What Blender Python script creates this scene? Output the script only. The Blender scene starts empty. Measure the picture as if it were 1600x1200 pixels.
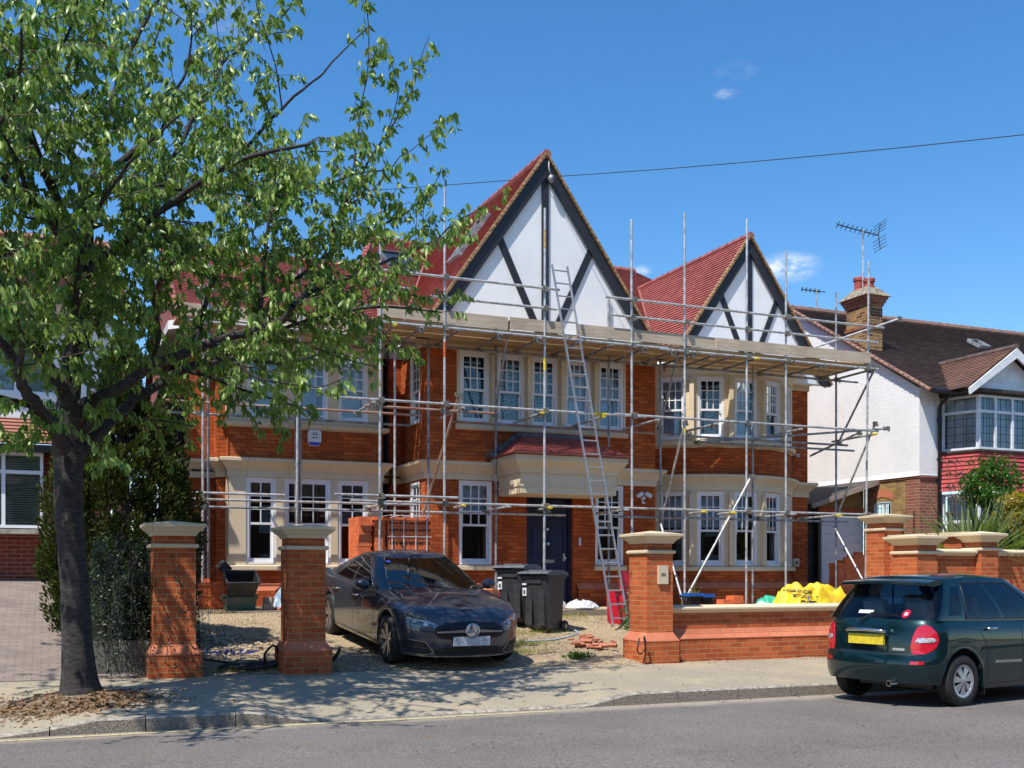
import bpy, bmesh, math, random
import numpy as np
from mathutils import Vector, Matrix
from mathutils.bvhtree import BVHTree
R=math.radians
SC=bpy.context.scene
COL=SC.collection
# ------------------------------------------------------------ camera, light
cam_d=bpy.data.cameras.new('camera'); cam=bpy.data.objects.new('camera',cam_d); COL.objects.link(cam)
cam_d.sensor_width=36; cam_d.lens=38.25; cam_d.shift_y=297/1600.; cam_d.clip_end=2000; cam_d.clip_start=.1
TH=math.atan(1700/4000.)
cam.location=(0,0,1.6); cam.rotation_euler=(math.pi/2,0,-TH)
SC.camera=cam
SUN=Vector((-.526,-.303,1.0)).normalized()
EL=math.asin(SUN.z); AZ=math.atan2(SUN.x,SUN.y)
sl=bpy.data.lights.new('sun','SUN'); sl.energy=4.6; sl.angle=R(.55); sl.color=(1,.95,.865)
so=bpy.data.objects.new('sun',sl); COL.objects.link(so); so.rotation_euler=SUN.to_track_quat('Z','Y').to_euler()
W=bpy.data.worlds.new("World"); SC.world=W; W.use_nodes=True
wt=W.node_tree; wt.nodes.clear()
def wn(t,**k):
    n=wt.nodes.new(t)
    for a,b in k.items(): setattr(n,a,b)
    return n
sky=wn('ShaderNodeTexSky',sky_type='NISHITA',sun_disc=False,sun_elevation=EL,sun_rotation=AZ,altitude=50,air_density=1.0,dust_density=.35,ozone_density=3.2)
bg=wn('ShaderNodeBackground'); bg.inputs[1].default_value=.138
wo=wn('ShaderNodeOutputWorld')
hs=wn('ShaderNodeHueSaturation'); hs.inputs['Saturation'].default_value=1.29
wt.links.new(sky.outputs[0],hs.inputs['Color'])
# a few small fair-weather clouds in the sky
tc=wn('ShaderNodeTexCoord'); nz=wn('ShaderNodeTexNoise'); nz.inputs['Scale'].default_value=26; nz.inputs['Detail'].default_value=8; nz.inputs['Roughness'].default_value=.62
mpn=wn('ShaderNodeMapping'); mpn.inputs['Scale'].default_value=(1,1,2.4)
wt.links.new(tc.outputs['Generated'],mpn.inputs[0]); wt.links.new(mpn.outputs[0],nz.inputs['Vector'])
def cdir(px,py):
    f=Vector((math.sin(TH),math.cos(TH),0)); r=Vector((math.cos(TH),-math.sin(TH),0))
    return (f+r*((px-800)/1700)+Vector((0,0,1))*((897-py)/1700)).normalized()
last=None
for px,py,rad,amp in [(1232,418,.034,1.3),(1136,145,.014,.6),(1150,112,.022,.22),(262+60,150,.05,.0),(25,190,.075,.8),(330,20,.05,.3),(1085,505,.02,.0),(1005,424,.016,.5)]:
    if amp==0: continue
    d=cdir(px,py)
    sub=wn('ShaderNodeVectorMath',operation='SUBTRACT'); sub.inputs[1].default_value=d
    nrm=wn('ShaderNodeVectorMath',operation='NORMALIZE'); wt.links.new(tc.outputs['Generated'],nrm.inputs[0])
    wt.links.new(nrm.outputs[0],sub.inputs[0])
    ms=wn('ShaderNodeVectorMath',operation='MULTIPLY'); ms.inputs[1].default_value=(1,1,2.2); wt.links.new(sub.outputs[0],ms.inputs[0])
    ln=wn('ShaderNodeVectorMath',operation='LENGTH'); wt.links.new(ms.outputs[0],ln.inputs[0])
    mr=wn('ShaderNodeMapRange',interpolation_type='SMOOTHSTEP'); mr.inputs[1].default_value=0; mr.inputs[2].default_value=rad; mr.inputs[3].default_value=amp; mr.inputs[4].default_value=0
    wt.links.new(ln.outputs['Value'],mr.inputs[0])
    if last is None: last=mr.outputs[0]
    else:
        ad=wn('ShaderNodeMath',operation='MAXIMUM'); wt.links.new(last,ad.inputs[0]); wt.links.new(mr.outputs[0],ad.inputs[1]); last=ad.outputs[0]
nr=wn('ShaderNodeMapRange',interpolation_type='SMOOTHSTEP'); nr.inputs[1].default_value=.36; nr.inputs[2].default_value=.68
wt.links.new(nz.outputs['Fac'],nr.inputs[0])
mu=wn('ShaderNodeMath',operation='MULTIPLY'); wt.links.new(last,mu.inputs[0]); wt.links.new(nr.outputs[0],mu.inputs[1])
mx=wn('ShaderNodeMixRGB'); mx.inputs[2].default_value=(6.2,6.3,6.5,1)
wt.links.new(mu.outputs[0],mx.inputs[0]); wt.links.new(hs.outputs[0],mx.inputs[1])
wt.links.new(mx.outputs[0],bg.inputs[0]); wt.links.new(bg.outputs[0],wo.inputs[0])
SC.view_settings.view_transform='Standard'; SC.view_settings.look='None'; SC.view_settings.exposure=.47; SC.view_settings.gamma=1
SC.cycles.max_bounces=6; SC.cycles.transparent_max_bounces=16

# ------------------------------------------------------------ materials
MAT={}
def newmat(name):
    m=bpy.data.materials.new(name); m.use_nodes=True; MAT[name]=m
    nt=m.node_tree; b=nt.nodes['Principled BSDF']
    return m,nt,b
def N(nt,t,**k):
    n=nt.nodes.new(t)
    for a,b in k.items(): setattr(n,a,b)
    return n
def mixc(nt,fac,a,b,mode='MIX'):
    n=N(nt,'ShaderNodeMixRGB',blend_type=mode)
    for i,v in enumerate((fac,a,b)):
        if isinstance(v,bpy.types.NodeSocket): nt.links.new(v,n.inputs[i])
        elif i==0: n.inputs[0].default_value=v
        else: n.inputs[i].default_value=(*v,1)
    return n.outputs[0]
def noise(nt,scale,detail=4,rough=.6,coord='Object',mscale=None,out='Fac'):
    t=N(nt,'ShaderNodeTexCoord'); n=N(nt,'ShaderNodeTexNoise'); n.inputs['Scale'].default_value=scale; n.inputs['Detail'].default_value=detail; n.inputs['Roughness'].default_value=rough
    if mscale:
        mp=N(nt,'ShaderNodeMapping'); mp.inputs['Scale'].default_value=mscale; nt.links.new(t.outputs[coord],mp.inputs[0]); nt.links.new(mp.outputs[0],n.inputs['Vector'])
    else: nt.links.new(t.outputs[coord],n.inputs['Vector'])
    return n.outputs[out]
def ramp(nt,f,a,b,c0=0,c1=1):
    n=N(nt,'ShaderNodeMapRange',interpolation_type='SMOOTHSTEP'); n.inputs[1].default_value=a; n.inputs[2].default_value=b; n.inputs[3].default_value=c0; n.inputs[4].default_value=c1
    nt.links.new(f,n.inputs[0]); return n.outputs[0]
def bump(nt,b,h,strength=.3,dist=.01):
    n=N(nt,'ShaderNodeBump'); n.inputs['Strength'].default_value=strength; n.inputs['Distance'].default_value=dist
    nt.links.new(h,n.inputs['Height']); nt.links.new(n.outputs[0],b.inputs['Normal'])
def simple(name,col,rough=.6,metal=0,var=.15,scale=6,bmp=0,bscale=60,spec=.5,coat=0,col2=None,bd=.004,detail=5):
    m,nt,b=newmat(name)
    b.inputs['Roughness'].default_value=rough; b.inputs['Metallic'].default_value=metal
    b.inputs['Specular IOR Level'].default_value=spec
    if coat: b.inputs['Coat Weight'].default_value=coat; b.inputs['Coat Roughness'].default_value=.03
    c2=col2 or tuple(c*(1-var*2) for c in col); c1=col if col2 else tuple(min(1,c*(1+var*.6)) for c in col)
    f=ramp(nt,noise(nt,scale,detail),.3,.7)
    nt.links.new(mixc(nt,f,c2,c1),b.inputs['Base Color'])
    if bmp: bump(nt,b,noise(nt,bscale,4),bmp,bd)
    return m
def brickmat(name,c1,c2,mortar,ms=.006,bw=.225,rh=.075,dirt=.0,tone=.35,bumpd=.006,patch=None):
    m,nt,b=newmat(name)
    uv=N(nt,'ShaderNodeUVMap',uv_map='UVMap'); t=N(nt,'ShaderNodeTexBrick'); nt.links.new(uv.outputs[0],t.inputs['Vector'])
    t.offset=.5; t.inputs['Scale'].default_value=1; t.inputs['Brick Width'].default_value=bw; t.inputs['Row Height'].default_value=rh
    t.inputs['Mortar Size'].default_value=ms; t.inputs['Mortar Smooth'].default_value=.25; t.inputs['Bias'].default_value=0
    t.inputs['Color1'].default_value=(*c1,1); t.inputs['Color2'].default_value=(*c2,1); t.inputs['Mortar'].default_value=(*mortar,1)
    n1=noise(nt,1.3,4); n2=noise(nt,45,4,.7)
    c=mixc(nt,ramp(nt,n1,.3,.75,0,tone),t.outputs['Color'],(.42,.42,.42),'MULTIPLY')
    c=mixc(nt,ramp(nt,n2,.35,.75,0,.35),c,(.55,.5,.48),'MULTIPLY')
    if patch: c=mixc(nt,ramp(nt,noise(nt,2.6,6,.7),.6,.72,0,.6),c,patch)
    nt.links.new(c,b.inputs['Base Color']); b.inputs['Roughness'].default_value=.88
    b.inputs['Specular IOR Level'].default_value=.2
    inv=N(nt,'ShaderNodeMath',operation='SUBTRACT'); inv.inputs[0].default_value=1; nt.links.new(t.outputs['Fac'],inv.inputs[1])
    ad=N(nt,'ShaderNodeMath',operation='ADD'); sm=N(nt,'ShaderNodeMath',operation='MULTIPLY'); sm.inputs[1].default_value=.35
    nt.links.new(n2,sm.inputs[0]); nt.links.new(inv.outputs[0],ad.inputs[0]); nt.links.new(sm.outputs[0],ad.inputs[1])
    bump(nt,b,ad.outputs[0],.7,bumpd)
    return m
brickmat('brick_house',(.62,.145,.036),(.38,.072,.020),(.20,.075,.035),.0062,tone=.5)
brickmat('brick_side',(.52,.13,.032),(.38,.085,.024),(.30,.17,.09),.0042)
brickmat('brick_wall',(.62,.150,.050),(.42,.085,.030),(.46,.29,.13),.0058,tone=.4)
brickmat('brick_old',(.34,.13,.075),(.24,.08,.05),(.42,.36,.30),.006)
brickmat('brick_yellow',(.46,.30,.10),(.30,.17,.07),(.36,.30,.20),.006,tone=.6)
brickmat('brick_chimney',(.40,.23,.08),(.13,.055,.03),(.42,.34,.22),.008,tone=.6)
brickmat('brick_left',(.33,.075,.045),(.24,.055,.035),(.42,.30,.24),.006)
brickmat('soldier',(.50,.14,.05),(.36,.09,.035),(.30,.17,.10),.005,bw=.075,rh=.225)
brickmat('splay',(.62,.22,.12),(.54,.17,.09),(.40,.22,.13),.004,bw=.225,rh=.5)
brickmat('paving',(.29,.235,.20),(.23,.19,.165),(.18,.14,.12),.005,bw=.2,rh=.1,tone=.4)
brickmat('slate_side',(.10,.09,.085),(.07,.06,.06),(.02,.02,.02),.006,bw=.25,rh=.16)
def tilemat(name,c1,c2,moss=None,bw=.17):
    m,nt,b=newmat(name)
    uv=N(nt,'ShaderNodeUVMap',uv_map='UVMap'); t=N(nt,'ShaderNodeTexBrick'); nt.links.new(uv.outputs[0],t.inputs['Vector'])
    t.offset=.5; t.inputs['Scale'].default_value=1; t.inputs['Brick Width'].default_value=bw; t.inputs['Row Height'].default_value=.1
    t.inputs['Mortar Size'].default_value=.0022; t.inputs['Color1'].default_value=(*c1,1); t.inputs['Color2'].default_value=(*c2,1); t.inputs['Mortar'].default_value=(c2[0]*.35,c2[1]*.35,c2[2]*.35,1)
    c=mixc(nt,ramp(nt,noise(nt,1.1,5),.35,.7,0,.3),t.outputs['Color'],(.5,.5,.5),'MULTIPLY')
    if moss: c=mixc(nt,ramp(nt,noise(nt,3.1,8,.75),.48,.66,0,.75),c,moss)
    nt.links.new(c,b.inputs['Base Color']); b.inputs['Roughness'].default_value=.62; b.inputs['Specular IOR Level'].default_value=.35
    bump(nt,b,noise(nt,70,3),.3,.004); return m
tilemat('tile_red',(.40,.125,.105),(.29,.080,.070))
tilemat('tile_hung',(.50,.075,.075),(.42,.06,.06))
tilemat('tile_brown',(.17,.115,.095),(.105,.07,.06),(.075,.065,.055))
tilemat('tile_brown_left',(.30,.15,.10),(.20,.10,.07),(.17,.12,.09))
tilemat('tile_orange',(.42,.19,.13),(.34,.15,.10))
tilemat('tile_gablet',(.34,.19,.14),(.22,.12,.09),(.16,.12,.10))
def stonemat(name,c,c2):
    m,nt,b=newmat(name)
    uv=N(nt,'ShaderNodeUVMap',uv_map='UVMap'); t=N(nt,'ShaderNodeTexBrick'); nt.links.new(uv.outputs[0],t.inputs['Vector'])
    t.offset=.5; t.inputs['Scale'].default_value=1; t.inputs['Brick Width'].default_value=.78; t.inputs['Row Height'].default_value=5.3; t.inputs['Mortar Size'].default_value=.0035
    t.inputs['Color1'].default_value=(*c,1); t.inputs['Color2'].default_value=(c[0]*.93,c[1]*.9,c[2]*.86,1); t.inputs['Mortar'].default_value=(.36,.27,.16,1)
    k=mixc(nt,ramp(nt,noise(nt,2.2,6),.35,.72,0,.55),t.outputs['Color'],c2)
    k=mixc(nt,ramp(nt,noise(nt,150,2),.3,.8,0,.18),k,(.5,.45,.4),'MULTIPLY')
    nt.links.new(k,b.inputs['Base Color']); b.inputs['Roughness'].default_value=.85; b.inputs['Specular IOR Level'].default_value=.25
    bump(nt,b,noise(nt,160,3),.2,.002); return m
stonemat('stone',(.72,.61,.44),(.64,.50,.31))
stonemat('coping',(.68,.57,.40),(.60,.47,.30))
simple('render_white',(.80,.80,.80),.85,var=.03,scale=1.5,bmp=.15,bscale=220)
def pebbledash():
    m,nt,b=newmat('pebbledash')
    c=mixc(nt,ramp(nt,noise(nt,.9,6,.7),.35,.75,0,.5),(.84,.84,.83),(.66,.66,.66))
    v=N(nt,'ShaderNodeTexVoronoi'); v.inputs['Scale'].default_value=48; tcn=N(nt,'ShaderNodeTexCoord'); nt.links.new(tcn.outputs['Object'],v.inputs['Vector'])
    c=mixc(nt,ramp(nt,noise(nt,30,3),.62,.72,0,.4),c,(.5,.5,.5))
    nt.links.new(c,b.inputs['Base Color']); b.inputs['Roughness'].default_value=.9
    bump(nt,b,v.outputs['Distance'],.55,.014)
pebbledash()
simple('timber_black',(.018,.017,.022),.5,var=.1,bmp=.1)
simple('verge_mortar',(.40,.24,.115),.85,var=.3,scale=14,bmp=.4,bscale=40)
simple('white_paint',(.80,.80,.82),.35,var=.03,scale=3)
simple('upvc',(.82,.83,.85),.3,var=.02,scale=3)
simple('timber_white',(.74,.75,.76),.5,var=.08,scale=5)
simple('door_navy',(.005,.010,.045),.4,var=.06,scale=4,spec=.5)
simple('gutter_black',(.012,.012,.014),.35,var=.2)
simple('lead',(.13,.14,.155),.55,metal=.2,var=.2)
simple('chrome',(.62,.62,.63),.22,metal=1,var=.05)
simple('galv',(.53,.53,.53),.42,metal=.35,var=.22,scale=9,detail=8)
simple('galv_dull',(.34,.345,.36),.5,metal=.35,var=.3,scale=7,detail=8)
simple('galv_rust',(.40,.34,.30),.55,metal=.5,scale=4,col2=(.34,.13,.07))
simple('coupler',(.34,.30,.24),.5,metal=.6,var=.35,scale=30)
simple('yellow_paint',(.72,.55,.04),.5,var=.2,scale=20)
simple('orange_tape',(.55,.10,.03),.55,var=.2,scale=20)
simple('alu',(.46,.47,.48),.35,metal=.7,var=.08)
def plankmat(name,a,b_,sx=(1,14,14)):
    m,nt,b=newmat(name)
    f=ramp(nt,noise(nt,2.2,8,.7,mscale=sx),.3,.72)
    c=mixc(nt,f,b_,a); c=mixc(nt,ramp(nt,noise(nt,1.1,3),.4,.7,0,.4),c,(.5,.47,.42),'MULTIPLY')
    nt.links.new(c,b.inputs['Base Color']); b.inputs['Roughness'].default_value=.85; bump(nt,b,f,.25,.004)
plankmat('plank',(.60,.48,.36),(.42,.32,.22))
plankmat('plank_under',(.60,.42,.22),(.42,.28,.14))
plankmat('plank_grey',(.36,.30,.24),(.22,.17,.13))
# glass
def glassmat(name,tint,ior=1.7,rough=0.0,gl=(1,1,1)):
    m,nt,b=newmat(name); nt.nodes.remove(b); o=nt.nodes['Material Output']
    t=N(nt,'ShaderNodeBsdfTransparent'); t.inputs[0].default_value=(*tint,1)
    g=N(nt,'ShaderNodeBsdfGlossy'); g.inputs['Roughness'].default_value=rough; g.inputs[0].default_value=(*gl,1)
    f=N(nt,'ShaderNodeFresnel'); f.inputs['IOR'].default_value=ior
    x=N(nt,'ShaderNodeMixShader'); nt.links.new(f.outputs[0],x.inputs[0]); nt.links.new(t.outputs[0],x.inputs[1]); nt.links.new(g.outputs[0],x.inputs[2]); nt.links.new(x.outputs[0],o.inputs[0])
    bp=N(nt,'ShaderNodeBump'); bp.inputs['Strength'].default_value=.06; bp.inputs['Distance'].default_value=.01
    nt.links.new(noise(nt,1.4,2),bp.inputs['Height']); nt.links.new(bp.outputs[0],g.inputs['Normal'])
glassmat('glass',(.82,.88,.90),1.75)
glassmat('car_glass',(.30,.36,.38),1.62)
glassmat('car_glass_clear',(.45,.52,.55),1.85)
glassmat('hatch_glass',(.80,.85,.86),1.45)
glassmat('lamp_glass',(.8,.82,.85),1.5)
simple('curtain',(.70,.82,.92),.8,var=.12,scale=3)
simple('curtain_and_reflection',(.74,.80,.84),.8,var=.12,scale=3)  # white curtains; also painted-in reflections behind some ground-floor panes
simple('curtain_green',(.42,.60,.64),.85,var=.5,scale=30)
simple('blind',(.45,.50,.48),.7,var=.1)
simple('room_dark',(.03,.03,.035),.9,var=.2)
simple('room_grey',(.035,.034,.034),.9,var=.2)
# ground
def asphalt():
    m,nt,b=newmat('asphalt')
    n1=noise(nt,42,5,.9); n2=noise(nt,.7,6,.6); n3=noise(nt,38,3,.7)
    c=mixc(nt,ramp(nt,n1,.36,.64),(.058,.052,.048),(.285,.255,.235))
    c=mixc(nt,ramp(nt,n3,.3,.7,0,.5),c,(.13,.116,.107))
    c=mixc(nt,ramp(nt,n2,.35,.7,0,.5),c,(.65,.62,.60),'MULTIPLY')
    n4=noise(nt,30,2,.5); c=mixc(nt,ramp(nt,n4,.72,.76,0,.8),c,(.42,.40,.36))
    # pale worn streaks and a dusty strip towards the kerb
    sp=N(nt,'ShaderNodeSeparateXYZ'); t=N(nt,'ShaderNodeTexCoord'); nt.links.new(t.outputs['Object'],sp.inputs[0])
    wv=N(nt,'ShaderNodeMath',operation='MULTIPLY_ADD'); nt.links.new(noise(nt,1.3,5,.7),wv.inputs[0]); wv.inputs[1].default_value=.5; nt.links.new(sp.outputs['Y'],wv.inputs[2])
    c=mixc(nt,ramp(nt,wv.outputs[0],11.35,11.75,0,.8),c,(.33,.28,.22))
    cr=N(nt,'ShaderNodeTexVoronoi',feature='DISTANCE_TO_EDGE'); cr.inputs['Scale'].default_value=.33
    mp=N(nt,'ShaderNodeMapping'); mp.inputs['Scale'].default_value=(.7,1.6,1); mixv=N(nt,'ShaderNodeMixRGB'); mixv.inputs[0].default_value=.12
    nt.links.new(t.outputs['Object'],mp.inputs[0]); nt.links.new(mp.outputs[0],mixv.inputs[1]); nt.links.new(noise(nt,2.0,5,.7,out='Color'),mixv.inputs[2]); nt.links.new(mixv.outputs[0],cr.inputs['Vector'])
    c=mixc(nt,ramp(nt,cr.outputs['Distance'],.001,.003,.25,0),c,(.04,.04,.04))
    nt.links.new(c,b.inputs['Base Color']); b.inputs['Roughness'].default_value=.85; b.inputs['Specular IOR Level'].default_value=.3
    bump(nt,b,n1,.6,.006)
asphalt()
def pavement():
    m,nt,b=newmat('pavement')
    n1=noise(nt,45,5,.9); n2=noise(nt,.9,6,.65); n3=noise(nt,6,6,.7)
    c=mixc(nt,ramp(nt,n1,.36,.64),(.19,.165,.122),(.385,.33,.24))
    c=mixc(nt,ramp(nt,n2,.45,.72,0,.5),c,(.46,.365,.22))
    c=mixc(nt,ramp(nt,n3,.5,.75,0,.4),c,(.20,.18,.16))
    c=mixc(nt,ramp(nt,noise(nt,1.7,3,.5),.70,.78,0,.5),c,(.55,.36,.16))
    nt.links.new(c,b.inputs['Base Color']); b.inputs['Roughness'].default_value=.9
    bump(nt,b,n1,.4,.005)
pavement()
simple('kerb',(.34,.29,.23),.9,scale=60,col2=(.12,.10,.085),bmp=1.0,bscale=60,bd=.02)
simple('kerb_top',(.36,.32,.26),.9,var=.3,scale=14,bmp=.4,bscale=120)
simple('yellow_line',(.58,.50,.26),.8,var=.2,scale=30,bmp=.2)
def gravel():
    m,nt,b=newmat('gravel')
    v=N(nt,'ShaderNodeTexVoronoi'); v.inputs['Scale'].default_value=34; t=N(nt,'ShaderNodeTexCoord'); nt.links.new(t.outputs['Object'],v.inputs['Vector'])
    hsv=N(nt,'ShaderNodeSeparateColor'); nt.links.new(v.outputs['Color'],hsv.inputs[0])
    c=mixc(nt,ramp(nt,hsv.outputs[0],0,1),(.52,.42,.28),(.27,.20,.125))
    c=mixc(nt,ramp(nt,hsv.outputs[1],.82,.9),c,(.16,.11,.08))
    c=mixc(nt,ramp(nt,noise(nt,.75,5,.6),.45,.62,0,.62),c,(.52,.41,.26))
    c=mixc(nt,ramp(nt,noise(nt,28,4,.8),.35,.65,0,.6),c,(.62,.58,.52),'MULTIPLY')
    c=mixc(nt,ramp(nt,noise(nt,1.6,6,.7),.56,.66,0,.45),c,(.24,.19,.13))
    nt.links.new(c,b.inputs['Base Color']); b.inputs['Roughness'].default_value=.95; b.inputs['Specular IOR Level'].default_value=.15
    ad=N(nt,'ShaderNodeMath',operation='ADD'); nt.links.new(v.outputs['Distance'],ad.inputs[0]); nt.links.new(noise(nt,9,6,.7),ad.inputs[1])
    bump(nt,b,ad.outputs[0],.9,.03)
gravel()
simple('soil',(.26,.19,.12),.95,scale=12,col2=(.12,.08,.05),bmp=.8,bscale=40,bd=.02)
simple('grassland',(.06,.10,.03),.95,scale=1.2,var=.4)
simple('concrete',(.20,.185,.16),.9,scale=3,col2=(.09,.085,.075),bmp=.5,bscale=40)
simple('concrete_slab',(.40,.36,.30),.9,var=.2,scale=8,bmp=.4,bscale=50)
simple('sand_slab',(.58,.46,.30),.95,var=.2,scale=6,bmp=.5,bscale=40)
simple('cobble',(.52,.42,.30),.9,scale=9,col2=(.28,.22,.16),bmp=.3)
# plants
def leafmat(name,c1,c2,tr=.45,scale=7,rough=.4,c3=None,spec=.5):
    m,nt,b=newmat(name); o=nt.nodes['Material Output']
    c=mixc(nt,ramp(nt,noise(nt,scale,3,.6),.3,.7),c1,c2)
    g=N(nt,'ShaderNodeNewGeometry'); c=mixc(nt,ramp(nt,g.outputs['Random Per Island'],0,1,0,.5),c,c3 or tuple(x*1.9 for x in c1))
    nt.links.new(c,b.inputs['Base Color']); b.inputs['Roughness'].default_value=rough; b.inputs['Specular IOR Level'].default_value=spec
    t=N(nt,'ShaderNodeBsdfTranslucent'); c5=mixc(nt,1,c,(1.6,1.9,.5),'MULTIPLY'); nt.links.new(c5,t.inputs[0])
    x=N(nt,'ShaderNodeMixShader'); x.inputs[0].default_value=tr
    nt.links.new(b.outputs[0],x.inputs[1]); nt.links.new(t.outputs[0],x.inputs[2]); nt.links.new(x.outputs[0],o.inputs[0])
leafmat('leaf_cherry',(.175,.285,.045),(.04,.11,.02),.24,c3=(.36,.42,.13),rough=.36,scale=11,spec=.35)
leafmat('leaf_conifer',(.045,.068,.014),(.008,.017,.006),.12,scale=3,rough=.6,c3=(.12,.13,.02),spec=.2)
leafmat('leaf_dark',(.030,.060,.026),(.014,.028,.016),.2,rough=.4,c3=(.06,.09,.04))
leafmat('leaf_ivy',(.04,.10,.015),(.02,.05,.01),.3,rough=.35)
leafmat('leaf_phormium',(.10,.15,.05),(.045,.085,.025),.3,scale=14,rough=.35,c3=(.30,.32,.12))
leafmat('leaf_shrub',(.045,.13,.015),(.03,.08,.01),.35,scale=9,c3=(.10,.20,.02))
leafmat('leaf_yellow',(.36,.27,.04),(.20,.20,.03),.35,scale=9,c3=(.5,.32,.06))
leafmat('grass_dry',(.30,.27,.08),(.16,.20,.05),.35,scale=9,c3=(.42,.38,.14))
leafmat('dead_leaf',(.20,.10,.045),(.10,.05,.022),.15,scale=9,rough=.8,c3=(.34,.20,.09))
def barkmat():
    m,nt,b=newmat('bark')
    n=noise(nt,5,8,.75,mscale=(1,1,2.6)); n2=noise(nt,13,7,.82,mscale=(1,1,2.4))
    c=mixc(nt,ramp(nt,n2,.35,.65),(.010,.008,.008),(.072,.060,.054))
    c=mixc(nt,ramp(nt,n,.55,.7,0,.45),c,(.12,.105,.095))
    c=mixc(nt,ramp(nt,noise(nt,1.8,5),.60,.70,0,.45),c,(.11,.12,.04))
    nt.links.new(c,b.inputs['Base Color']); b.inputs['Roughness'].default_value=.85; bump(nt,b,n2,1.0,.03)
barkmat()
simple('tan_paint',(.46,.32,.12),.6,var=.2,scale=20)
simple('rubble_brick',(.50,.19,.11),.9,scale=9,col2=(.34,.13,.08),bmp=.4)
simple('twig_dark',(.035,.028,.024),.8,var=.3,scale=5)
simple('twig',(.13,.085,.065),.8,var=.3,scale=5)
# objects
def paint(name,c,flake,dust=0):
    m,nt,b=newmat(name)
    v=N(nt,'ShaderNodeTexVoronoi'); v.inputs['Scale'].default_value=900; t=N(nt,'ShaderNodeTexCoord'); nt.links.new(t.outputs['Object'],v.inputs['Vector'])
    s=N(nt,'ShaderNodeSeparateColor'); nt.links.new(v.outputs['Color'],s.inputs[0])
    k=mixc(nt,ramp(nt,s.outputs[0],.3,1,0,.6),c,flake)
    k=mixc(nt,ramp(nt,noise(nt,5,8,.75),.45,.8,0,dust),k,(.34,.30,.24))
    nt.links.new(k,b.inputs['Base Color']); b.inputs['Metallic'].default_value=.4; b.inputs['Roughness'].default_value=.3
    b.inputs['Coat Weight'].default_value=1; b.inputs['Coat Roughness'].default_value=.03; b.inputs['Specular IOR Level'].default_value=.12
paint('paint_grey',(.030,.034,.048),(.085,.10,.15),.14)
paint('paint_green',(.0015,.012,.016),(.004,.045,.050),.02)
simple('car_black',(.008,.008,.009),.35,var=.2)
simple('shut_line',(.003,.003,.003),.6,var=0)
simple('rubber',(.018,.017,.017),.75,var=.3,scale=20,bmp=.2)
simple('alloy',(.42,.40,.39),.30,metal=.9,var=.08)
simple('hubcap',(.46,.47,.49),.35,metal=.6,var=.08)
simple('lamp_red',(.50,.008,.025),.12,var=.06,scale=5,coat=.8)
simple('lamp_clear',(.60,.60,.62),.12,metal=.4,var=.2,scale=40,coat=.8)
simple('lamp_dark',(.13,.15,.17),.12,metal=.6,scale=22,col2=(.03,.035,.04),coat=1)
simple('lamp_amber',(.14,.075,.06),.2,var=.2,scale=30,coat=1)
simple('plate_yellow',(.78,.58,.02),.5,scale=28,col2=(.55,.42,.03))
simple('plate_white',(.62,.63,.66),.5,scale=26,col2=(.36,.37,.40))
simple('grille',(.012,.012,.014),.35,metal=.4,var=.4,scale=80)
simple('seat',(.17,.17,.18),.85,var=.2)
simple('cabin',(.02,.02,.022),.8,var=.2)
simple('bin_plastic',(.04,.041,.045),.45,var=.2,scale=14,bmp=.15,bscale=90)
simple('bin_lid_sunlit',(.12,.13,.145),.4,var=.2,scale=14)  # paler than the body: the lid's sunlit look is put into its colour
simple('sticker',(.70,.72,.75),.5,var=.05)
simple('ink',(.02,.02,.025),.6,var=.1)
simple('blue_ink',(.03,.06,.45),.5,var=.1)
simple('box_black',(.03,.03,.035),.5,var=.35,scale=5)
simple('box_green',(.02,.11,.07),.55,scale=3,col2=(.12,.13,.10))
simple('lid_blue',(.01,.12,.42),.4,var=.15)
simple('red_plastic',(.62,.01,.03),.35,var=.12,scale=4)
simple('bag_white',(.62,.62,.64),.7,var=.12,scale=7)
simple('tarp_blue',(.05,.12,.25),.5,scale=12,col2=(.38,.46,.50))
simple('tarp_navy',(.012,.03,.16),.45,var=.3,scale=7)
simple('sheet_green',(.03,.42,.26),.5,var=.25,scale=9)
def bagmat():
    m,nt,b=newmat('bag_yellow')
    n=noise(nt,4,4); c=mixc(nt,ramp(nt,n,.3,.7),(.84,.60,.015),(.66,.44,.02))
    nt.links.new(c,b.inputs['Base Color']); b.inputs['Roughness'].default_value=.5; bump(nt,b,noise(nt,7,6,.6),.5,.05)
bagmat()
def holebrick():
    m,nt,b=newmat('brick_loose')
    c=mixc(nt,ramp(nt,noise(nt,5,5),.3,.7),(.78,.19,.055),(.58,.11,.035))
    nt.links.new(c,b.inputs['Base Color']); b.inputs['Roughness'].default_value=.8; bump(nt,b,noise(nt,80,3),.3,.004)
holebrick()
simple('hole_black',(.012,.006,.005),.9,var=.1)
simple('wrap_white',(.70,.70,.72),.4,var=.1)
simple('terracotta',(.40,.075,.05),.7,var=.2,scale=8)
simple('wire_black',(.01,.01,.012),.5,var=.1)
simple('hose',(.35,.48,.58),.45,var=.2)
simple('cable_black',(.015,.014,.014),.5,var=.2)
simple('flaunching',(.30,.25,.18),.9,var=.3,scale=9,bmp=.4,bscale=40)
simple('garage_white',(.72,.72,.76),.4,var=.04)
simple('fence_dark',(.07,.05,.04),.8,var=.3,bmp=.2)

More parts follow.
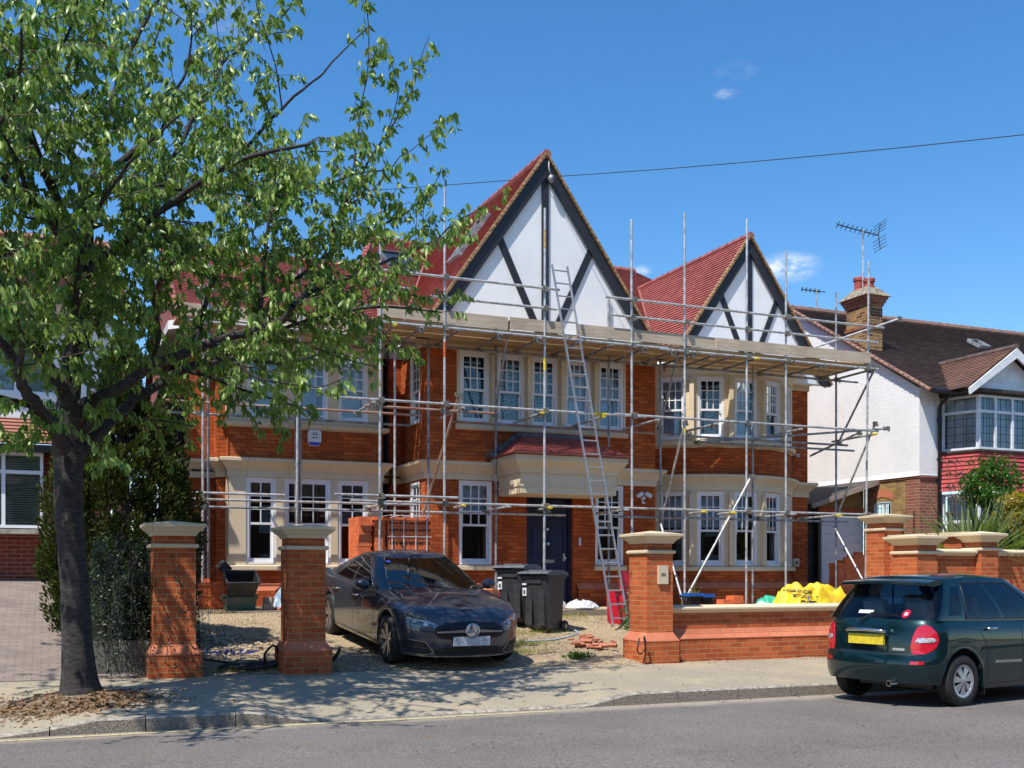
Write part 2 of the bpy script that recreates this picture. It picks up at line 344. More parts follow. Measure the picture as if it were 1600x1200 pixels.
# ------------------------------------------------------------ mesh builder
class MB:
    def __init__(s): s.v=[]; s.f=[]; s.uv=None; s.m=[]; s.cm=0
    def add(s,vs,fs):
        o=len(s.v); s.v+= [tuple(p) for p in vs]; s.f+=[tuple(i+o for i in f) for f in fs]; s.m+=[s.cm]*len(fs); return s
    def quad(s,a,b,c,d): return s.add([a,b,c,d],[(0,1,2,3)])
    def poly(s,ps): return s.add(ps,[tuple(range(len(ps)))])
    def box(s,x0,x1,y0,y1,z0,z1):
        v=[(x,y,z) for x in(x0,x1) for y in(y0,y1) for z in(z0,z1)]
        return s.add(v,[(0,1,3,2),(4,6,7,5),(0,4,5,1),(2,3,7,6),(0,2,6,4),(1,5,7,3)])
    def mbox(s,M,x0,x1,y0,y1,z0,z1):
        v=[M@Vector((x,y,z)) for x in(x0,x1) for y in(y0,y1) for z in(z0,z1)]
        return s.add(v,[(0,1,3,2),(4,6,7,5),(0,4,5,1),(2,3,7,6),(0,2,6,4),(1,5,7,3)])
    def bar(s,p0,p1,w,h,up=(0,0,1)):
        p0=Vector(p0);p1=Vector(p1);d=(p1-p0);L=d.length;d.normalize();up=Vector(up)
        x=d.cross(up)
        if x.length<1e-4: x=d.cross(Vector((1,0,0)))
        x.normalize(); z=x.cross(d)
        M=Matrix((x,d,z)).transposed().to_4x4(); M.translation=p0
        return s.mbox(M,-w/2,w/2,0,L,-h/2,h/2)
    def tube(s,pts,r,n=8,caps=True):
        pts=[Vector(p) for p in pts]; rs=r if isinstance(r,(list,tuple)) else [r]*len(pts)
        vs=[];fs=[];prev=None
        for i,p in enumerate(pts):
            d=(pts[min(i+1,len(pts)-1)]-pts[max(i-1,0)]).normalized()
            if prev is None:
                a=d.cross(Vector((0,0,1)))
                if a.length<.05: a=d.cross(Vector((1,0,0)))
            else: a=prev-d*prev.dot(d)
            a.normalize(); prev=a; b=d.cross(a)
            for k in range(n):
                t=2*math.pi*k/n; vs.append(p+(a*math.cos(t)+b*math.sin(t))*rs[i])
        for i in range(len(pts)-1):
            for k in range(n):
                k2=(k+1)%n; fs.append((i*n+k,i*n+k2,(i+1)*n+k2,(i+1)*n+k))
        if caps: fs.append(tuple(range(n))[::-1]); fs.append(tuple((len(pts)-1)*n+k for k in range(n)))
        return s.add(vs,fs)
    def lathe(s,prof,c,axis='z',n=24,M=None):
        vs=[];fs=[]
        for r,h in prof:
            for k in range(n):
                t=2*math.pi*k/n; a,b=r*math.cos(t),r*math.sin(t)
                p=(a,b,h) if axis=='z' else ((a,h,b) if axis=='y' else (h,a,b))
                p=Vector(p)
                if M: p=M@p
                vs.append(p+Vector(c))
        m=len(prof)
        for i in range(m-1):
            for k in range(n):
                k2=(k+1)%n; fs.append((i*n+k,i*n+k2,(i+1)*n+k2,(i+1)*n+k))
        return s.add(vs,fs)
    def sweep(s,prof,path,closed=False):
        """prof: list of (out,z) ; path: list of (x,y) ; out = to the right of the direction (towards -Y for +X)"""
        n=len(path); vs=[]; fs=[]
        for i in range(n):
            p=Vector(path[i]).to_2d()
            a=Vector(path[i-1]) if (i>0 or closed) else None; b=Vector(path[(i+1)%n]) if (i<n-1 or closed) else None
            d1=(p-a).normalized() if a is not None else None; d2=(b-p).normalized() if b is not None else None
            if d1 is None:d1=d2
            if d2 is None:d2=d1
            n1=Vector((d1.y,-d1.x)); n2=Vector((d2.y,-d2.x)); m=(n1+n2)
            if m.length<1e-5: m=n1.copy()
            m.normalize(); k=1/max(.3,m.dot(n1))
            for o,z in prof: vs.append((p.x+m.x*o*k,p.y+m.y*o*k,z))
        m=len(prof)
        for i in range(n if closed else n-1):
            j=(i+1)%n
            for k in range(m-1): fs.append((i*m+k,j*m+k,j*m+k+1,i*m+k+1))
        if not closed: fs.append(tuple(range(m))); fs.append(tuple((n-1)*m+k for k in range(m))[::-1])
        return s.add(vs,fs)
    def build(s,name,mats,parent=None,smooth=False,label=None,uvf=None,fix=True,kind=None):
        mats=mats if isinstance(mats,(list,tuple)) else [mats]
        me=bpy.data.meshes.new(name)
        base=Vector((0,0,0)); q=parent
        while q is not None: base+=q.location; q=q.parent
        V=[(p[0]-base.x,p[1]-base.y,p[2]-base.z) for p in s.v]
        me.from_pydata(V,[],s.f)
        for m in mats: me.materials.append(MAT[m])
        if len(mats)>1: me.polygons.foreach_set('material_index',s.m)
        if fix:
            bm=bmesh.new(); bm.from_mesh(me); bmesh.ops.recalc_face_normals(bm,faces=bm.faces[:]) ; bm.to_mesh(me); bm.free()
        uvl=me.uv_layers.new(name='UVMap')
        co=np.empty(len(me.vertices)*3); me.vertices.foreach_get('co',co); co=co.reshape(-1,3)+np.array(base)
        nl=len(me.loops); li=np.empty(nl,int); me.loops.foreach_get('vertex_index',li)
        nrm=np.empty(len(me.polygons)*3); me.polygons.foreach_get('normal',nrm); nrm=nrm.reshape(-1,3)
        tot=np.empty(len(me.polygons),int); me.polygons.foreach_get('loop_total',tot)
        ln=np.repeat(nrm,tot,axis=0); p=co[li]
        if uvf: uv=np.array([uvf(*q) for q in p])
        else:
            h=np.hypot(ln[:,0],ln[:,1]); flat=h<.35; hh=np.where(h<1e-6,1,h)
            tx=-ln[:,1]/hh; ty=ln[:,0]/hh
            u=p[:,0]*tx+p[:,1]*ty; v=p[:,2]
            u=np.where(flat,p[:,0],u); v=np.where(flat,p[:,1],v); uv=np.stack([u,v],1)
        uvl.data.foreach_set('uv',uv.astype(np.float32).ravel())
        if smooth:
            me.polygons.foreach_set('use_smooth',[True]*len(me.polygons))
            if smooth is not True and smooth>0:
                me.set_sharp_from_angle(angle=R(smooth))
        me.update()
        o=bpy.data.objects.new(name,me); COL.objects.link(o)
        if parent is not None: o.parent=parent
        if label: o['label']=label
        if kind: o['kind']=kind
        return o
def thing(name,loc,label,cat,group=None,rz=0):
    o=bpy.data.objects.new(name,None); COL.objects.link(o); o.empty_display_size=.2
    o.location=loc; o.rotation_euler=(0,0,rz); o['label']=label; o['category']=cat
    if group:o['group']=group
    return o
def tag(o,label,cat,group=None):
    o['label']=label;o['category']=cat
    if group:o['group']=group
    return o
def structure(o): o['kind']='structure'; return o
def empty_part(name,parent):
    return None
def zb(x): return min(.33,max(.24,.31-.0062*(x-1.0)))
def gz(x,y):
    b=zb(x)
    if y<=14.25:
        k=max(0,min(1,(y-11.65)/2.6)); return .12+(b-.12)*k
    if x<1.0: 
        return b+.19*min(y-14.25,6.6)
    if y<17.8: return b+.095*(y-14.25)
    z=b+.337
    if y<19.2: return z+.2*(y-17.8)
    return z+.28+.04*min(y-19.2,2)
LM=False
# ------------------------------------------------------------ generic building helpers
def frame_M(ox,oy,ang=0):
    """local x along the wall, local y into the wall; ang=0 faces -Y"""
    c,s=math.cos(ang),math.sin(ang)
    return Matrix(((c,-s,0,ox),(s,c,0,oy),(0,0,1,0),(0,0,0,1)))
def panel(mb,M,x0,x1,z0,z1,ops=(),depth=.12):
    xs=sorted({x0,x1,*[o[0] for o in ops],*[o[1] for o in ops]}); zs=sorted({z0,z1,*[o[2] for o in ops],*[o[3] for o in ops]})
    xs=[x for x in xs if x0<=x<=x1]; zs=[z for z in zs if z0<=z<=z1]
    P=lambda x,y,z:M@Vector((x,y,z))
    for i in range(len(xs)-1):
        for j in range(len(zs)-1):
            cx,cz=(xs[i]+xs[i+1])/2,(zs[j]+zs[j+1])/2
            if any(o[0]<cx<o[1] and o[2]<cz<o[3] for o in ops): continue
            mb.quad(P(xs[i],0,zs[j]),P(xs[i+1],0,zs[j]),P(xs[i+1],0,zs[j+1]),P(xs[i],0,zs[j+1]))
    for a,b,c,d in ops:
        mb.quad(P(a,0,c),P(a,depth,c),P(a,depth,d),P(a,0,d)); mb.quad(P(b,0,c),P(b,depth,c),P(b,depth,d),P(b,0,d))
        mb.quad(P(a,0,c),P(b,0,c),P(b,depth,c),P(a,depth,c)); mb.quad(P(a,0,d),P(b,0,d),P(b,depth,d),P(a,depth,d))
def curtain_mb(M,x0,x1,z0,z1,d,amp=.02,wl=.11,seed=0):
    mb=MB(); n=max(6,int((x1-x0)/.018)); rnd=random.Random(seed); ph=rnd.random()*6
    for k in range(n):
        def off(x): return d+amp*math.sin(x*2*math.pi/wl+ph)+amp*.5*math.sin(x*2*math.pi/(wl*2.3)+ph*2)
        xa=x0+(x1-x0)*k/n; xb=x0+(x1-x0)*(k+1)/n
        P=[M@Vector((xa,off(xa),z0)),M@Vector((xb,off(xb),z0)),M@Vector((xb,off(xb),z1)),M@Vector((xa,off(xa),z1))]
        mb.quad(*P)
    return mb
def sash(parent,M,x0,x1,z0,z1,cols=3,rows=3,dep=.07,back=None,split=.47,seed=0,label=None,horn=True):
    """vertically sliding sash window: box frame, upper sash with glazing bars, plain lower sash"""
    mb=MB(); f=.055; y0,y1=dep-.05,dep+.07
    b=lambda a,c,d,e,g,h: mb.mbox(M,a,c,d,e,g,h)
    b(x0,x0+f,y0,y1,z0,z1); b(x1-f,x1,y0,y1,z0,z1); b(x0+f,x1-f,y0,y1,z1-f,z1); b(x0+f,x1-f,y0-.03,y1,z0,z0+.045)
    zm=z0+(z1-z0)*split; s=.042; X0,X1=x0+f,x1-f
    # upper sash, outer plane
    ya,yb=dep-.025,dep+.012
    b(X0,X0+s,ya,yb,zm-.02,z1-f); b(X1-s,X1,ya,yb,zm-.02,z1-f); b(X0+s,X1-s,ya,yb,z1-f-s,z1-f); b(X0+s,X1-s,ya,yb,zm-.02,zm+.025)
    gx0,gx1,gz0,gz1=X0+s,X1-s,zm+.025,z1-f-s
    for k in range(1,cols):
        x=gx0+(gx1-gx0)*k/cols; b(x-.011,x+.011,ya+.006,yb-.008,gz0,gz1)
    for k in range(1,rows):
        z=gz0+(gz1-gz0)*k/rows; b(gx0,gx1,ya+.008,yb-.01,z-.011,z+.011)
    # lower sash
    yc,yd=dep+.016,dep+.052
    b(X0,X0+s,yc,yd,z0+.045,zm+.02); b(X1-s,X1,yc,yd,z0+.045,zm+.02); b(X0+s,X1-s,yc,yd,z0+.045,z0+.045+.075); b(X0+s,X1-s,yc,yd,zm-.02,zm+.02)
    if horn:
        for x in (X0+s/2,X1-s/2): b(x-.018,x+.018,ya+.004,yb-.002,zm-.07,zm-.02)
    w=mb.build('window','white_paint',parent,label=label)
    p=MB(); p.quad(*[M@Vector(q) for q in ((gx0,dep-.008,gz0),(gx1,dep-.008,gz0),(gx1,dep-.008,gz1),(gx0,dep-.008,gz1))])
    p.quad(*[M@Vector(q) for q in ((gx0,dep+.034,z0+.12),(gx1,dep+.034,z0+.12),(gx1,dep+.034,zm-.02),(gx0,dep+.034,zm-.02))])
    p.build('pane','glass',w,fix=False)
    if back:
        kind,h0,h1=back
        if kind=='pair':
            for a,c in ((X0,X0+(X1-X0)*.42),(X0+(X1-X0)*.62,X1)): curtain_mb(M,a,c,z0+.03,z1-.03,dep+.17,seed=seed).build('curtain','curtain',w,fix=False,smooth=True)
        elif kind=='slats':
            sb=MB(); z=z0+h0*(z1-z0)
            while z<z0+h1*(z1-z0): sb.mbox(M,X0,X1,dep+.12,dep+.15,z,z+.028); z+=.036
            sb.build('blind','blind',w)
        else: curtain_mb(M,X0-.01,X1+.01,z0+h0*(z1-z0),z0+h1*(z1-z0),dep+.16,amp=.012,seed=seed).build('curtain',kind,w,fix=False,smooth=True)
    return w
def clip_poly(P,ax,lo,hi):
    def half(P,f):
        out=[]
        for i in range(len(P)):
            a,b=P[i],P[(i+1)%len(P)]; fa,fb=f(a),f(b)
            if fa>=0: out.append(a)
            if (fa>=0)!=(fb>=0):
                t=fa/(fa-fb); out.append(tuple(a[k]+(b[k]-a[k])*t for k in range(len(a))))
        return out
    P=half(P,lambda p:p[ax]-lo)
    return half(P,lambda p:hi-p[ax]) if len(P)>2 else []
def tiled(mb,poly,gauge=.1,lip=.02,sag=0):
    lip=max(lip,.026)
    P=[Vector(p) for p in poly]; n=(P[1]-P[0]).cross(P[2]-P[0]).normalized()
    if n.z<0:n=-n
    u=Vector((0,0,1)).cross(n).normalized(); v=n.cross(u); 
    if v.z<0: v=-v
    o=P[0]; Q=[((p-o).dot(u),(p-o).dot(v)) for p in P]
    lo=min(q[1] for q in Q); hi=max(q[1] for q in Q); k=0
    y=lo
    while y<hi-1e-4:
        c=clip_poly(Q,1,y,min(y+gauge,hi))
        if len(c)>2:
            pts=[o+u*a+v*b+n*(lip*(1-(b-y)/gauge)) for a,b in c]; mb.poly(pts)
            e=[(a,b) for a,b in c if abs(b-y)<1e-5]
            if len(e)>=2:
                a0=min(e)[0];a1=max(e)[0]
                mb.quad(o+u*a0+v*y-n*.004,o+u*a1+v*y-n*.004,o+u*a1+v*y+n*lip,o+u*a0+v*y+n*lip)
        y+=gauge
def ridge_tiles(mb,p0,p1,r=.11,step=.3):
    p0=Vector(p0);p1=Vector(p1);d=p1-p0;L=d.length;d.normalize();k=0;t=0
    while t<L-.02:
        e=min(t+step-.012,L); mb.tube([p0+d*t,p0+d*(t+.03),p0+d*(t+.032),p0+d*e],[r+.012,r+.012,r,r],8); t+=step
# ------------------------------------------------------------ main house
H_=thing('brick_house',(9.5,22,.8),'large detached red brick house with two steep black-and-white timbered gables behind scaffolding','house')
YL,YB,YG,YR=21.9,21.3,20.35,21.8
XL,XG0,XG1,XR=2.43,6.79,12.0,17.17
BX,BY,BR=14.53,23.1,2.5
BE=math.acos((BY-YR)/BR)
w=MB()
side=frame_M(XL,27,-math.pi/2); panel(w,side,0,27-YL,.5,6.3)
panel(w,frame_M(0,YL),XL,2.97,.5,6.3); panel(w,frame_M(2.97,YL,-math.pi/2),0,.3,.5,6.3); panel(w,frame_M(0,21.6),2.97,3.15,.5,6.3); panel(w,frame_M(3.15,21.6,-math.pi/2),0,.3,.5,6.3)
GW=[(3.42,5.97,1.77,3.52)]; 
panel(w,frame_M(0,YB),3.15,6.2,.5,6.3,[(3.152,6.198,1.70,3.49),(3.152,6.198,4.45,6.1)],.02)
panel(w,frame_M(6.2,YB,math.pi/2),0,.6,.5,6.3); panel(w,frame_M(0,YL),6.2,XG0,.5,6.3)
w.build('brick_wall','brick_house',H_,fix=False); w=MB()
wl=frame_M(XG0,YL,-math.pi/2)   # local x runs towards the camera
SW=[(.62,1.24,1.80,3.45),(.62,1.24,4.62,6.02)]
panel(w,wl,0,YL-YG,.5,6.3,SW)
gm=frame_M(0,YG)
panel(w,gm,XG0,XG1,.5,6.3,[(7.50,8.21,1.79,3.47),(8.97,10.03,1.0,3.47),(10.55,11.22,1.79,3.47),(7.46,11.26,4.53,6.10)])
panel(w,frame_M(XG1,YG,math.pi/2),0,YR-YG,.5,6.3); panel(w,frame_M(0,YR),XG1,BX-BR*math.sin(BE),.5,6.3); w.build('brick_wall','brick_house',H_,fix=False); w=MB(); panel(w,frame_M(0,YR),BX+BR*math.sin(BE),XR,.5,6.3)
panel(w,frame_M(XR,YR,math.pi/2),0,5.2,.5,6.3)
w.build('brick_wall','brick_house',H_,fix=False)
arc=lambda r,n=26,e=BE:[(BX+r*math.sin(-e+2*e*k/n),BY-r*math.cos(-e+2*e*k/n)) for k in range(n+1)]
bw=MB()
ap=arc(BR)
for z0,z1 in ((.5,1.70),(3.80,4.45)):
    bw=MB()
    for a,b in zip(ap,ap[1:]): bw.quad((*a,z0),(*b,z0),(*b,z1),(*a,z1))
    bw.build('bow_wall','brick_house',H_,fix=False,uvf=lambda x,y,z:(BR*math.atan2(x-BX,BY-y),z))
# splayed brick plinth along the bow and the wings
sp=None
for path in (arc(BR,14)+[(XR,YR)],[(3.15,YB),(6.2,YB)],[(XG0,YG),(8.9,YG)],[(10.1,YG),(XG1,YG)]): 
    pl=MB(); pl.sweep([(.12,1.28),(.12,.4),(0,.4)],path); pl.build('plinth','brick_house',H_)
    sp=MB(); sp.sweep([(0,1.42),(.06,1.36),(.061,1.355),(.12,1.28),(.12,1.279)],path); sp.build('plinth_splay','splay',H_)
# stone string course
path=[(XL,26),(XL,YL),(2.97,YL),(2.97,21.6),(3.15,21.6),(3.15,YB),(6.2,YB),(6.2,YL),(XG0,YL),(XG0,YG),(XG1,YG),(XG1,YR)]+arc(BR)+[(XR,YR),(XR,26)]
prof=[(-.05,3.482),(.025,3.482),(.025,3.60),(.045,3.61),(.05,3.64),(.09,3.67),(.12,3.72),(.17,3.76),(.185,3.77),(.185,3.825),(.17,3.835),(-.05,3.855)]
c=MB(); c.sweep(prof,path); c.build('string_course','stone',H_,smooth=40)
c=MB(); c.sweep([(-.05,6.09),(.03,6.09),(.03,6.22),(.06,6.24),(.10,6.29),(-.05,6.29)],path); c.build('frieze','stone',H_,smooth=40)
c=MB(); c.sweep([(-.08,6.291),(.34,6.291),(.34,6.46),(.30,6.46),(.30,6.33),(-.08,6.33)],[(XL,26),(XL,YL),(2.97,YB),(6.2,YB),(XG0-.0,YB),(XG0,YG),(XG1,YG),(XG1,YR-.3)]+arc(BR+.0,14)+[(XR,YR),(XR,26)]); c.build('soffit','white_paint',H_)
# stone window surrounds + windows
def opset(xs,z0,z1): return [(a,b,z0,z1) for a,b in xs]
st=MB()
gfw=[(3.48,4.06),(4.22,5.14),(5.28,5.90)]; ffw=[(3.50,4.16),(4.44,5.09),(5.29,5.90)]
for z0,z1,ws,o0,o1 in ((1.68,3.5,gfw,1.79,3.47),(4.43,6.12,ffw,4.62,6.02)):
    st=MB(); panel(st,frame_M(0,YB-.012),3.15,6.2,z0,z1,opset(ws,o0,o1),.1)
    st.quad((3.15,YB-.012,z0),(3.138,YB+.3,z0),(3.138,YB+.3,z1),(3.15,YB-.012,z1)); st.quad((6.2,YB-.012,z0),(6.212,YB+.3,z0),(6.212,YB+.3,z1),(6.2,YB-.012,z1))
    st.build('stone_surround','stone',H_,fix=False)
st=MB()
GFX=[(7.52,8.15),(8.32,8.92),(9.07,9.67),(9.84,10.44),(10.61,11.22)]
panel(st,frame_M(0,YG-.012),7.45,11.27,4.52,6.11,opset(GFX,4.62,6.05),.1)
for (a,b),(c_,d) in zip(GFX,GFX[1:]):
    m=(b+c_)/2; st.box(m-.055,m+.055,YG-.14,YG-.013,4.62,6.0)
st.build('stone_surround','stone',H_,fix=False)
facM=[]
for z0,z1,o0,o1,m0,m1 in ((1.69,3.50,1.79,3.46,1.80,3.40),(4.44,6.12,4.64,6.04,4.64,5.98)):
    st=MB()
    for k in range(5):
        a=R(-40+20*k); r=BR*math.cos(R(10))+.02
        M=frame_M(BX+r*math.sin(a),BY-r*math.cos(a),a); hw=BR*math.sin(R(10))+.004
        if z0<2: facM.append(M)
        panel(st,M,-hw,hw,z0,z1,[(-.305,.305,o0,o1)],.1)
        if k<4: st.mbox(frame_M(BX+r*math.sin(a+R(10)),BY-r*math.cos(a+R(10)),a+R(10)),-.05,.05,-.13,.03,m0,m1)
    for s_ in (-1,1):
        a=s_*R(54.4); r=BR*math.cos(R(4.4))+.02; panel(st,frame_M(BX+r*math.sin(a),BY-r*math.cos(a),a),-.2,.2,z0,z1)
    st.build('stone_surround','stone',H_,fix=False)
# sills
pf=lambda z:[(-.04,z-.12),(.06,z-.12),(.085,z-.10),(.085,z-.03),(-.04,z)]
for z,pa_ in ((1.785,[(3.11,YB+.2),(3.11,YB),(6.24,YB),(6.24,YB+.2)]),(4.57,[(3.11,YB+.2),(3.11,YB),(6.24,YB),(6.24,YB+.2)]),(4.60,[(7.42,YG),(11.30,YG)]),(1.785,arc(BR+.02)),(4.61,arc(BR+.02)),(1.79,[(7.46,YG),(8.25,YG)]),(1.79,[(10.51,YG),(11.26,YG)])):
    m=MB(); m.sweep(pf(z),pa_); m.build('window_sill','stone',H_,smooth=35)
LB=frame_M(0,YB-.012); 
for i,(a,b) in enumerate(gfw): sash(H_,LB,a,b,1.79,3.47,2 if b-a<.8 else 3,3,back=None,seed=i)
for i,(a,b) in enumerate(ffw): sash(H_,LB,a,b,4.62,6.02,3,3,back=('curtain',.0,1),seed=i+5)
GM=frame_M(0,YG-.012)
backs=[('curtain_green',0,.62),('curtain_green',0,1),('curtain_green',0,.8),('curtain',0,1),('curtain',0,.9)]
for i,(a,b) in enumerate(GFX): sash(H_,GM,a,b,4.62,6.05,3,3,back=backs[i],seed=i+9)
sash(H_,gm,7.50,8.21,1.79,3.47,3,3,dep=.06,back=('curtain_and_reflection',.62,1),seed=31); sash(H_,gm,10.55,11.22,1.79,3.47,3,3,dep=.06,seed=32)  # left window's white upper sheet stands in for reflections in its glass
for x0,x1,z0,z1 in SW: sash(H_,wl,x0,x1,z0,z1,2,3,dep=.04,back=('curtain_and_reflection',0,1))
for k,M in enumerate(facM):
    sash(H_,M,-.305,.305,1.79,3.46,3,3,back=('curtain_and_reflection',.52,1) if k<3 else ('curtain_green',.55,1),seed=40+k)  # pale upper-sash sheets stand in for the sky reflected in the glass
    sash(H_,M,-.305,.305,4.64,6.04,3,3,back=('curtain_green',0,.62) if k==1 else ('curtain',0,.95),seed=50+k)
# interior: floors and a back wall seen dimly through the panes
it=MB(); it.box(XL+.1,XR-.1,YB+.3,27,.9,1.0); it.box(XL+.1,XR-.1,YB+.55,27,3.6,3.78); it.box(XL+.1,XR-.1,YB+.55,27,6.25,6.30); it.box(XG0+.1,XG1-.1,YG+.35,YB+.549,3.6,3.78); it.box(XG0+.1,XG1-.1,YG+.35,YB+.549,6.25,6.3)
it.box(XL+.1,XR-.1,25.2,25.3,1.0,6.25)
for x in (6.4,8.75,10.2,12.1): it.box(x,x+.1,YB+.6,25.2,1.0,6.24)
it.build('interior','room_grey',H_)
# door
d=MB(); d.box(8.97,9.04,YG+.10,YG+.2,1.02,3.46); d.box(9.96,10.03,YG+.10,YG+.2,1.02,3.46); d.box(9.04,9.96,YG+.10,YG+.2,3.30,3.46); d.box(8.97,10.03,YG+.02,YG+.25,.96,1.02)
fr=d.build('door_frame','door_navy',H_)
d=MB(); d.box(9.04,9.96,YG+.14,YG+.19,1.03,3.30)
for a,b in ((9.13,9.46),(9.54,9.87)):
    for z0,z1 in ((1.15,1.75),(1.95,2.60),(2.72,2.92),(3.0,3.2)):
        for q in ((a,b,z0,z0+.02),(a,b,z1-.02,z1),(a,a+.02,z0+.02,z1-.02),(b-.02,b,z0+.02,z1-.02)): d.box(q[0],q[1],YG+.122,YG+.14,q[2],q[3])
        d.box(a+.05,b-.05,YG+.13,YG+.14,z0+.05,z1-.05)
dr=d.build('front_door','door_navy',H_)
k=MB(); k.lathe([(0,-.05),(.03,-.045),(.035,-.02),(.02,0)],(9.50,YG+.13,2.22),'y',16); k.lathe([(0,-.04),(.03,-.03),(.03,0)],(9.49,YG+.13,2.53),'y',14); k.build('knocker','chrome',dr,smooth=40)
k=MB(); k.box(9.38,9.66,YG+.125,YG+.139,1.83,1.90); k.box(9.41,9.63,YG+.118,YG+.1249,1.845,1.885); k.build('letterbox','chrome',dr)
k=MB(); k.box(9.85,9.90,YG+.12,YG+.139,1.87,2.03); k.lathe([(0,-.06),(.028,-.055),(.028,-.03),(.01,0)],(9.875,YG+.12,1.93),'y',14); k.build('door_handle','chrome',dr,smooth=40)
# door hood: stone box, cornice, tiled hipped roof
cY=19.25; x0,x1=8.36,10.45
hd=MB(); hd.box(x0,x1,cY,YG-.001,3.17,3.56); hb=hd.build('door_hood','stone',H_)
hc=MB(); hc.sweep([(-.02,3.30),(.015,3.30),(.015,3.34),(-.02,3.34)],[(x0,YG),(x0,cY),(x1,cY),(x1,YG)]); hc.sweep([(0,3.561),(.03,3.561),(.03,3.62),(.06,3.66),(.10,3.70),(.16,3.78),(.18,3.80),(.18,3.90),(0,3.90)],[(x0,YG),(x0,cY),(x1,cY),(x1,YG)]); hc.build('hood_cornice','stone',hb,smooth=40)
hr=MB(); e=.24; zt=4.36; a=(x0-e,cY-e,3.91);b=(x1+e,cY-e,3.91);cc=(x1-.35,YG-.35,zt);dd=(x0+.35,YG-.35,zt)
tiled(hr,[a,b,cc,dd],.1,.014); tiled(hr,[(x0-e,YG,3.91),a,dd,(x0+.35,YG,zt)],.1,.014); tiled(hr,[b,(x1+e,YG,3.91),(x1+.0-.35,YG,zt),cc],.1,.014); hr.quad(dd,cc,(x1-.35,YG,zt+.02),(x0+.35,YG,zt+.02))
hr.quad(a,b,(x1+e,YG,3.905),(x0-e,YG,3.905))
hr.build('hood_roof','tile_red',hb,fix=False,uvf=lambda x,y,z:(x if y<YG-.5 else x,z/.42))
hl=MB(); hl.tube([Vector(dd)+Vector((0,0,.02)),Vector(cc)+Vector((0,0,.02))],.05,8); hl.tube([(x0+.33,YG-.06,zt+.04),(x1-.33,YG-.06,zt+.04)],.045,8)
p0=Vector((x0-e,YG-.03,3.96)); p1=Vector((x0+.35,YG-.03,zt+.02))
for q in range(9):
    t=q/8; pp=p0.lerp(p1,t); hl.box(pp.x-.06,pp.x+.06,pp.y-.28+.03*(q%2),pp.y+.02,pp.z-.02,pp.z+.05)
hl.build('lead_flashing','lead',hb)
# gables
def gable(ax,az,yv,yw,zf,slope,xe0,xe1,yback,main,kp,diags,bw_=.30,lab=None):
    L=math.hypot(1,slope); nx,nz=slope/L,-1/L   # inward-down normal on the left side is (slope,-1)/L
    g=MB()
    for s_ in (-1,1):
        fx=ax+s_*(az-zf)/slope
        o=[(ax,az-.05),(fx,zf-.05),(fx-s_*.0,zf-.05)]
        A=(ax,az-.05);B=(fx,zf-.05);k=bw_*L/1  # vertical drop for board width
        C_=(fx,zf-.05-bw_*L/1);D=(ax,az-.05-bw_*L/1)
        C_=(fx-s_*bw_*L/slope,zf-.05)
        P=[A,B,C_,D]
        for y0,y1 in ((yv,yv+.035),):
            v=[(x,y,z) for y in (y0,y1) for x,z in P]; g.add(v,[(0,1,2,3),(4,5,6,7),(0,1,5,4),(1,2,6,5),(2,3,7,6),(3,0,4,7)])
    bb=g.build('bargeboard','timber_black',H_)
    g=MB()
    for P in [kp]+diags:
        v=[(x,y,z) for y in (yw-.035,yw+.01) for x,z in P]; g.add(v,[(0,1,2,3),(4,5,6,7),(0,1,5,4),(1,2,6,5),(2,3,7,6),(3,0,4,7)])
    g.build('gable_timber','timber_black',H_)
    g=MB(); hw=(az-6.2)/slope; v=[(x,y,z) for y in (yw,yw+.2) for x,z in ((ax-hw,6.2),(ax+hw,6.2),(ax,az-.1))]; g.add(v,[(0,1,2),(3,4,5),(0,1,4,3),(1,2,5,4),(2,0,3,5)]); g.build('gable_wall','render_white',H_,fix=False)
    # roof slab, verge, tiles
    r=MB(); t=MB()
    for s_,xe in ((-1,xe0),(1,xe1)):
        ze=az-slope*abs(ax-xe); 
        yb=lambda z: main(z)
        P=[(xe,yv-.02,ze),(ax,yv-.02,az),(ax,yb(az),az),(xe,yb(ze),ze)]
        tiled(r,P,.1,.016)
        Q=[(p[0],p[1]+.02,p[2]-.06*1.5) for p in P]; t.quad(*Q); t.quad((xe,yv,ze-.09),(xe,yv,ze),(xe,yb(ze),ze),(xe,yb(ze),ze-.09))
    ro=r.build('gable_roof','tile_red',H_,fix=False,uvf=lambda x,y,z:(y,z/.82))
    t.build('roof_underside','timber_white',ro,fix=False)
    v=MB()
    for s_ in (-1,1):
        fx=ax+s_*(az-zf)/slope; d=Vector((fx-ax,0,zf-az)); n=int(d.length/.1)
        v.bar((ax,yv-.015,az-.01),(fx,yv-.015,zf-.01),.06,.04,(0,0,1))
        for q in range(n):
            p=Vector((ax,yv-.03,az))+d*((q+.5)/n); M=Matrix.Translation(p)@Matrix.Rotation(math.atan2(-d.z,d.x) if s_>0 else math.atan2(-d.z,d.x),4,'Y')
            v.mbox(M,-.043,.043,-.028,.06,-.038,.008)
    v.build('verge','verge_mortar',H_)
    rt=MB(); ridge_tiles(rt,(ax,yv-.03,az-.02),(ax,yb(az)-.05,az-.02),.085); rt.build('ridge','tile_red',ro)
    return ro
mainY=lambda z:26.7+(z-9.63)/.65
L55=1.42
def dg(x0,z0,x1,z1,w): 
    d=Vector((x1-x0,z1-z0)).normalized(); n=Vector((d.y,-d.x))*w/2
    return [(x0-n.x,z0-n.y),(x1-n.x,z1-n.y),(x1+n.x,z1+n.y),(x0+n.x,z0+n.y)]
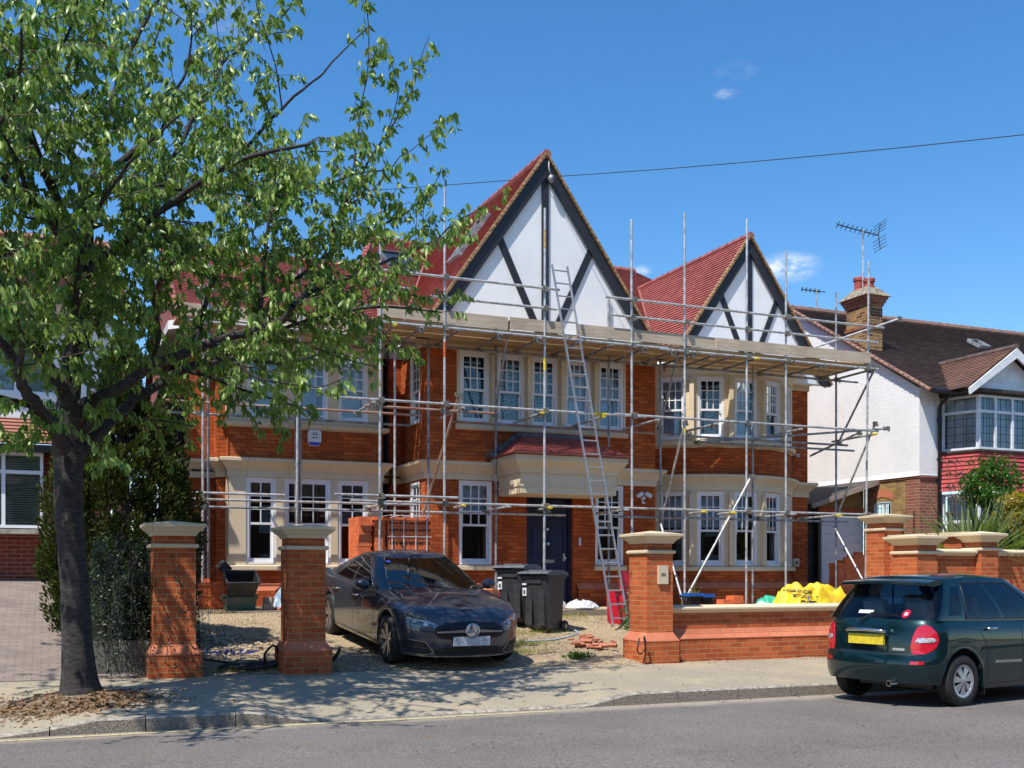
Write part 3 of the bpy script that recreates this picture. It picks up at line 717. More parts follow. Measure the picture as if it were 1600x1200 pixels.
ro1=gable(9.26,10.12,20.0,20.075,6.2,1.42,6.62,11.98,None,mainY,[(9.18,6.3),(9.33,6.3),(9.33,9.62),(9.18,9.62)],[dg(8.18,8.45,9.20,6.3,.145),dg(10.38,8.45,9.36,6.3,.145)],bw_=.235)
ro2=gable(15.13,9.55,21.30,21.375,6.2,1.42,12.80,17.46,None,mainY,[(15.06,6.3),(15.21,6.3),(15.21,9.1),(15.06,9.1)],[dg(14.32,8.15,15.1,6.4,.13),dg(15.95,8.15,15.2,6.4,.13)],bw_=.215)
# wire bracket under the first apex
k=MB(); k.lathe([(.02,-.12),(.05,-.09),(.07,-.03),(.05,.03),(.02,.05)],(9.33,19.93,9.62),'z',12); k.tube([(9.31,20.0,10.0),(9.29,19.95,9.8),(9.33,19.93,9.66)],.018,6); k.build('wire_bracket','galv_dull',H_,smooth=True)
# main roof
mr=MB(); z_=lambda y: 9.63+.65*(y-26.7)
tiled(mr,[(2.3,21.75,z_(21.75)),(6.93,21.75,z_(21.75)),(6.93,25.8,z_(25.8)),(2.3,25.8,z_(25.8))],.1,.016)
tiled(mr,[(6.93,21.75,z_(21.75)),(17.5,21.75,z_(21.75)),(17.5,25.0,z_(25.0)),(15.8,28,z_(28)),(7.83,28,z_(28)),(6.93,25.8,z_(25.8))],.1,.016)
o=mr.build('main_roof','tile_red',H_,fix=False,uvf=lambda x,y,z:(x,z/.545))
bk=MB(); bk.quad((2.3,25.8,z_(25.8)),(6.93,25.8,z_(25.8)),(6.93,31,5.9),(2.3,31,5.9)); bk.poly([(6.93,25.8,z_(25.8)),(7.83,28,z_(28)),(15.8,28,z_(28)),(17.5,31,7.0),(17.5,33,5.9),(6.93,33,5.9)]); bk.poly([(17.5,21.75,6.3),(17.5,25.0,z_(25)),(15.8,28,z_(28)),(17.5,31,6)])
bk.poly([(2.45,21.8,6.3),(2.45,25.8,z_(25.8)-.03),(2.45,31,5.9)])
bk.build('rear_roof','tile_red',o,fix=False)
rt=MB(); ridge_tiles(rt,(2.3,25.8,z_(25.8)),(6.9,25.8,z_(25.8)),.1); ridge_tiles(rt,(7.83,28,z_(28)),(15.8,28,z_(28)),.1); ridge_tiles(rt,(6.95,25.82,z_(25.8)),(7.83,28,z_(28)),.09); ridge_tiles(rt,(2.32,21.75,z_(21.75)),(2.32,25.8,z_(25.8)),.07); rt.build('ridge','tile_red',o)
# valleys in lead-dark tile
vl=MB()
for ax,az,xe in ((9.26,10.12,6.62),(9.26,10.12,11.92),(15.13,9.55,12.80)):
    ze=az-1.42*abs(ax-xe); vl.tube([(ax,mainY(az)-.02,az+.02),(xe,mainY(ze)-.02,ze+.02)],.035,6)
vl.build('valley','tile_red',o)
# rooflights
def rooflight(pts,roof,fr='timber_white'):
    P=[Vector(p) for p in pts]; n=(P[1]-P[0]).cross(P[3]-P[0]).normalized()
    if n.z<0:n=-n
    m=MB(); h=.09
    for a,b in zip(P,P[1:]+P[:1]): m.bar(a+n*h/2,b+n*h/2,.05,h,n)
    f=m.build('rooflight',fr,roof)
    g=MB(); g.quad(*[p+n*.05 for p in P]); g.build('pane','glass',f,fix=False); g=MB(); g.quad(*[p+n*.02 for p in P]); g.build('blind','room_dark' if fr!='timber_white' else 'blind',f,fix=False)
gl=lambda x,y:(x,y,10.12-1.42*abs(9.26-x)+.02)
rooflight([gl(7.95,21.45),gl(8.62,21.45),gl(8.62,22.10),gl(7.95,22.10)],ro1,'galv_dull')
ms=lambda x,y:(x,y,z_(y)+.03)
rooflight([ms(7.75,26.0),ms(8.5,26.0),ms(8.5,26.95),ms(7.75,26.95)],o,'lead')
k=MB(); k.quad(*[Vector(ms(*q))+Vector((0,0,.03)) for q in ((7.7,25.55),(8.9,25.55),(8.9,26.0),(7.7,26.0))]); k.build('dark_sheet','lead',o)  # flat dark grey sheet below the rooflight
# downpipe in the recess, hopper
k=MB(); k.tube([(6.45,YL-.07,6.3),(6.45,YL-.07,3.98),(6.47,YL-.22,3.88),(6.47,YL-.30,3.78),(6.47,YL-.26,3.5),(6.45,YL-.1,3.38),(6.45,YL-.07,.95)],.04,10)
for z in (6.0,5.2,4.4,3.2,2.4,1.6): k.tube([(6.45,YL-.07,z),(6.45,YL-.07,z+.06)],.052,10)
k.build('downpipe','gutter_black',H_,smooth=40)
k=MB(); k.tube([(2.48,21.98,6.3),(2.38,22.1,5.9),(2.36,22.1,1)],.04,8); k.build('downpipe','gutter_black',H_,smooth=40)
# alarm box, cameras, bell, socket
ab=MB(); pts=[(-.13,.10),(-.10,.16),(.10,.16),(.13,.10),(.13,-.07),(.075,-.16),(-.075,-.16),(-.13,-.07)]
v=[(4.80+x,y,4.28+z) for y in (YB-.09,YB-.001) for x,z in pts]; ab.add(v,[tuple(range(8)),tuple(range(8,16))]+[(i,(i+1)%8,8+(i+1)%8,8+i) for i in range(8)])
a_=ab.build('alarm_box','sticker',H_)
ab=MB(); pp=[(-.12,-.085),(.12,-.085),(.07,-.15),(-.07,-.15)]; ab.poly([(4.80+x,YB-.094,4.28+z) for x,z in pp]); ab.build('stripe','blue_ink',a_)
ab=MB()
for x0_,z0_ in ((-.045,.06),(.012,.05)): ab.poly([(4.80+x0_+dx,YB-.094,4.28+z0_+dz) for dx,dz in ((0,0),(.028,.0),(.045,.06),(.02,.045))])
ab.box(4.74,4.86,YB-.095,YB-.091,4.275,4.29); ab.build('emblem','ink',a_)
def cctv(x,y,z,ang):
    m=MB(); M=frame_M(x,y,ang); m.lathe([(0,-.09),(.03,-.085),(.045,-.06),(.05,0)],(0,0,0),'y',16,M=Matrix.Translation((x,y,z))@M.to_3x3().to_4x4())
    c1=m.build('camera_housing','sticker',H_,smooth=40)
    m=MB(); m.lathe([(0,-.10),(.02,-.098),(.022,-.085)],(0,0,0),'y',12,M=Matrix.Translation((x,y,z))@M.to_3x3().to_4x4()); m.build('lens','ink',c1,smooth=True)
cctv(2.55,YL,4.47,0); cctv(16.85,YR,4.5,.3)
m=MB(); m.lathe([(0,-.12),(.035,-.1),(.04,0)],(11.67,YG,3.22),'y',14)
for s_ in (-1,1): 
    M=Matrix.Translation((11.67+s_*.10,YG-.10,3.28))@Matrix.Rotation(s_*.5,4,'Y'); m.mbox(M,-.075,.075,-.03,.03,-.03,.045)
m.box(11.64,11.70,YG-.09,YG-.03,3.10,3.2); c1=m.build('floodlight_camera','sticker',H_); m=MB(); m.lathe([(0,-.125),(.022,-.12),(.025,-.11)],(11.68,YG,3.16),'y',12); m.build('lens','ink',c1)
m=MB(); m.box(10.16,10.20,YG-.03,YG-.001,2.20,2.36); m.build('doorbell','sticker',H_); m=MB(); m.box(16.70,16.86,YR-.08,YR-.001,1.78,1.98); c1=m.build('isolator_box','coping',H_); m=MB(); m.box(16.76,16.80,YR-.1,YR-.081,1.84,1.92); m.build('switch','ink',c1)
# paler replaced bricks here and there on the walls (real material differences)
# ------------------------------------------------------------ ground
def sheet(name,mat,x0,x1,y0,y1,nx,ny,zf,uvw=False,smooth=True):
    mb=MB(); xs=[x0+(x1-x0)*i/nx for i in range(nx+1)]; ys=[y0+(y1-y0)*j/ny for j in range(ny+1)]
    mb.add([(x,y,zf(x,y)) for y in ys for x in xs],[(j*(nx+1)+i,j*(nx+1)+i+1,(j+1)*(nx+1)+i+1,(j+1)*(nx+1)+i) for j in range(ny) for i in range(nx)])
    return structure(mb.build(name,mat,None,smooth=smooth,fix=False))
sheet('terrain','grassland',-700,700,-600,900,2,2,lambda x,y:-.35)
def rz_(x,y): return .02*min(abs(y-11.65),3.5)-.0 if y<11.65 else 0
sheet('road','asphalt',-90,110,4.4,11.66,4,14,lambda x,y:.016*min(11.65-y,3.6) if y>8.05 else .0576-.012*(8.05-y))
sheet('far_pavement','pavement',-90,110,-3,4.38,2,2,lambda x,y:.12)
# kerb with dropped sections
def kh(x):
    def st(x,a,b): return max(0,min(1,(x-a)/(b-a)))
    return .025+.120*(st(x,-.35,.45)*(1-st(x,1.95,2.6))+st(x,5.9,6.55))
def pz(x,y):
    k=max(0,min(1,(y-11.8)/2.45)); w=math.exp(-((y-11.8)/1.1)**2) if y>11.8 else 1
    return (kh(x))*(1-k)+zb(x)*k + (.012*math.sin(x*1.7+y)*k*(1-k)*2)
kb=MB(); x=-30
while x<45:
    L=.9 if -1<x<20 else 3; n=6
    for q in range(n):
        a=x+.006+(L-.012)*q/n; b=x+.006+(L-.012)*(q+1)/n
        prof=lambda X:[(X,11.652,-.05),(X,11.655,kh(X)-.018),(X,11.675,kh(X)),(X,11.80,kh(X)+.001),(X,11.80,-.05)]
        A,B=prof(a),prof(b); o=A+B; kb.cm=0; kb.add(o,[(0,1,6,5)]); kb.cm=1; kb.add(o,[(1,2,7,6),(2,3,8,7)]); kb.cm=0
        if q==0: kb.add(A,[(0,1,2,3,4)])
        if q==n-1: kb.add(B,[(0,1,2,3,4)])
    x+=L
structure(kb.build('kerb',['kerb','kerb_top'],None,fix=False))
sheet('pavement','pavement',-30,45,11.80,14.30,300,14,pz)
mb=MB(); 
for q in range(60):
    a=-12+q*.3; 
    wob=lambda x:.012*math.sin(x*3.1)+.01*math.sin(x*7.7)
    if a<5.2: mb.quad((a,11.42+wob(a),.0085),(a+.3,11.42+wob(a+.3),.0085),(a+.3,11.50+wob(a+.3),.0075),(a,11.50+wob(a),.0075))
structure(mb.build('road_marking','yellow_line',None,fix=False))
from mathutils import noise as mn
def gr(x,y):
    z=gz(x,y); 
    if y>14.3: z+=.03*mn.noise(Vector((x*1.1,y*1.1,0)))+.012*mn.noise(Vector((x*5,y*5,3)))
    # low spoil heap behind the first pillar
    z+=.16*math.exp(-((x-2.2)/.55)**2-((y-17.0)/.5)**2)
    return z
sheet('front_garden','gravel',1.02,13.3,14.27,22.2,170,110,gr)
sheet('side_passage','concrete_slab',13.3,19.4,14.8,30,8,20,lambda x,y:max(gz(13,y),.3)+.012)
sheet('driveway','paving',-14,1.02,14.27,22.4,16,20,lambda x,y:gz(min(x,.99),y))
sheet('neighbour_garden','soil',15.3,40,14.6,24,10,8,lambda x,y:1.05)
# ------------------------------------------------------------ gate pillars, walls
def splay_prism(mb,x0,x1,y0,y1,z0,z1,e):
    a=[(x0-e,y0-e,z0),(x1+e,y0-e,z0),(x1+e,y1+e,z0),(x0-e,y1+e,z0)]; b=[(x0,y0,z1),(x1,y0,z1),(x1,y1,z1),(x0,y1,z1)]
    mb.add(a+b,[(0,1,5,4),(1,2,6,5),(2,3,7,6),(3,0,4,7)])
def pillar(x0,x1,y0,y1,ztop,label,group='brick gate pillars with stone caps',plinth=.72,zbase=None,sc=1.0):
    cx,cy=(x0+x1)/2,(y0+y1)/2; zb_=zbase if zbase is not None else gz(cx,max(y0,14.2))-.12
    t=thing('gate_pillar',(cx,cy,zb_+.1),label,'gate pillar',group)
    zc=ztop-.20*sc   # underside of cap
    m=MB(); m.box(x0,x1,y0,y1,plinth,zc-.155); m.box(x0+.012,x1-.012,y0+.012,y1-.012,zc-.098,zc); m.build('shaft','brick_wall',t)
    if plinth>zb_+.15:
        m=MB(); m.box(x0-.07,x1+.07,y0-.07,y1+.07,zb_,plinth-.12); m.build('plinth','brick_wall',t); m=MB(); splay_prism(m,x0,x1,y0,y1,plinth-.12,plinth,.075); m.box(x0-.075,x1+.075,y0-.075,y1+.075,plinth-.135,plinth-.12); m.build('plinth_course','splay',t)
    p=[(x0,y0),(x0,y1),(x1,y1),(x1,y0)]  # clockwise seen from above => out is left
    p=p[::-1]
    p=[(x0,y0),(x1,y0),(x1,y1),(x0,y1)]
    m=MB(); m.sweep([(-.03,zc-.155),(.015,zc-.155),(.032,zc-.145),(.036,zc-.125),(.030,zc-.105),(.012,zc-.098),(-.03,zc-.098)],p,closed=True); m.build('stone_band','coping',t,smooth=40)
    s=sc; m=MB(); e=.115*s; m.sweep([(-.02,zc),(.01,zc+.001),(.02,zc+.03*s),(.045,zc+.055*s),(.075*s,zc+.075*s),(.095*s,zc+.10*s),(e,zc+.115*s),(e,zc+.15*s)],p,closed=True)
    A=[(x0-e,y0-e,zc+.15*s),(x1+e,y0-e,zc+.15*s),(x1+e,y1+e,zc+.15*s),(x0-e,y1+e,zc+.15*s),(cx,cy,ztop)]; m.add(A,[(0,1,4),(1,2,4),(2,3,4),(3,0,4)])
    m.build('cap','coping',t,smooth=35)
    return t
pillar(1.19,1.70,14.2,14.75,2.28,'brick gate pillar between the dark hanging shrub and the gravel, leftmost of the gate pillars')
pillar(2.87,3.36,14.2,14.72,2.27,'brick gate pillar just left of the grey saloon car, dappled by tree shade')
pc=pillar(8.23,8.68,14.2,14.74,2.26,'brick gate pillar with a cream house number plaque, at the end of the low wall')
m=MB(); m.box(8.41,8.58,14.165,14.199,1.45,1.73); pq=m.build('number_plaque','coping',pc); m=MB()
for i in range(3): m.box(8.455+i*.028,8.475+i*.028,14.160,14.1649,1.575,1.615)
m.build('number','concrete',pq)
pillar(13.45,13.90,14.2,14.78,2.29,'brick gate pillar directly behind the green hatchback roof, right end of the low wall')
pillar(15.0,15.50,16.7,17.22,2.80,'tall brick pillar standing back beside the garage door, crossed by scaffold shadows',plinth=.5,zbase=.4)
pillar(14.97,15.37,14.28,14.68,2.36,'small brick pillar with stone cap in front of the spiky phormium','brick gate pillars with stone caps',plinth=.5,zbase=.25)
def garden_wall(x0,x1,y0,y1,ztop,label,base=None,plinth=.75,cap=.075):
    b=(base if base is not None else gz((x0+x1)/2,14.25)-.15)
    t=thing('garden_wall',((x0+x1)/2,(y0+y1)/2,b+.1),label,'garden wall')
    m=MB(); m.box(x0,x1,y0,y1,b,ztop-.10); m.build('brickwork','brick_wall',t)
    if plinth:
        m=MB(); m.box(x0+.004,x1-.004,y0-.10,y0-.0005,b,plinth-.14); m.build('plinth','brick_wall',t)
        m=MB(); P=[(-.0,plinth),(.03,plinth-.06),(.045,plinth-.065),(.045,plinth-.075),(.108,plinth-.14),(.108,plinth-.152),(0,plinth-.152)]
        m.sweep(P[::-1],[(x0,y0),(x1,y0)]); m.build('splay_course','splay',t)
    m=MB(); o=cap; zc=ztop-.10
    m.sweep([(-.0,zc),(.015,zc),(.03,zc+.02),(o-.01,zc+.045),(o,zc+.055),(o,zc+.08),((y0-y1)/2,ztop+.02)],[(x0,y0),(x1,y0)]); m.sweep([(-.0,zc),(o-.01,zc+.045),(o,zc+.055),(o,zc+.08),((y0-y1)/2,ztop+.02)],[(x1,y1),(x0,y1)])
    m.build('coping','coping',t,smooth=35)
    return t
garden_wall(8.70,13.43,14.42,14.66,1.10,'low brick garden wall with cream coping running to the green hatchback')
garden_wall(13.92,14.95,14.40,14.64,2.02,'higher brick wall with stone coping in front of the phormium leaves',base=.2,plinth=0)
garden_wall(15.39,19.5,14.40,14.64,2.02,'brick boundary wall with coping at the right edge below the yellow-green shrub',base=.2,plinth=0)
t=thing('return_wall',(15.2,15.7,.5),'short brick return wall with sloping stone coping between two pillars','garden wall')
m=MB(); m.box(15.12,15.36,14.70,16.7,.4,2.28); m.build('brickwork','brick_wall',t); m=MB(); m.box(15.05,15.43,14.72,16.68,2.281,2.36); m.build('coping','coping',t)
# concrete panels at left, dwarf wall
t=thing('panel_fence',(.7,14.5,.3),'low stained concrete panel fence under the dark hanging shrub','fence')
for a,b in ((.18,.66),(.68,1.16)):
    m=MB(); m.box(a,b,14.50,14.56,.2,.76); m.build('panel','concrete',t)
m=MB(); m.box(.1,1.17,14.46,14.60,.15,.36); m.build('gravel_board','concrete',t)
# ------------------------------------------------------------ left neighbour
Hn=thing('rendered_house',(-2,23,1.5),'white rendered neighbouring house with brown tiled roof, seen behind the tree at left','house')
yF=20.6
m=MB(); fm=frame_M(0,yF); W1=(-1.9,-.14,2.40,3.66); W2=(-1.8,.10,4.72,6.0)
panel(m,fm,-9,1.0,4.2,6.5,[W2]); panel(m,frame_M(1.0,yF,math.pi/2),0,8,1.2,6.5); m.build('render_wall','render_white',Hn,fix=False)
m=MB(); panel(m,fm,-9,1.0,1.2,2.38); panel(m,fm,-.1,1.0,2.38,3.8); m.build('brick_wall','brick_left',Hn,fix=False)
m=MB(); tiled(m,[(-9,yF-.55,3.80),(1.05,yF-.55,3.80),(1.05,yF-.0,4.28),(-9,yF-.0,4.28)],.1,.014); m.build('tiled_band','tile_orange',Hn,fix=False,uvf=lambda x,y,z:(x,z/.65))
m=MB(); m.box(-9,1.05,yF-.6,yF-.1,3.66,3.78); m.build('gutter','gutter_black',Hn)
m=MB(); m.box(-9,.98,yF-.5,yF-.01,2.28,2.36); m.build('window_sill','concrete_slab',Hn)
def casement(par,M,x0,x1,z0,z1,cols,trans,mat='upvc',lead=False,back=None,seed=0,fw=.05):
    mb=MB(); b=lambda a,c,d,e,g,h: mb.mbox(M,a,c,d,e,g,h); f=fw
    b(x0,x1,.03,.10,z0,z0+f); b(x0,x1,.03,.10,z1-f,z1); b(x0,x0+f,.03,.10,z0+f,z1-f); b(x1-f,x1,.03,.10,z0+f,z1-f)
    for k in range(1,cols): x=x0+(x1-x0)*k/cols; b(x-f*.6,x+f*.6,.035,.095,z0+f,z1-f)
    zt=z0+(z1-z0)*trans
    if trans<1: b(x0+f,x1-f,.03,.09,zt-f*.6,zt+f*.6)
    w=mb.build('window',mat,par)
    p=MB(); p.quad(*[M@Vector(q) for q in ((x0+f,.075,z0+f),(x1-f,.075,z0+f),(x1-f,.075,z1-f),(x0+f,.075,z1-f))]); p.build('pane','glass',w,fix=False)
    if lead:
        l=MB(); n=cols*3
        for k in range(1,n):
            x=x0+(x1-x0)*k/n; l.mbox(M,x-.006,x+.006,.068,.074,z0+f,z1-f)
        for k in range(1,5): z=z0+(zt-z0)*k/5+.02; l.mbox(M,x0+f,x1-f,.067,.073,z-.006,z+.006)
        l.build('leading','gutter_black',w)
    if back=='slats':
        sb=MB(); z=z0+f
        while z<z1-f: sb.mbox(M,x0+f,x1-f,.14,.165,z,z+.027); z+=.04
        sb.build('blind','blind',w)
    elif back: curtain_mb(M,x0+f,x1-f,z0+f,z1-f,.2,seed=seed,amp=.015).build('curtain',back,w,fix=False,smooth=True)
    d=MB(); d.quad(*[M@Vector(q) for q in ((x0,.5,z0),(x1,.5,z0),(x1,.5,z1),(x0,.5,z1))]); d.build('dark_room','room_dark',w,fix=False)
    return w
fb=frame_M(0,yF-.42)
casement(Hn,fb,-1.95,-.10,2.38,3.66,3,.74,back='slats'); 
casement(Hn,frame_M(0,yF),-1.8,.10,4.72,6.0,3,.72,back='curtain_and_reflection')
m=MB(); tiled(m,[(-9,yF-.45,6.35),(1.2,yF-.45,6.35),(1.2,26.2,9.0),(-9,26.2,9.0)],.1,.014); r_=m.build('roof','tile_brown_left',Hn,fix=False,uvf=lambda x,y,z:(x,z/.43))
m=MB(); m.quad((-9,26.2,9.0),(1.2,26.2,9.0),(1.2,32,6.3),(-9,32,6.3)); m.poly([(1.0,yF,6.5),(1.0,26.2,8.9),(1.0,32,6.2),(1.0,32,1),(1.0,yF,1)]); m.build('rear_roof','tile_brown_left',r_,fix=False)
m=MB(); m.box(-9,1.2,yF-.55,yF-.42,6.22,6.34); m.build('gutter','gutter_black',Hn); m=MB(); m.box(-9,1.2,yF-.419,yF-.001,6.24,6.28); m.build('soffit','timber_white',Hn)
m=MB(); m.box(1.201,1.26,yF-.40,26.1,6.28,6.5); 
ridge_tiles(m,(1.2,yF-.4,6.42),(1.2,26.2,9.04),.07); ridge_tiles(m,(-9,26.2,9.02),(1.2,26.2,9.02),.1); m.build('ridge','tile_orange',r_)
# ------------------------------------------------------------ right neighbour
Hr=thing('pebbledash_house',(24,22,1),'white pebbledashed semi with brown roof, brick chimney and red tile-hung bay at right','house')
XN,YN=19.35,20.35
m=MB(); sm=frame_M(XN,30,-math.pi/2)
m.poly([(XN,30,4.02),(XN,YN,4.02),(XN,YN,6.1),(XN,25.1,8.95),(XN,30,6.1)]); panel(m,frame_M(0,YN),XN,34,4.02,6.15,[(20.0,22.6,4.3,6.0)]); 
m.quad((XN-.05,30,3.98),(XN-.05,YN-.04,3.98),(XN,YN,4.10),(XN,30,4.10)); m.build('render_wall','pebbledash',Hr,fix=False)
m=MB(); panel(m,frame_M(XN,22.3,-math.pi/2),0,22.3-YN-.45,.6,4.0,[(.35,.98,2.60,3.42)]); m.build('side_wall','brick_yellow',Hr,fix=False)
m=MB(); panel(m,frame_M(XN-.012,YN+.45,-math.pi/2),0,.462,.6,4.0); panel(m,frame_M(0,YN-.012),XN-.012,34,.6,4.0,[(20.05,22.6,1.5,3.9)]); m.build('front_wall','brick_old',Hr,fix=False)
m=MB(); m.box(XN-.03,XN+.9,YN-.05,YN+1.9,3.93,3.975); m.build('drip_course','brick_old',Hr)
m=MB(); sM=frame_M(XN-.004,22.3,-math.pi/2)
for k in range(11):
    t=k/10; x=.30+.73*t; z=3.44+.10*math.sin(math.pi*t); m.mbox(sM,x-.033,x+.033,-.01,.02,z,z+.2)
m.build('brick_arch','splay',Hr)
casement(Hr,frame_M(XN,22.3,-math.pi/2),.35,.98,2.62,3.40,2,1,lead=True,fw=.045)
rf=MB(); zz=lambda y:6.02+.585*(y-19.9)
tiled(rf,[(XN-.12,19.85,zz(19.85)),(36,19.85,zz(19.85)),(36,25.1,zz(25.1)),(XN-.12,25.1,zz(25.1))],.1,.014); r_=rf.build('roof','tile_brown',Hr,fix=False,uvf=lambda x,y,z:(x,z/.505))
m=MB(); m.quad((XN-.12,25.1,zz(25.1)),(36,25.1,zz(25.1)),(36,30.5,6),(XN-.12,30.5,6)); m.quad((XN-.12,19.85,zz(19.85)-.08),(36,19.85,zz(19.85)-.08),(36,25.1,zz(25.1)-.08),(XN-.12,25.1,zz(25.1)-.08)); m.build('rear_roof','tile_brown',r_,fix=False)
m=MB(); ridge_tiles(m,(XN-.12,25.1,zz(25.1)),(36,25.1,zz(25.1)),.11); m.build('ridge','tile_gablet',r_)
m=MB(); ridge_tiles(m,(XN-.13,19.85,zz(19.85)-.03),(XN-.13,25.1,zz(25.1)-.03),.05,.2); m.build('verge','tile_gablet',r_)
m=MB(); m.tube([(XN-.1,19.78,zz(19.85)-.05),(21,19.78,zz(19.85)-.06)],.065,8); m.build('gutter','gutter_black',Hr)
m=MB(); m.tube([(19.86,19.8,5.95),(19.88,YN-.15,5.72),(19.90,YN-.08,5.6),(19.90,YN-.08,1.0)],.042,8)
for z in (5.3,4.35): m.tube([(19.90,YN-.08,z),(19.90,YN-.08,z+.07)],.06,8)
m.build('downpipe','gutter_black',Hr,smooth=40)
rooflight([(24.35,23.3,zz(23.3)+.03),(24.75,23.3,zz(23.3)+.03),(24.75,23.75,zz(23.75)+.03),(24.35,23.75,zz(23.75)+.03)],r_,'galv_dull')
# chimney with pots and aerial
CX0,CX1,CY0,CY1=19.37,19.87,22.2,23.0
m=MB(); m.box(CX0,CX1,CY0,CY1,5.6,8.55); ch=m.build('chimney','brick_chimney',Hr)
m=MB(); 
for k in range(3): e=.03+.035*k; m.box(CX0-e,CX1+e,CY0-e,CY1+e,8.55+.075*k,8.6249+.075*k)
m.build('corbel','brick_old',ch); m=MB(); m.box(CX0-.035,CX1+.035,CY0-.035,CY1+.035,7.95,8.02); m.build('brick_band','brick_old',ch)
m=MB(); a=[(CX0-.16,CY0-.16,8.776),(CX1+.16,CY0-.16,8.776),(CX1+.16,CY1+.16,8.776),(CX0-.16,CY1+.16,8.776)]; b=[(CX0+.1,CY0+.1,9.05),(CX1-.1,CY0+.1,9.05),(CX1-.1,CY1-.1,9.05),(CX0+.1,CY1-.1,9.05)]
m.add(a+b,[(0,1,5,4),(1,2,6,5),(2,3,7,6),(3,0,4,7),(4,5,6,7),(3,2,1,0)]); m.build('flaunching','flaunching',ch)
for yy,h in ((22.42,.30),(22.80,.42)):
    m=MB(); m.lathe([(.12,0),(.125,.05),(.15,.06),(.15,.09),(.12,.11),(.125,h-.1),(.15,h-.09),(.155,h-.02),(.14,h),(.10,h),(.09,h-.15)],(19.62,yy,8.98),'z',16); m.build('chimney_pot','terracotta',ch,smooth=35)
def aerial(base,ztop,boom_dir,L,n,par,name='aerial',elem=.34,refl=True):
    m=MB(); b=Vector(base); top=Vector((b.x,b.y,ztop)); m.tube([b,top],.024,8); a=m.build(name,'galv',par)
    m=MB(); d=Vector(boom_dir).normalized(); s=d.cross(Vector((0,0,1))).normalized(); c=top-Vector((0,0,.05))
    m.tube([c-d*L*.38,c+d*L*.62],.014,6)
    for k in range(n):
        p=c+d*(L*(.62-.9*k/n)); e=elem*(.55+.1*k/n)
        for sg in (-1,1): m.tube([p,p+s*e*.5*sg+Vector((0,0,.06)),],.011,5); m.tube([p,p+s*e*.5*sg-Vector((0,0,.05))],.011,5)
    if refl:
        p=c-d*L*.38
        for sg in (-1,1):
            q=p-d*.05+Vector((0,0,.34*sg)); m.tube([p,q],.012,5)
            for k in range(1,5): z=p.lerp(q,k/4); m.tube([z-s*.36,z+s*.36],.008,5)
    m.build('antenna','wire_black',a)
    return a
aerial((19.60,22.62,8.9),10.62,(-.93,.25,.20),1.15,8,ch)
aerial((21.2,26.5,7.5),10.15,(-.9,.2,.06),.75,5,Hr,elem=.16,refl=False)
# bay: tile-hung between windows, canted, under a gablet
bx0,bx1=20.0,22.35; yb_=19.45
def canted(o=0): return [(bx0-o*1.0,YN),(bx0+.32-o*.4,yb_+.0-o),(bx1-.32+o*.4,yb_-o),(bx1+o,YN)]
m=MB(); pth=canted()
zt,z0=4.52,3.60
for k in range(9):
    za=z0+(zt-z0)*k/9; zb2=z0+(zt-z0)*(k+1)/9; e=.10*(1-k/9)**2
    m.sweep([(0,za),(.045+e,za),(.012+e*.8,zb2),(0,zb2)],pth)
m.build('hung_tiles','tile_hung',Hr,fix=False,uvf=lambda x,y,z:(x+y*.5,z))
m=MB(); m.sweep([(0,4.52),(.07,4.52),(.07,4.57),(0,4.575)],pth); m.build('bay_sill','fence_dark',Hr)
def cant_frames(): 
    out=[]
    for a,b in zip(pth,pth[1:]):
        a=Vector(a);b=Vector(b);ang=math.atan2(b.y-a.y,b.x-a.x); out.append((frame_M(a.x,a.y,ang),(b-a).length))
    return out
for i,(M,Lw) in enumerate(cant_frames()):
    cols=1 if i!=1 else 3
    casement(Hr,M,.03,Lw-.03,4.58,5.88,cols,.70,mat='timber_white',lead=True,back='curtain_and_reflection' if i==0 else 'curtain',seed=i,fw=.055)
    casement(Hr,M,.03,Lw-.03,1.75,3.54,cols if i==1 else 1,.62,mat='timber_white',back='curtain_and_reflection' if i!=1 else None,seed=i+4,fw=.06)
m=MB(); m.sweep([(0,1.0),(.02,1.0),(.02,1.72),(0,1.72)],pth); m.build('bay_base','brick_old',Hr)
m=MB(); m.sweep([(-.05,5.885),(.04,5.885),(.04,6.05),(-.05,6.05)],pth); m.build('bay_head','fence_dark',Hr)
# gablet
gx=21.25; gzp=7.02; gy=19.2; hwg=1.5; zg0=5.98
m=MB(); mainN=lambda z:19.9+(z-6.02)/.585
for s_ in (-1,1):
    tiled(m,[(gx+s_*hwg,gy,zg0),(gx,gy,gzp),(gx,mainN(gzp)+.1,gzp),(gx+s_*hwg,mainN(zg0)+.2,zg0)],.1,.014)
g_=m.build('gablet_roof','tile_gablet',Hr,fix=False,uvf=lambda x,y,z:(y,z/.57))
m=MB(); ridge_tiles(m,(gx,gy,gzp),(gx,mainN(gzp),gzp),.08); m.build('ridge','tile_brown',g_)
m=MB()
for s_ in (-1,1):
    P=[(gx,gzp-.03),(gx+s_*hwg,zg0-.03),(gx+s_*(hwg-.02),zg0-.18),(gx,gzp-.26)]; v=[(x,y,z) for y in (gy-.03,gy+.02) for x,z in P]; m.add(v,[(0,1,2,3),(4,5,6,7),(0,1,5,4),(1,2,6,5),(2,3,7,6),(3,0,4,7)])
m.build('bargeboard','timber_white',Hr)
m=MB(); m.poly([(gx-1.2,gy+.25,6.05),(gx+1.2,gy+.25,6.05),(gx,gy+.25,6.88)]); m.box(gx-1.3,gx+1.3,gy+.2,gy+.3,6.0,6.10); m.build('gablet_panel','timber_white',Hr,fix=False)
m=MB(); m.box(gx-1.3,gx+1.3,gy+.1,YN,5.92,5.999); m.build('soffit','fence_dark',Hr)
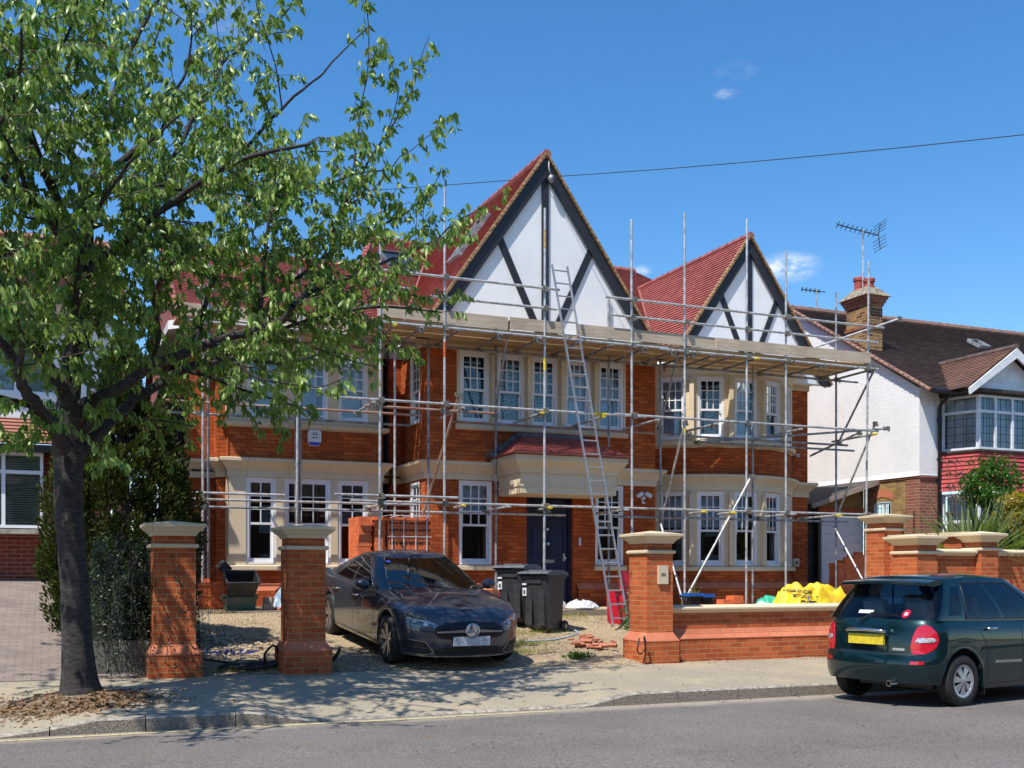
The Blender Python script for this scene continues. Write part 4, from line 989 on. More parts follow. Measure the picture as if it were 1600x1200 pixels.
# garage between the houses
Gg=thing('garage',(18.5,22.3,1),'lean-to garage with white panelled door and slate roof between the two houses','garage')
m=MB(); gy_=22.3; m.poly([(17.95,gy_,3.30),(19.34,gy_,3.30),(19.34,gy_,3.86),(17.95,gy_,3.42)]); m.build('gable_brick','brick_yellow',Gg,fix=False)
m=MB(); m.box(17.9,19.33,gy_-.02,gy_+.02,3.07,3.299); m.build('brick_lintel','soldier',Gg)
m=MB(); m.add([(17.25,21.75,3.34),(19.33,21.75,4.0),(19.33,29,4.0),(17.25,29,3.34),(17.25,21.75,3.28),(19.33,21.75,3.94),(19.33,29,3.94),(17.25,29,3.28)],[(0,1,2,3),(4,5,6,7),(0,1,5,4),(1,2,6,5),(2,3,7,6),(3,0,4,7)]); m.build('roof','slate_side',Gg)
m=MB(); m.bar((17.25,21.73,3.27),(19.33,21.73,3.93),.04,.12); m.build('bargeboard','plank_grey',Gg)
m=MB(); m.box(17.95,19.33,gy_+.02,gy_+.06,.9,3.06); 
for k in range(1,11): pass
gd=m.build('garage_door','garage_white',Gg)
m=MB()
for k in range(10): m.box(18.02,19.33,gy_-.0,gy_+.019,.95+k*.21,1.145+k*.21)
m.build('door_panel','garage_white',gd)
m=MB(); m.tube([(18.68,gy_-.03,2.28),(18.68,gy_-.06,2.28),(18.68,gy_-.06,2.18)],.014,6); m.build('door_handle','gutter_black',gd)
m=MB(); m.box(17.86,17.949,gy_-.04,gy_+.1,.8,3.06); m.build('door_post','gutter_black',Gg)
t=thing('side_gate',(17.5,22.5,1),'dark timber side gate beside the right corner of the brick house','gate')
for k in range(8): pass
m=MB()
for k in range(9): m.box(17.18+k*.11,17.285+k*.11,22.45+.006*(k%2),22.49,.9,3.36)
m.build('boards','fence_dark',t); m=MB(); m.box(17.2,17.85,22.491,22.53,2.6,2.7); m.box(17.2,17.85,22.491,22.53,1.2,1.3); m.build('rail','fence_dark',t)
# ------------------------------------------------------------ telephone wire
m=MB(); A=Vector((9.33,19.9,9.6)); B=Vector((22,-2.0,8.4)); pts=[]
A=Vector((9.33,19.9,9.62)); 
def wirept(px,py,y):
    t=(px-800)/1700.; Z=y/(math.cos(TH)-t*math.sin(TH)); return Vector((Z*(math.sin(TH)+t*math.cos(TH)),y,1.6+(897-py)/1700.*Z))
B=wirept(1720,197,11.0)
for k in range(21): t=k/20; p=A.lerp(B,t); p.z-=.06*4*t*(1-t); pts.append(p)
m.tube(pts,.008,5); tag(m.build('telephone_wire','wire_black',None),'thin black telephone wire crossing the sky from the tall gable to the right edge','wire')
m=MB(); B=wirept(250,318,26); pts=[A.lerp(B,k/12)-Vector((0,0,.03*4*(k/12)*(1-k/12))) for k in range(13)]; m.tube(pts,.008,5); tag(m.build('telephone_wire','wire_black',None),'thin black telephone wire running left from the tall gable into the tree','wire')
# ------------------------------------------------------------ scaffolding
SF=thing('scaffolding',(9.5,19.4,.8),'steel tube scaffolding with a timber board platform across the whole house front','scaffolding')
rnd=random.Random(5)
YO,YI,YP=18.9,20.02,20.36
couplers=[]
def tubeo(name,p0,p1,mat='galv',marks=()):
    m=MB(); m.tube([p0,p1],.0242,10); o=m.build(name,mat,SF,smooth=40)
    a,b=Vector(p0),Vector(p1)
    for s_,e_,mt in marks:
        q=MB(); q.tube([a.lerp(b,s_),a.lerp(b,e_)],.0262,10); q.build('paint_mark',mt,o,smooth=40)
    return o
def coup(p): couplers.append(Vector(p))
outer=[(2.55,7.75,.88,'galv'),(2.64,7.65,.86,'galv_dull'),(4.31,7.75,.86,'galv_dull'),(5.45,8.15,.75,'galv'),(6.68,8.74,.72,'galv'),(8.70,8.6,.70,'galv'),(10.62,8.62,.70,'galv'),(11.83,8.92,.70,'galv'),(13.32,8.98,.70,'galv'),(14.32,8.42,.70,'galv'),(16.44,8.45,.68,'galv')]
for i,(x,zt,z0,mt) in enumerate(outer):
    mk=[]
    if i==4: mk=[(.60,.635,'orange_tape')]
    if i==5: mk=[(.90,.945,'tan_paint'),(.60,.63,'yellow_paint')]
    if i==3: mk=[(.94,1,'tan_paint')]
    if i==7: mk=[(.45,.46,'yellow_paint')]
    yy=YP-.05 if i<3 else YO
    tubeo('standard',(x,yy+(.05 if i==1 else 0),gz(x,yy)+.02),(x+rnd.uniform(-.02,.02)+(.08 if i==10 else 0),yy,zt),mt,mk)
# short mid standard standing behind the second pillar
tubeo('standard',(4.24,YP-.1,gz(4.2,YP)+.02),(4.26,YP-.1,4.78),'galv')
inner=[(2.75,7.6,'galv_dull'),(4.40,4.80,'galv_dull'),(6.15,6.15,'galv'),(6.75,6.2,'galv_dull'),(8.16,6.55,'galv_dull'),(10.69,7.35,'galv_dull'),(11.93,6.2,'galv_dull'),(14.28,6.2,'galv_dull'),(16.57,8.05,'galv_dull')]
for x,zt,mt in inner:
    y=YI if x>6.6 else (YI+.25 if x>6 else 21.08)
    tubeo('standard',(x,y,gz(x,y)+.02),(x,y,zt),mt)
def ledger(x0,x1,y,z,mt='galv',name='ledger',dz=0,marks=()):
    o=tubeo(name,(x0,y,z),(x1,y,z+dz),mt,marks)
    for X in [q[0] for q in outer]:
        if x0<X<x1 and (y<19.3)==(X>5): coup((X,y,z+dz*(X-x0)/(x1-x0)))
    return o
yo=YO-.05
# guard rails
ledger(5.2,9.0,yo,7.05); ledger(6.4,8.95,yo,6.67,'galv'); ledger(10.0,16.9,yo,7.02); ledger(10.1,16.75,yo,6.68)
ledger(2.3,6.6,YP-.1,7.15,'galv_dull'); ledger(2.3,6.6,YP-.1,6.75,'galv_dull')
# platform ledgers
ledger(5.3,11.4,yo,6.12,'galv'); ledger(11.2,16.75,yo-.0,6.10,'galv'); ledger(2.2,6.6,YP-.1,6.16,'galv')
ledger(5.3,9.5,YI,6.02,'galv_dull'); ledger(9.3,13.0,YI,6.02,'galv_dull'); ledger(12.8,17.2,YI,6.03,'galv_dull'); ledger(2.2,6.6,21.08,6.1,'galv_dull')
# mid lift
ledger(4.7,10.9,yo,4.72,'galv',marks=[(.80,.86,'yellow_paint')]); ledger(10.2,13.1,yo,4.74,'galv'); ledger(13.0,16.75,yo,4.74,'galv')
ledger(1.9,6.7,YP-.1,4.70,'galv_rust'); ledger(5.2,7.7,yo+.12,4.62,'galv_rust'); ledger(7.2,12.2,YI,4.58,'galv_rust'); ledger(11.9,16.9,YI,4.56,'galv_dull'); ledger(1.9,6.7,21.02,4.6,'galv_dull')
ledger(12.9,17.3,YI+.25,4.48,'galv_dull')
# low lift
ledger(1.75,6.6,YP-.1,2.95,'galv'); ledger(4.9,6.9,yo,2.90,'galv'); ledger(6.2,11.2,yo,2.90,'galv'); ledger(10.9,17.3,yo,2.90,'galv')
ledger(2.35,4.0,YP-.2,3.06,'galv'); ledger(4.6,6.9,yo-.08,3.0,'galv'); ledger(2.4,6.7,21.0,2.86,'galv_dull'); ledger(6.4,9.7,YI,2.80,'galv'); ledger(10.8,16.9,YI,2.80,'galv_dull')
# transoms
def transom(x,z,y0=YO-.18,y1=YI+.25,mt='galv_dull',end=None):
    o=tubeo('transom',(x,y0,z),(x+.06,y1,z),mt)
    if end:
        m=MB(); m.tube([(x,y0-.003,z),(x+.01,y0+.16,z)],.028,10); m.build('end_cap',end,o,smooth=40)
    if x>5: coup((x,YO-.03,z-.03)); coup((x+.05,YI,z-.03))
x=2.1
for x in (2.2,3.1,4.0,4.9,5.7,6.2,6.9,7.75,8.55,9.4,10.1,10.85,11.5,12.0,12.5,12.9,13.5,14.4,15.2,16.1,16.55):
    (transom(x,6.07,end=None,y0=YP-.2,y1=21.2) if x<5 else None) or x<5 or transom(x,6.07,end='yellow_paint' if x in (5.7,13.5) else ('coupler' if int(x*10)%3==0 else None))
for x in (5.3,7.0,8.6,9.9,11.1,12.5,14.6,16.6): transom(x,4.66,mt='galv',end='yellow_paint' if x in (8.6,9.9,16.6) else None)
for x in (5.5,7.0,7.9,8.75,10.4,12.2,12.9,14.4,15.6): transom(x,2.86,y0=YO-.22,y1=YO+.5 if x in (7.0,8.75,12.2,12.9) else YI+.2,mt='galv',end='yellow_paint' if x in (7.0,8.75,12.2,12.9,15.6) else None)
# braces (from the photograph)
for p0,p1,mt in [((6.60,YI-.1,2.72),(6.96,YO+.0,4.9),'galv_rust'),((8.12,YI-.05,4.75),(8.02,YO+.1,6.35),'galv_dull'),((11.9,YI,4.70),(11.75,YO+.1,6.1),'galv_dull'),((11.95,YI,2.75),(11.9,YO+.1,4.68),'galv'),
    ((13.42,YO-.03,3.62),(11.78,YO-.03,1.02),'galv'),((11.86,YI-.1,2.72),(11.84,YO+.05,.98),'galv'),
    ((16.62,YI,3.0),(16.66,YO-.06,4.9),'galv'),((16.63,YI,4.6),(16.72,YO,6.15),'galv_dull'),((16.50,YI,2.70),(16.45,YO,1.35),'galv'),((15.4,YO+.6,6.55),(17.3,YO-.1,7.25),'galv'),((12.9,YI+.1,4.45),(17.2,YO+.2,4.85),'galv_dull'),((16.0,YI+.2,4.3),(16.1,YO-.2,4.66),'galv_dull')]:
    tubeo('brace',p0,p1,mt); coup(p0); coup(p1)
# couplers: one part per node along the visible ledgers
rndc=random.Random(2); sel=couplers[:]; rndc.shuffle(sel); sel=sel[:98]
proto=None
for p in sel:
    if proto is None:
        m=MB(); m.box(-.042,.042,-.045,.045,-.036,.036); m.tube([(-.05,.03,.0),(-.05,.03,.06)],.012,6); m.tube([(.05,-.03,-.07),(.05,-.03,.04)],.014,6); m.box(-.03,.06,-.056,-.045,-.05,.05)
        me_o=m.build('coupler','coupler',None); me_o.parent=SF; proto=me_o; o=me_o
    else: o=proto.copy(); COL.objects.link(o); o.parent=SF
    o.location=p-SF.location; o.rotation_euler=(rndc.choice([0,1.57]),0,rndc.uniform(-.2,.2))
# sole boards
for x in (5.45,6.68,10.62,11.83,13.32,16.44):
    z=gz(x,YO); m=MB(); m.box(x-.22,x+.22,YO-.11,YO+.12,z-.02,z+.03); m.build('sole_board','plank_grey' if x>3 else 'yellow_paint',SF)
# boards
def boards(x0,x1,ys,z,mat='plank_under'):
    for y in ys:
        x=x0+rnd.uniform(0,.0)
        L=[]
        while x<x1-.05:
            e=min(x1,x+3.9*rnd.uniform(.8,1)); 
            if x1-e<.8:e=x1
            m=MB(); m.box(x,e-.012,y,y+.218,z+rnd.uniform(-.006,.006),z+.038+rnd.uniform(-.004,.006)); m.build('scaffold_board',mat,SF); x=e
boards(5.35,12.0,[YO+.03,YO+.255,YO+.48,YO+.735,YO+.96,YO+1.215],6.17)
boards(12.0,16.6,[YO+.03,YO+.255,YO+.48,YO+.735,YO+.96,YO+1.2],6.17)
boards(2.1,6.7,[YP+.0,YP+.225,YP+.45],6.21)
for x,y in ((2.6,YP-.05),(4.3,YP-.05)):
    m=MB(); m.box(x-.25,x+.2,y-.11,y+.12,gz(x,y)-.02,gz(x,y)+.03); m.build('sole_board','yellow_paint',SF)
def toe(x0,x1,z,y=YO+.012,mat='plank',t=0): m=MB(); m.bar((x0,y,z+.112),(x1,y,z+.112+t),.038,.225,(0,0,1)); return m.build('toe_board',mat,SF)
toe(5.42,7.95,6.225,t=-.01); toe(8.0,9.12,6.225); toe(9.4,12.7,6.225,t=.0,y=YO+.03); toe(12.55,16.55,6.215,y=YO-.03); toe(2.1,5.4,6.265,y=YP-.03)
m=MB(); m.bar((16.5,YO,6.33),(16.62,YI+.1,6.33),.038,.225); m.build('toe_board','plank',SF)
# ------------------------------------------------------------ ladder
LT=thing('ladder',(9.6,17.45,.68),'long aluminium double ladder leaning steeply against the scaffold platform','ladder')
A=Vector((9.60,17.5,.64)); B=Vector((8.98,18.80,7.5)); s=Vector((.32,0,0))
def stile(p,q): m=MB(); m.bar(p,q,.020,.055,(0,-1,.2)); m.build('stile','alu',LT)
stile(A-s*.5,B-s*.5); stile(A+s*.5,B+s*.5)
o2=Vector((0.02,-.075,.0)); 
n=27
for k in range(n):
    p=A.lerp(B,(k+.6)/n); m=MB(); m.tube([p-s*.5,p+s*.5],.015,8); m.build('rung','alu',LT,smooth=40)

# ------------------------------------------------------------ cars (built in their own space: x forward from the tail, y left, z up)
class CB(MB):
    def build(s,name,mats,parent=None,smooth=False,label=None,fix=True):
        mats=mats if isinstance(mats,(list,tuple)) else [mats]
        me=bpy.data.meshes.new(name); me.from_pydata([tuple(p) for p in s.v],[],s.f)
        for m in mats: me.materials.append(MAT[m])
        if len(mats)>1: me.polygons.foreach_set('material_index',s.m)
        if fix:
            bm=bmesh.new(); bm.from_mesh(me); bmesh.ops.remove_doubles(bm,verts=bm.verts[:],dist=1e-5); bmesh.ops.recalc_face_normals(bm,faces=bm.faces[:]); bm.to_mesh(me); bm.free()
        if smooth:
            me.polygons.foreach_set('use_smooth',[True]*len(me.polygons))
            if smooth is not True: me.set_sharp_from_angle(angle=R(smooth))
        o=bpy.data.objects.new(name,me); COL.objects.link(o); o.parent=parent
        if label:o['label']=label
        return o
def pch(tab,x):
    """smooth monotone-ish interpolation through (x,v) pairs"""
    if x<=tab[0][0]: return tab[0][1]
    if x>=tab[-1][0]: return tab[-1][1]
    for i in range(len(tab)-1):
        if tab[i][0]<=x<=tab[i+1][0]: break
    x0,v0=tab[i];x1,v1=tab[i+1]; h=x1-x0; t=(x-x0)/h; d=(v1-v0)/h
    def sl(j):
        if j<=0 or j>=len(tab)-1: return None
        a=(tab[j][1]-tab[j-1][1])/(tab[j][0]-tab[j-1][0]); b=(tab[j+1][1]-tab[j][1])/(tab[j+1][0]-tab[j][0])
        return 0 if a*b<=0 else 2*a*b/(a+b)
    m0=sl(i);m1=sl(i+1); m0=d if m0 is None else m0; m1=d if m1 is None else m1
    return (2*t**3-3*t*t+1)*v0+(t**3-2*t*t+t)*h*m0+(-2*t**3+3*t*t)*v1+(t**3-t*t)*h*m1
NR,NS,NF=16,150,16
def ring(row,nr=NR,ns=NS,nf=NF):
    """half outline from tail centre to nose centre: list of (x,y)"""
    xf,bf,ff=row['xf'],row['bf'],row.get('nf',2.6); xr,br,fr=row['xr'],row['br'],row.get('nr',2.6); w=row['w']; out=[]
    for k in range(nr):
        p=math.pi/2*k/nr; out.append((xr+br-br*math.cos(p)**(2/fr),w*math.sin(p)**(2/fr)))
    for k in range(ns+1): out.append((xr+br+(xf-bf-xr-br)*k/ns,w))
    for k in range(1,nf+1):
        p=math.pi/2*(1-k/nf); out.append((xf-bf+bf*max(0,math.cos(p))**(2/ff),w*max(0,math.sin(p))**(2/ff)))
    return out
class Car:
    def __init__(s,name,loc,rz,pitch,label,spec):
        s.root=thing(name,loc,label,'car'); s.root.rotation_mode='XYZ'; s.root.rotation_euler=(0,pitch,rz); s.S=spec
        S=spec; rows=[]
        for r in S['rows']:
            pts=[]
            for x,y in ring(r):
                wm=pch(S['wmod'],x); yy=y*wm; z=pch(r['z'],x) if isinstance(r['z'],list) else r['z']
                pts.append([x,yy,z])
            rows.append(pts)
        # wheel arches
        for xw,zw,Rr in S['arches']:
            for j,pts in enumerate(rows[:-2]):
                for p in pts:
                    dx=p[0]-xw
                    if abs(dx)<Rr and p[1]>.5:
                        za=zw+math.sqrt(Rr*Rr-dx*dx)
                        if p[2]<za+.014*j: p[2]=za+.014*j; p[1]+=.008*(1 if j<3 else 0)
        s.rows=rows; n=len(rows[0])
        b=CB(); vs=[];fs=[]
        for sg in (1,-1):
            o=len(vs)
            for pts in rows: vs+=[(x,sg*y,z) for x,y,z in pts]
            for j in range(len(rows)-1):
                for i in range(n-1): fs.append((o+j*n+i,o+j*n+i+1,o+(j+1)*n+i+1,o+(j+1)*n+i))
        # deck (bonnet and boot) bridging left and right
        K=14; top=rows[-1]; o=len(vs)
        for i in range(n):
            x,y,z=top[i]; cr=pch(S['crown'],x)
            for k in range(K+1):
                t=-1+2*k/K; vs.append((x,y*t,z+cr*(1-abs(t)**2.4)))
        for i in range(n-1):
            for k in range(K): fs.append((o+i*(K+1)+k,o+i*(K+1)+k+1,o+(i+1)*(K+1)+k+1,o+(i+1)*(K+1)+k))
        b.add(vs,fs); s.body=b.build('body',S['paint'],s.root,smooth=32)
        me=s.body.data
        # greenhouse rings
        G=S['green']; nf_=len(G['f']); R2=[]
        for f in G['f']:
            w0,w1=G['w']; wv=w0+(w1-w0)*(f**G.get('wp',1.25))
            row=dict(xf=G['xf'][0]+(G['xf'][1]-G['xf'][0])*f**G.get('fp',1),bf=G['bf'],nf=2.3,xr=G['xr'][0]+(G['xr'][1]-G['xr'][0])*f**G.get('rp',1),br=G['br'],nr=G.get('nr',2.3),w=wv)
            pts=[]
            for x,y in ring(row,12,80,12):
                pts.append((x,y*pch(G.get('wmod',[(0,1),(9,1)]),x),0))
            R2.append(pts)
        n2=len(R2[0])
        for j,f in enumerate(G['f']):
            for i in range(n2):
                zb_=pch(G['zb'],R2[0][i][0]); zt_=pch(G['zt'],R2[-1][i][0]); x,y,_=R2[j][i]
                R2[j][i]=(x,y,zb_+(zt_-zb_)*f)
        s.R2=R2; s.n2=n2
        # classify greenhouse quads
        def cls(i,j):
            fm=(G['f'][j]+G['f'][j+1])/2
            if i<12: 
                return 'rear_window' if (G['rw'][0]<fm<G['rw'][1] and i<G['rw'][2]) else 'p'
            if i>=12+80:
                return 'windscreen' if (G['ws'][0]<fm<G['ws'][1] and i>=12+80+12-G['ws'][2]) else 'p'
            t=(i-12+.5)/80
            for a,c,f0,f1 in G['side']:
                if a<t<c and f0<fm<f1: return 'side_window'
            return 'p'
        parts={}
        for sg in (1,-1):
            for j in range(nf_-1):
                for i in range(n2-1):
                    k=cls(i,j); key=k if k in('p','rear_window','windscreen') else k+('l' if sg>0 else 'r')
                    parts.setdefault(key,CB()).quad(*[(q[0],sg*q[1],q[2]) for q in (R2[j][i],R2[j][i+1],R2[j+1][i+1],R2[j+1][i])])
        roof=parts['p']; K=14; top=R2[-1]
        for i in range(n2-1):
            for k in range(K):
                def P(i,k): x,y,z=top[i]; t=-1+2*k/K; ln=len(top); e=min(1,min(i,ln-1-i)/9.); return (x,y*t,z+G['crown']*(1-abs(t)**2.6)*(1))
                roof.quad(P(i,k),P(i+1,k),P(i+1,k+1),P(i,k+1))
        s.roof=roof.build('roof',S['paint'],s.root,smooth=40)
        for k,mb in parts.items():
            if k=='p': continue
            nm=k[:-1] if k.startswith('side') else k
            mb.build(nm,S.get('glass','car_glass') if nm!='windscreen' else S.get('glass_ws','car_glass_clear'),s.root,smooth=True)
        # raycast tree over body + roof
        V=[];Fc=[]
        for o in (s.body,s.roof):
            k=len(V); V+=[v.co.copy() for v in o.data.vertices]; Fc+=[tuple(q+k for q in p.vertices) for p in o.data.polygons]
        for k,mb in parts.items():
            if k!='p': kk=len(V); V+=[Vector(v) for v in mb.v]; Fc+=[tuple(q+kk for q in f) for f in mb.f]
        s.bvh=BVHTree.FromPolygons(V,Fc)
    def axes(s,view):
        if not isinstance(view,str):
            a_=view; v=Vector((math.cos(a_),math.sin(a_),0)); u=Vector((-math.sin(a_),math.cos(a_),0)); return None,v,u
        return {'f':(Vector((12,0,0)),Vector((-1,0,0)),1,2),'r':(Vector((-12,0,0)),Vector((1,0,0)),1,2),'l':(Vector((0,9,0)),Vector((0,-1,0)),0,2),'R':(Vector((0,-9,0)),Vector((0,1,0)),0,2),'t':(Vector((0,0,9)),Vector((0,0,-1)),0,1)}[view]
    def patch(s,name,mat,view,poly,off=.004,cell=.03,parent=None,skirt=.012,smooth=True,label=None):
        """lay a thin shaped panel on the body; view: 'f','r','l','R' (front, rear, left side, right side), 't' top. poly in that view's 2D (front/rear: y,z ; sides: x,z ; top: x,y)"""
        ax=s.axes(view); diag=ax[0] is None
        if diag: d=-ax[1]; o=None
        else: o,d,a,b=ax
        xs=[p[0] for p in poly]; ys=[p[1] for p in poly]; P3=[(p[0],p[1]) for p in poly]
        mb=CB(); cache={}
        def hit(u,v):
            k=(round(u,5),round(v,5))
            if k in cache: return cache[k]
            if diag: org=ax[2]*u+Vector((0,0,v))+ax[1]*12
            else: org=o.copy(); org[a]=u; org[b]=v
            h=s.bvh.ray_cast(org,d)
            if h[0] is None:
                h2=s.bvh.find_nearest(org+d*(11 if view in 'fr' else 8.2)); p,nn=h2[0],h2[1]
            else: p,nn=h[0],h[1]
            if nn.dot(d)>0: nn=-nn
            cache[k]=(p-d*off, p-d*(-skirt)); return cache[k]
        nx=max(1,int((max(xs)-min(xs))/cell)); ny=max(1,int((max(ys)-min(ys))/cell))
        for i in range(nx):
            x0=min(xs)+(max(xs)-min(xs))*i/nx; x1=min(xs)+(max(xs)-min(xs))*(i+1)/nx; c=clip_poly(P3,0,x0,x1)
            if len(c)<3: continue
            for j in range(ny):
                y0=min(ys)+(max(ys)-min(ys))*j/ny; y1=min(ys)+(max(ys)-min(ys))*(j+1)/ny; q=clip_poly(c,1,y0,y1)
                if len(q)<3: continue
                ar=abs(sum(q[k][0]*q[(k+1)%len(q)][1]-q[(k+1)%len(q)][0]*q[k][1] for k in range(len(q))))
                if ar<1e-7: continue
                mb.poly([hit(*p)[0] for p in q])
        # skirt along the outline
        for k in range(len(poly)):
            A,B=poly[k],poly[(k+1)%len(poly)]; n=max(1,int(math.hypot(A[0]-B[0],A[1]-B[1])/cell))
            for m_ in range(n):
                p=(A[0]+(B[0]-A[0])*m_/n,A[1]+(B[1]-A[1])*m_/n); q=(A[0]+(B[0]-A[0])*(m_+1)/n,A[1]+(B[1]-A[1])*(m_+1)/n)
                h1,h2=hit(*p),hit(*q); mb.quad(h1[0],h2[0],h2[1],h1[1])
        return mb.build(name,mat,parent or s.root,smooth=35 if smooth else False,label=label,fix=True)
    def line(s,name,mat,view,pts,w=.006,off=.0015,parent=None):
        mb=[]
        out=None
        L=[];Rr=[]
        for k,p in enumerate(pts):
            a=pts[max(0,k-1)];b=pts[min(len(pts)-1,k+1)]; d=Vector((b[0]-a[0],b[1]-a[1])).normalized(); n=Vector((-d.y,d.x))*w/2
            L.append((p[0]+n.x,p[1]+n.y)); Rr.append((p[0]-n.x,p[1]-n.y))
        m=CB(); ax={'f':(Vector((12,0,0)),Vector((-1,0,0)),1,2),'r':(Vector((-12,0,0)),Vector((1,0,0)),1,2),'l':(Vector((0,9,0)),Vector((0,-1,0)),0,2),'R':(Vector((0,-9,0)),Vector((0,1,0)),0,2),'t':(Vector((0,0,9)),Vector((0,0,-1)),0,1)}[view]
        o,d,a,b=ax
        def hit(u,v):
            org=o.copy(); org[a]=u; org[b]=v; h=s.bvh.ray_cast(org,d); p=h[0] if h[0] is not None else s.bvh.find_nearest(org+d*8)[0]
            return p-d*off
        for k in range(len(pts)-1):
            n=max(1,int(math.hypot(pts[k+1][0]-pts[k][0],pts[k+1][1]-pts[k][1])/.04))
            for q in range(n):
                f=lambda A,B,t:(A[0]+(B[0]-A[0])*t,A[1]+(B[1]-A[1])*t)
                m.quad(hit(*f(L[k],L[k+1],q/n)),hit(*f(L[k],L[k+1],(q+1)/n)),hit(*f(Rr[k],Rr[k+1],(q+1)/n)),hit(*f(Rr[k],Rr[k+1],q/n)))
        return m.build(name,mat,parent or s.root,fix=True)
    def wheel(s,x,y,r,wd,kind,steer=0,rim=.72):
        """y sign gives the side; outer face away from the car"""
        sg=1 if y>0 else -1
        M=Matrix.Translation((x,y,r))@Matrix.Rotation(steer,4,'Z')@Matrix.Scale(sg,4,(0,1,0))
        t=CB(); rr=r*rim; h=wd/2
        prof=[(rr-.02,-h*.8),(rr+.005,-h),(r-.05,-h*1.02),(r-.012,-h*.86),(r,-h*.6),(r,h*.6),(r-.012,h*.86),(r-.05,h*1.02),(rr+.005,h),(rr-.012,h*.93),(rr-.02,h*.8)]
        t.lathe(prof,(0,0,0),'y',48,M=M)
        for g in (-.05,0,.05):
            t.lathe([(r+.0005,g-.004),(r+.0025,g-.004),(r+.0025,g+.004),(r+.0005,g+.004)],(0,0,0),'y',48,M=M)
        w=t.build('wheel','rubber',s.root,smooth=35)
        a=CB(); a.lathe([(rr-.001,h*.8),(rr-.001,h*.88),(rr-.018,h*.86),(rr-.022,h*.5),(rr-.03,-h*.6)],(0,0,0),'y',48,M=M)
        if kind=='alloy':
            for k in range(5):
                a0=2*math.pi*k/5+.35
                for dd in (-.20,.20):
                    c0,c1=a0+dd*.35,a0+dd
                    p0=(.035*math.cos(c0),h*.55,.035*math.sin(c0)); p1=((rr-.012)*math.cos(c1),h*.78,(rr-.012)*math.sin(c1))
                    a.bar(M@Vector(p0),M@Vector(p1),.042,.03,M.to_3x3()@Vector((0,1,0)))
                c1=a0; a.bar(M@Vector((.03*math.cos(a0),h*.52,.03*math.sin(a0))),M@Vector((.16*math.cos(a0),h*.6,.16*math.sin(a0))),.05,.02,M.to_3x3()@Vector((0,1,0)))
            a.lathe([(0,h*.66),(.03,h*.66),(.034,h*.60),(.05,h*.55),(.055,h*.3)],(0,0,0),'y',24,M=M)
            a.build('rim','alloy',w,smooth=35)
        else:
            n=7
            for k in range(n):
                a0=2*math.pi*k/n+.25
                for dd,w1 in ((0,.055),):
                    c=math.cos(a0);s_=math.sin(a0); t0=Vector((-s_,0,c)); q0=Vector((c*.03,h*.92,s_*.03)); q1=Vector((c*(rr-.035),h*.80,s_*(rr-.035)))
                    P=[q0+t0*.012,q1+t0*.046,q1-t0*.046,q0-t0*.012]; Q=[p-Vector((0,.02,0)) for p in P]; a.add([M@p for p in P+Q],[(0,1,2,3),(0,1,5,4),(1,2,6,5),(2,3,7,6),(3,0,4,7)])
            a.lathe([(0,h*.95),(.035,h*.95),(.045,h*.90),(.046,h*.7)],(0,0,0),'y',24,M=M)
            a.lathe([(rr-.045,h*.72),(rr-.040,h*.82),(rr-.012,h*.9),(rr-.004,h*.86)],(0,0,0),'y',48,M=M)
            a.build('hubcap','hubcap',w,smooth=35)
        b=CB(); b.lathe([(0,h*.30),(rr-.06 if kind=='alloy' else rr-.02,h*.30),(rr-.06 if kind=='alloy' else rr-.02,-h*.2)],(0,0,0),'y',32,M=M); b.build('brake_disc','car_black',w,smooth=35)
        return w
    def interior(s,seats,zf=.45,x0=.8,x1=3.3,w=.66,ztop=.9,dash=True,rhd=True):
        m=CB(); m.box(x0,x1,-w,w,.25,zf); s_=m.build('cabin_floor','cabin',s.root)
        for (x,y,ww,top) in seats:
            m=CB(); M=Matrix.Translation((x,y,zf)); m.mbox(M,-.02,.48,-ww/2,ww/2,0,.14); M2=Matrix.Translation((x,y,zf+.12))@Matrix.Rotation(-.32,4,'Y'); m.mbox(M2,-.06,.06,-ww/2,ww/2,0,top-.2)
            hw_=.13 if ww<.7 else ww/2*.25
            for yy in ([0] if ww<.7 else [-ww*.3,ww*.3]): m.mbox(M2,-.045,.05,yy-.14,yy+.14,top-.18,top+.02)
            m.build('seat','seat',s.root)
        if dash:
            m=CB(); m.box(x1-.35,x1+.35,-w,w,.5,ztop-.03); m.build('dashboard','cabin',s.root)
            y=-.37; m=CB(); c=Vector((x1-.48,y,ztop+.02)); pts=[c+Vector((.10*math.sin(t*math.pi/12)*.6,.18*math.cos(t*math.pi/12),.18*math.sin(t*math.pi/12))) for t in range(25)]; m.tube(pts,.014,6,caps=False); m.bar(c+Vector((0,-.17,0)),c+Vector((0,.17,0)),.04,.02); m.build('steering_wheel','car_black',s.root,smooth=True)
def mirror(pts): return [(-a,b) for a,b in pts][::-1]
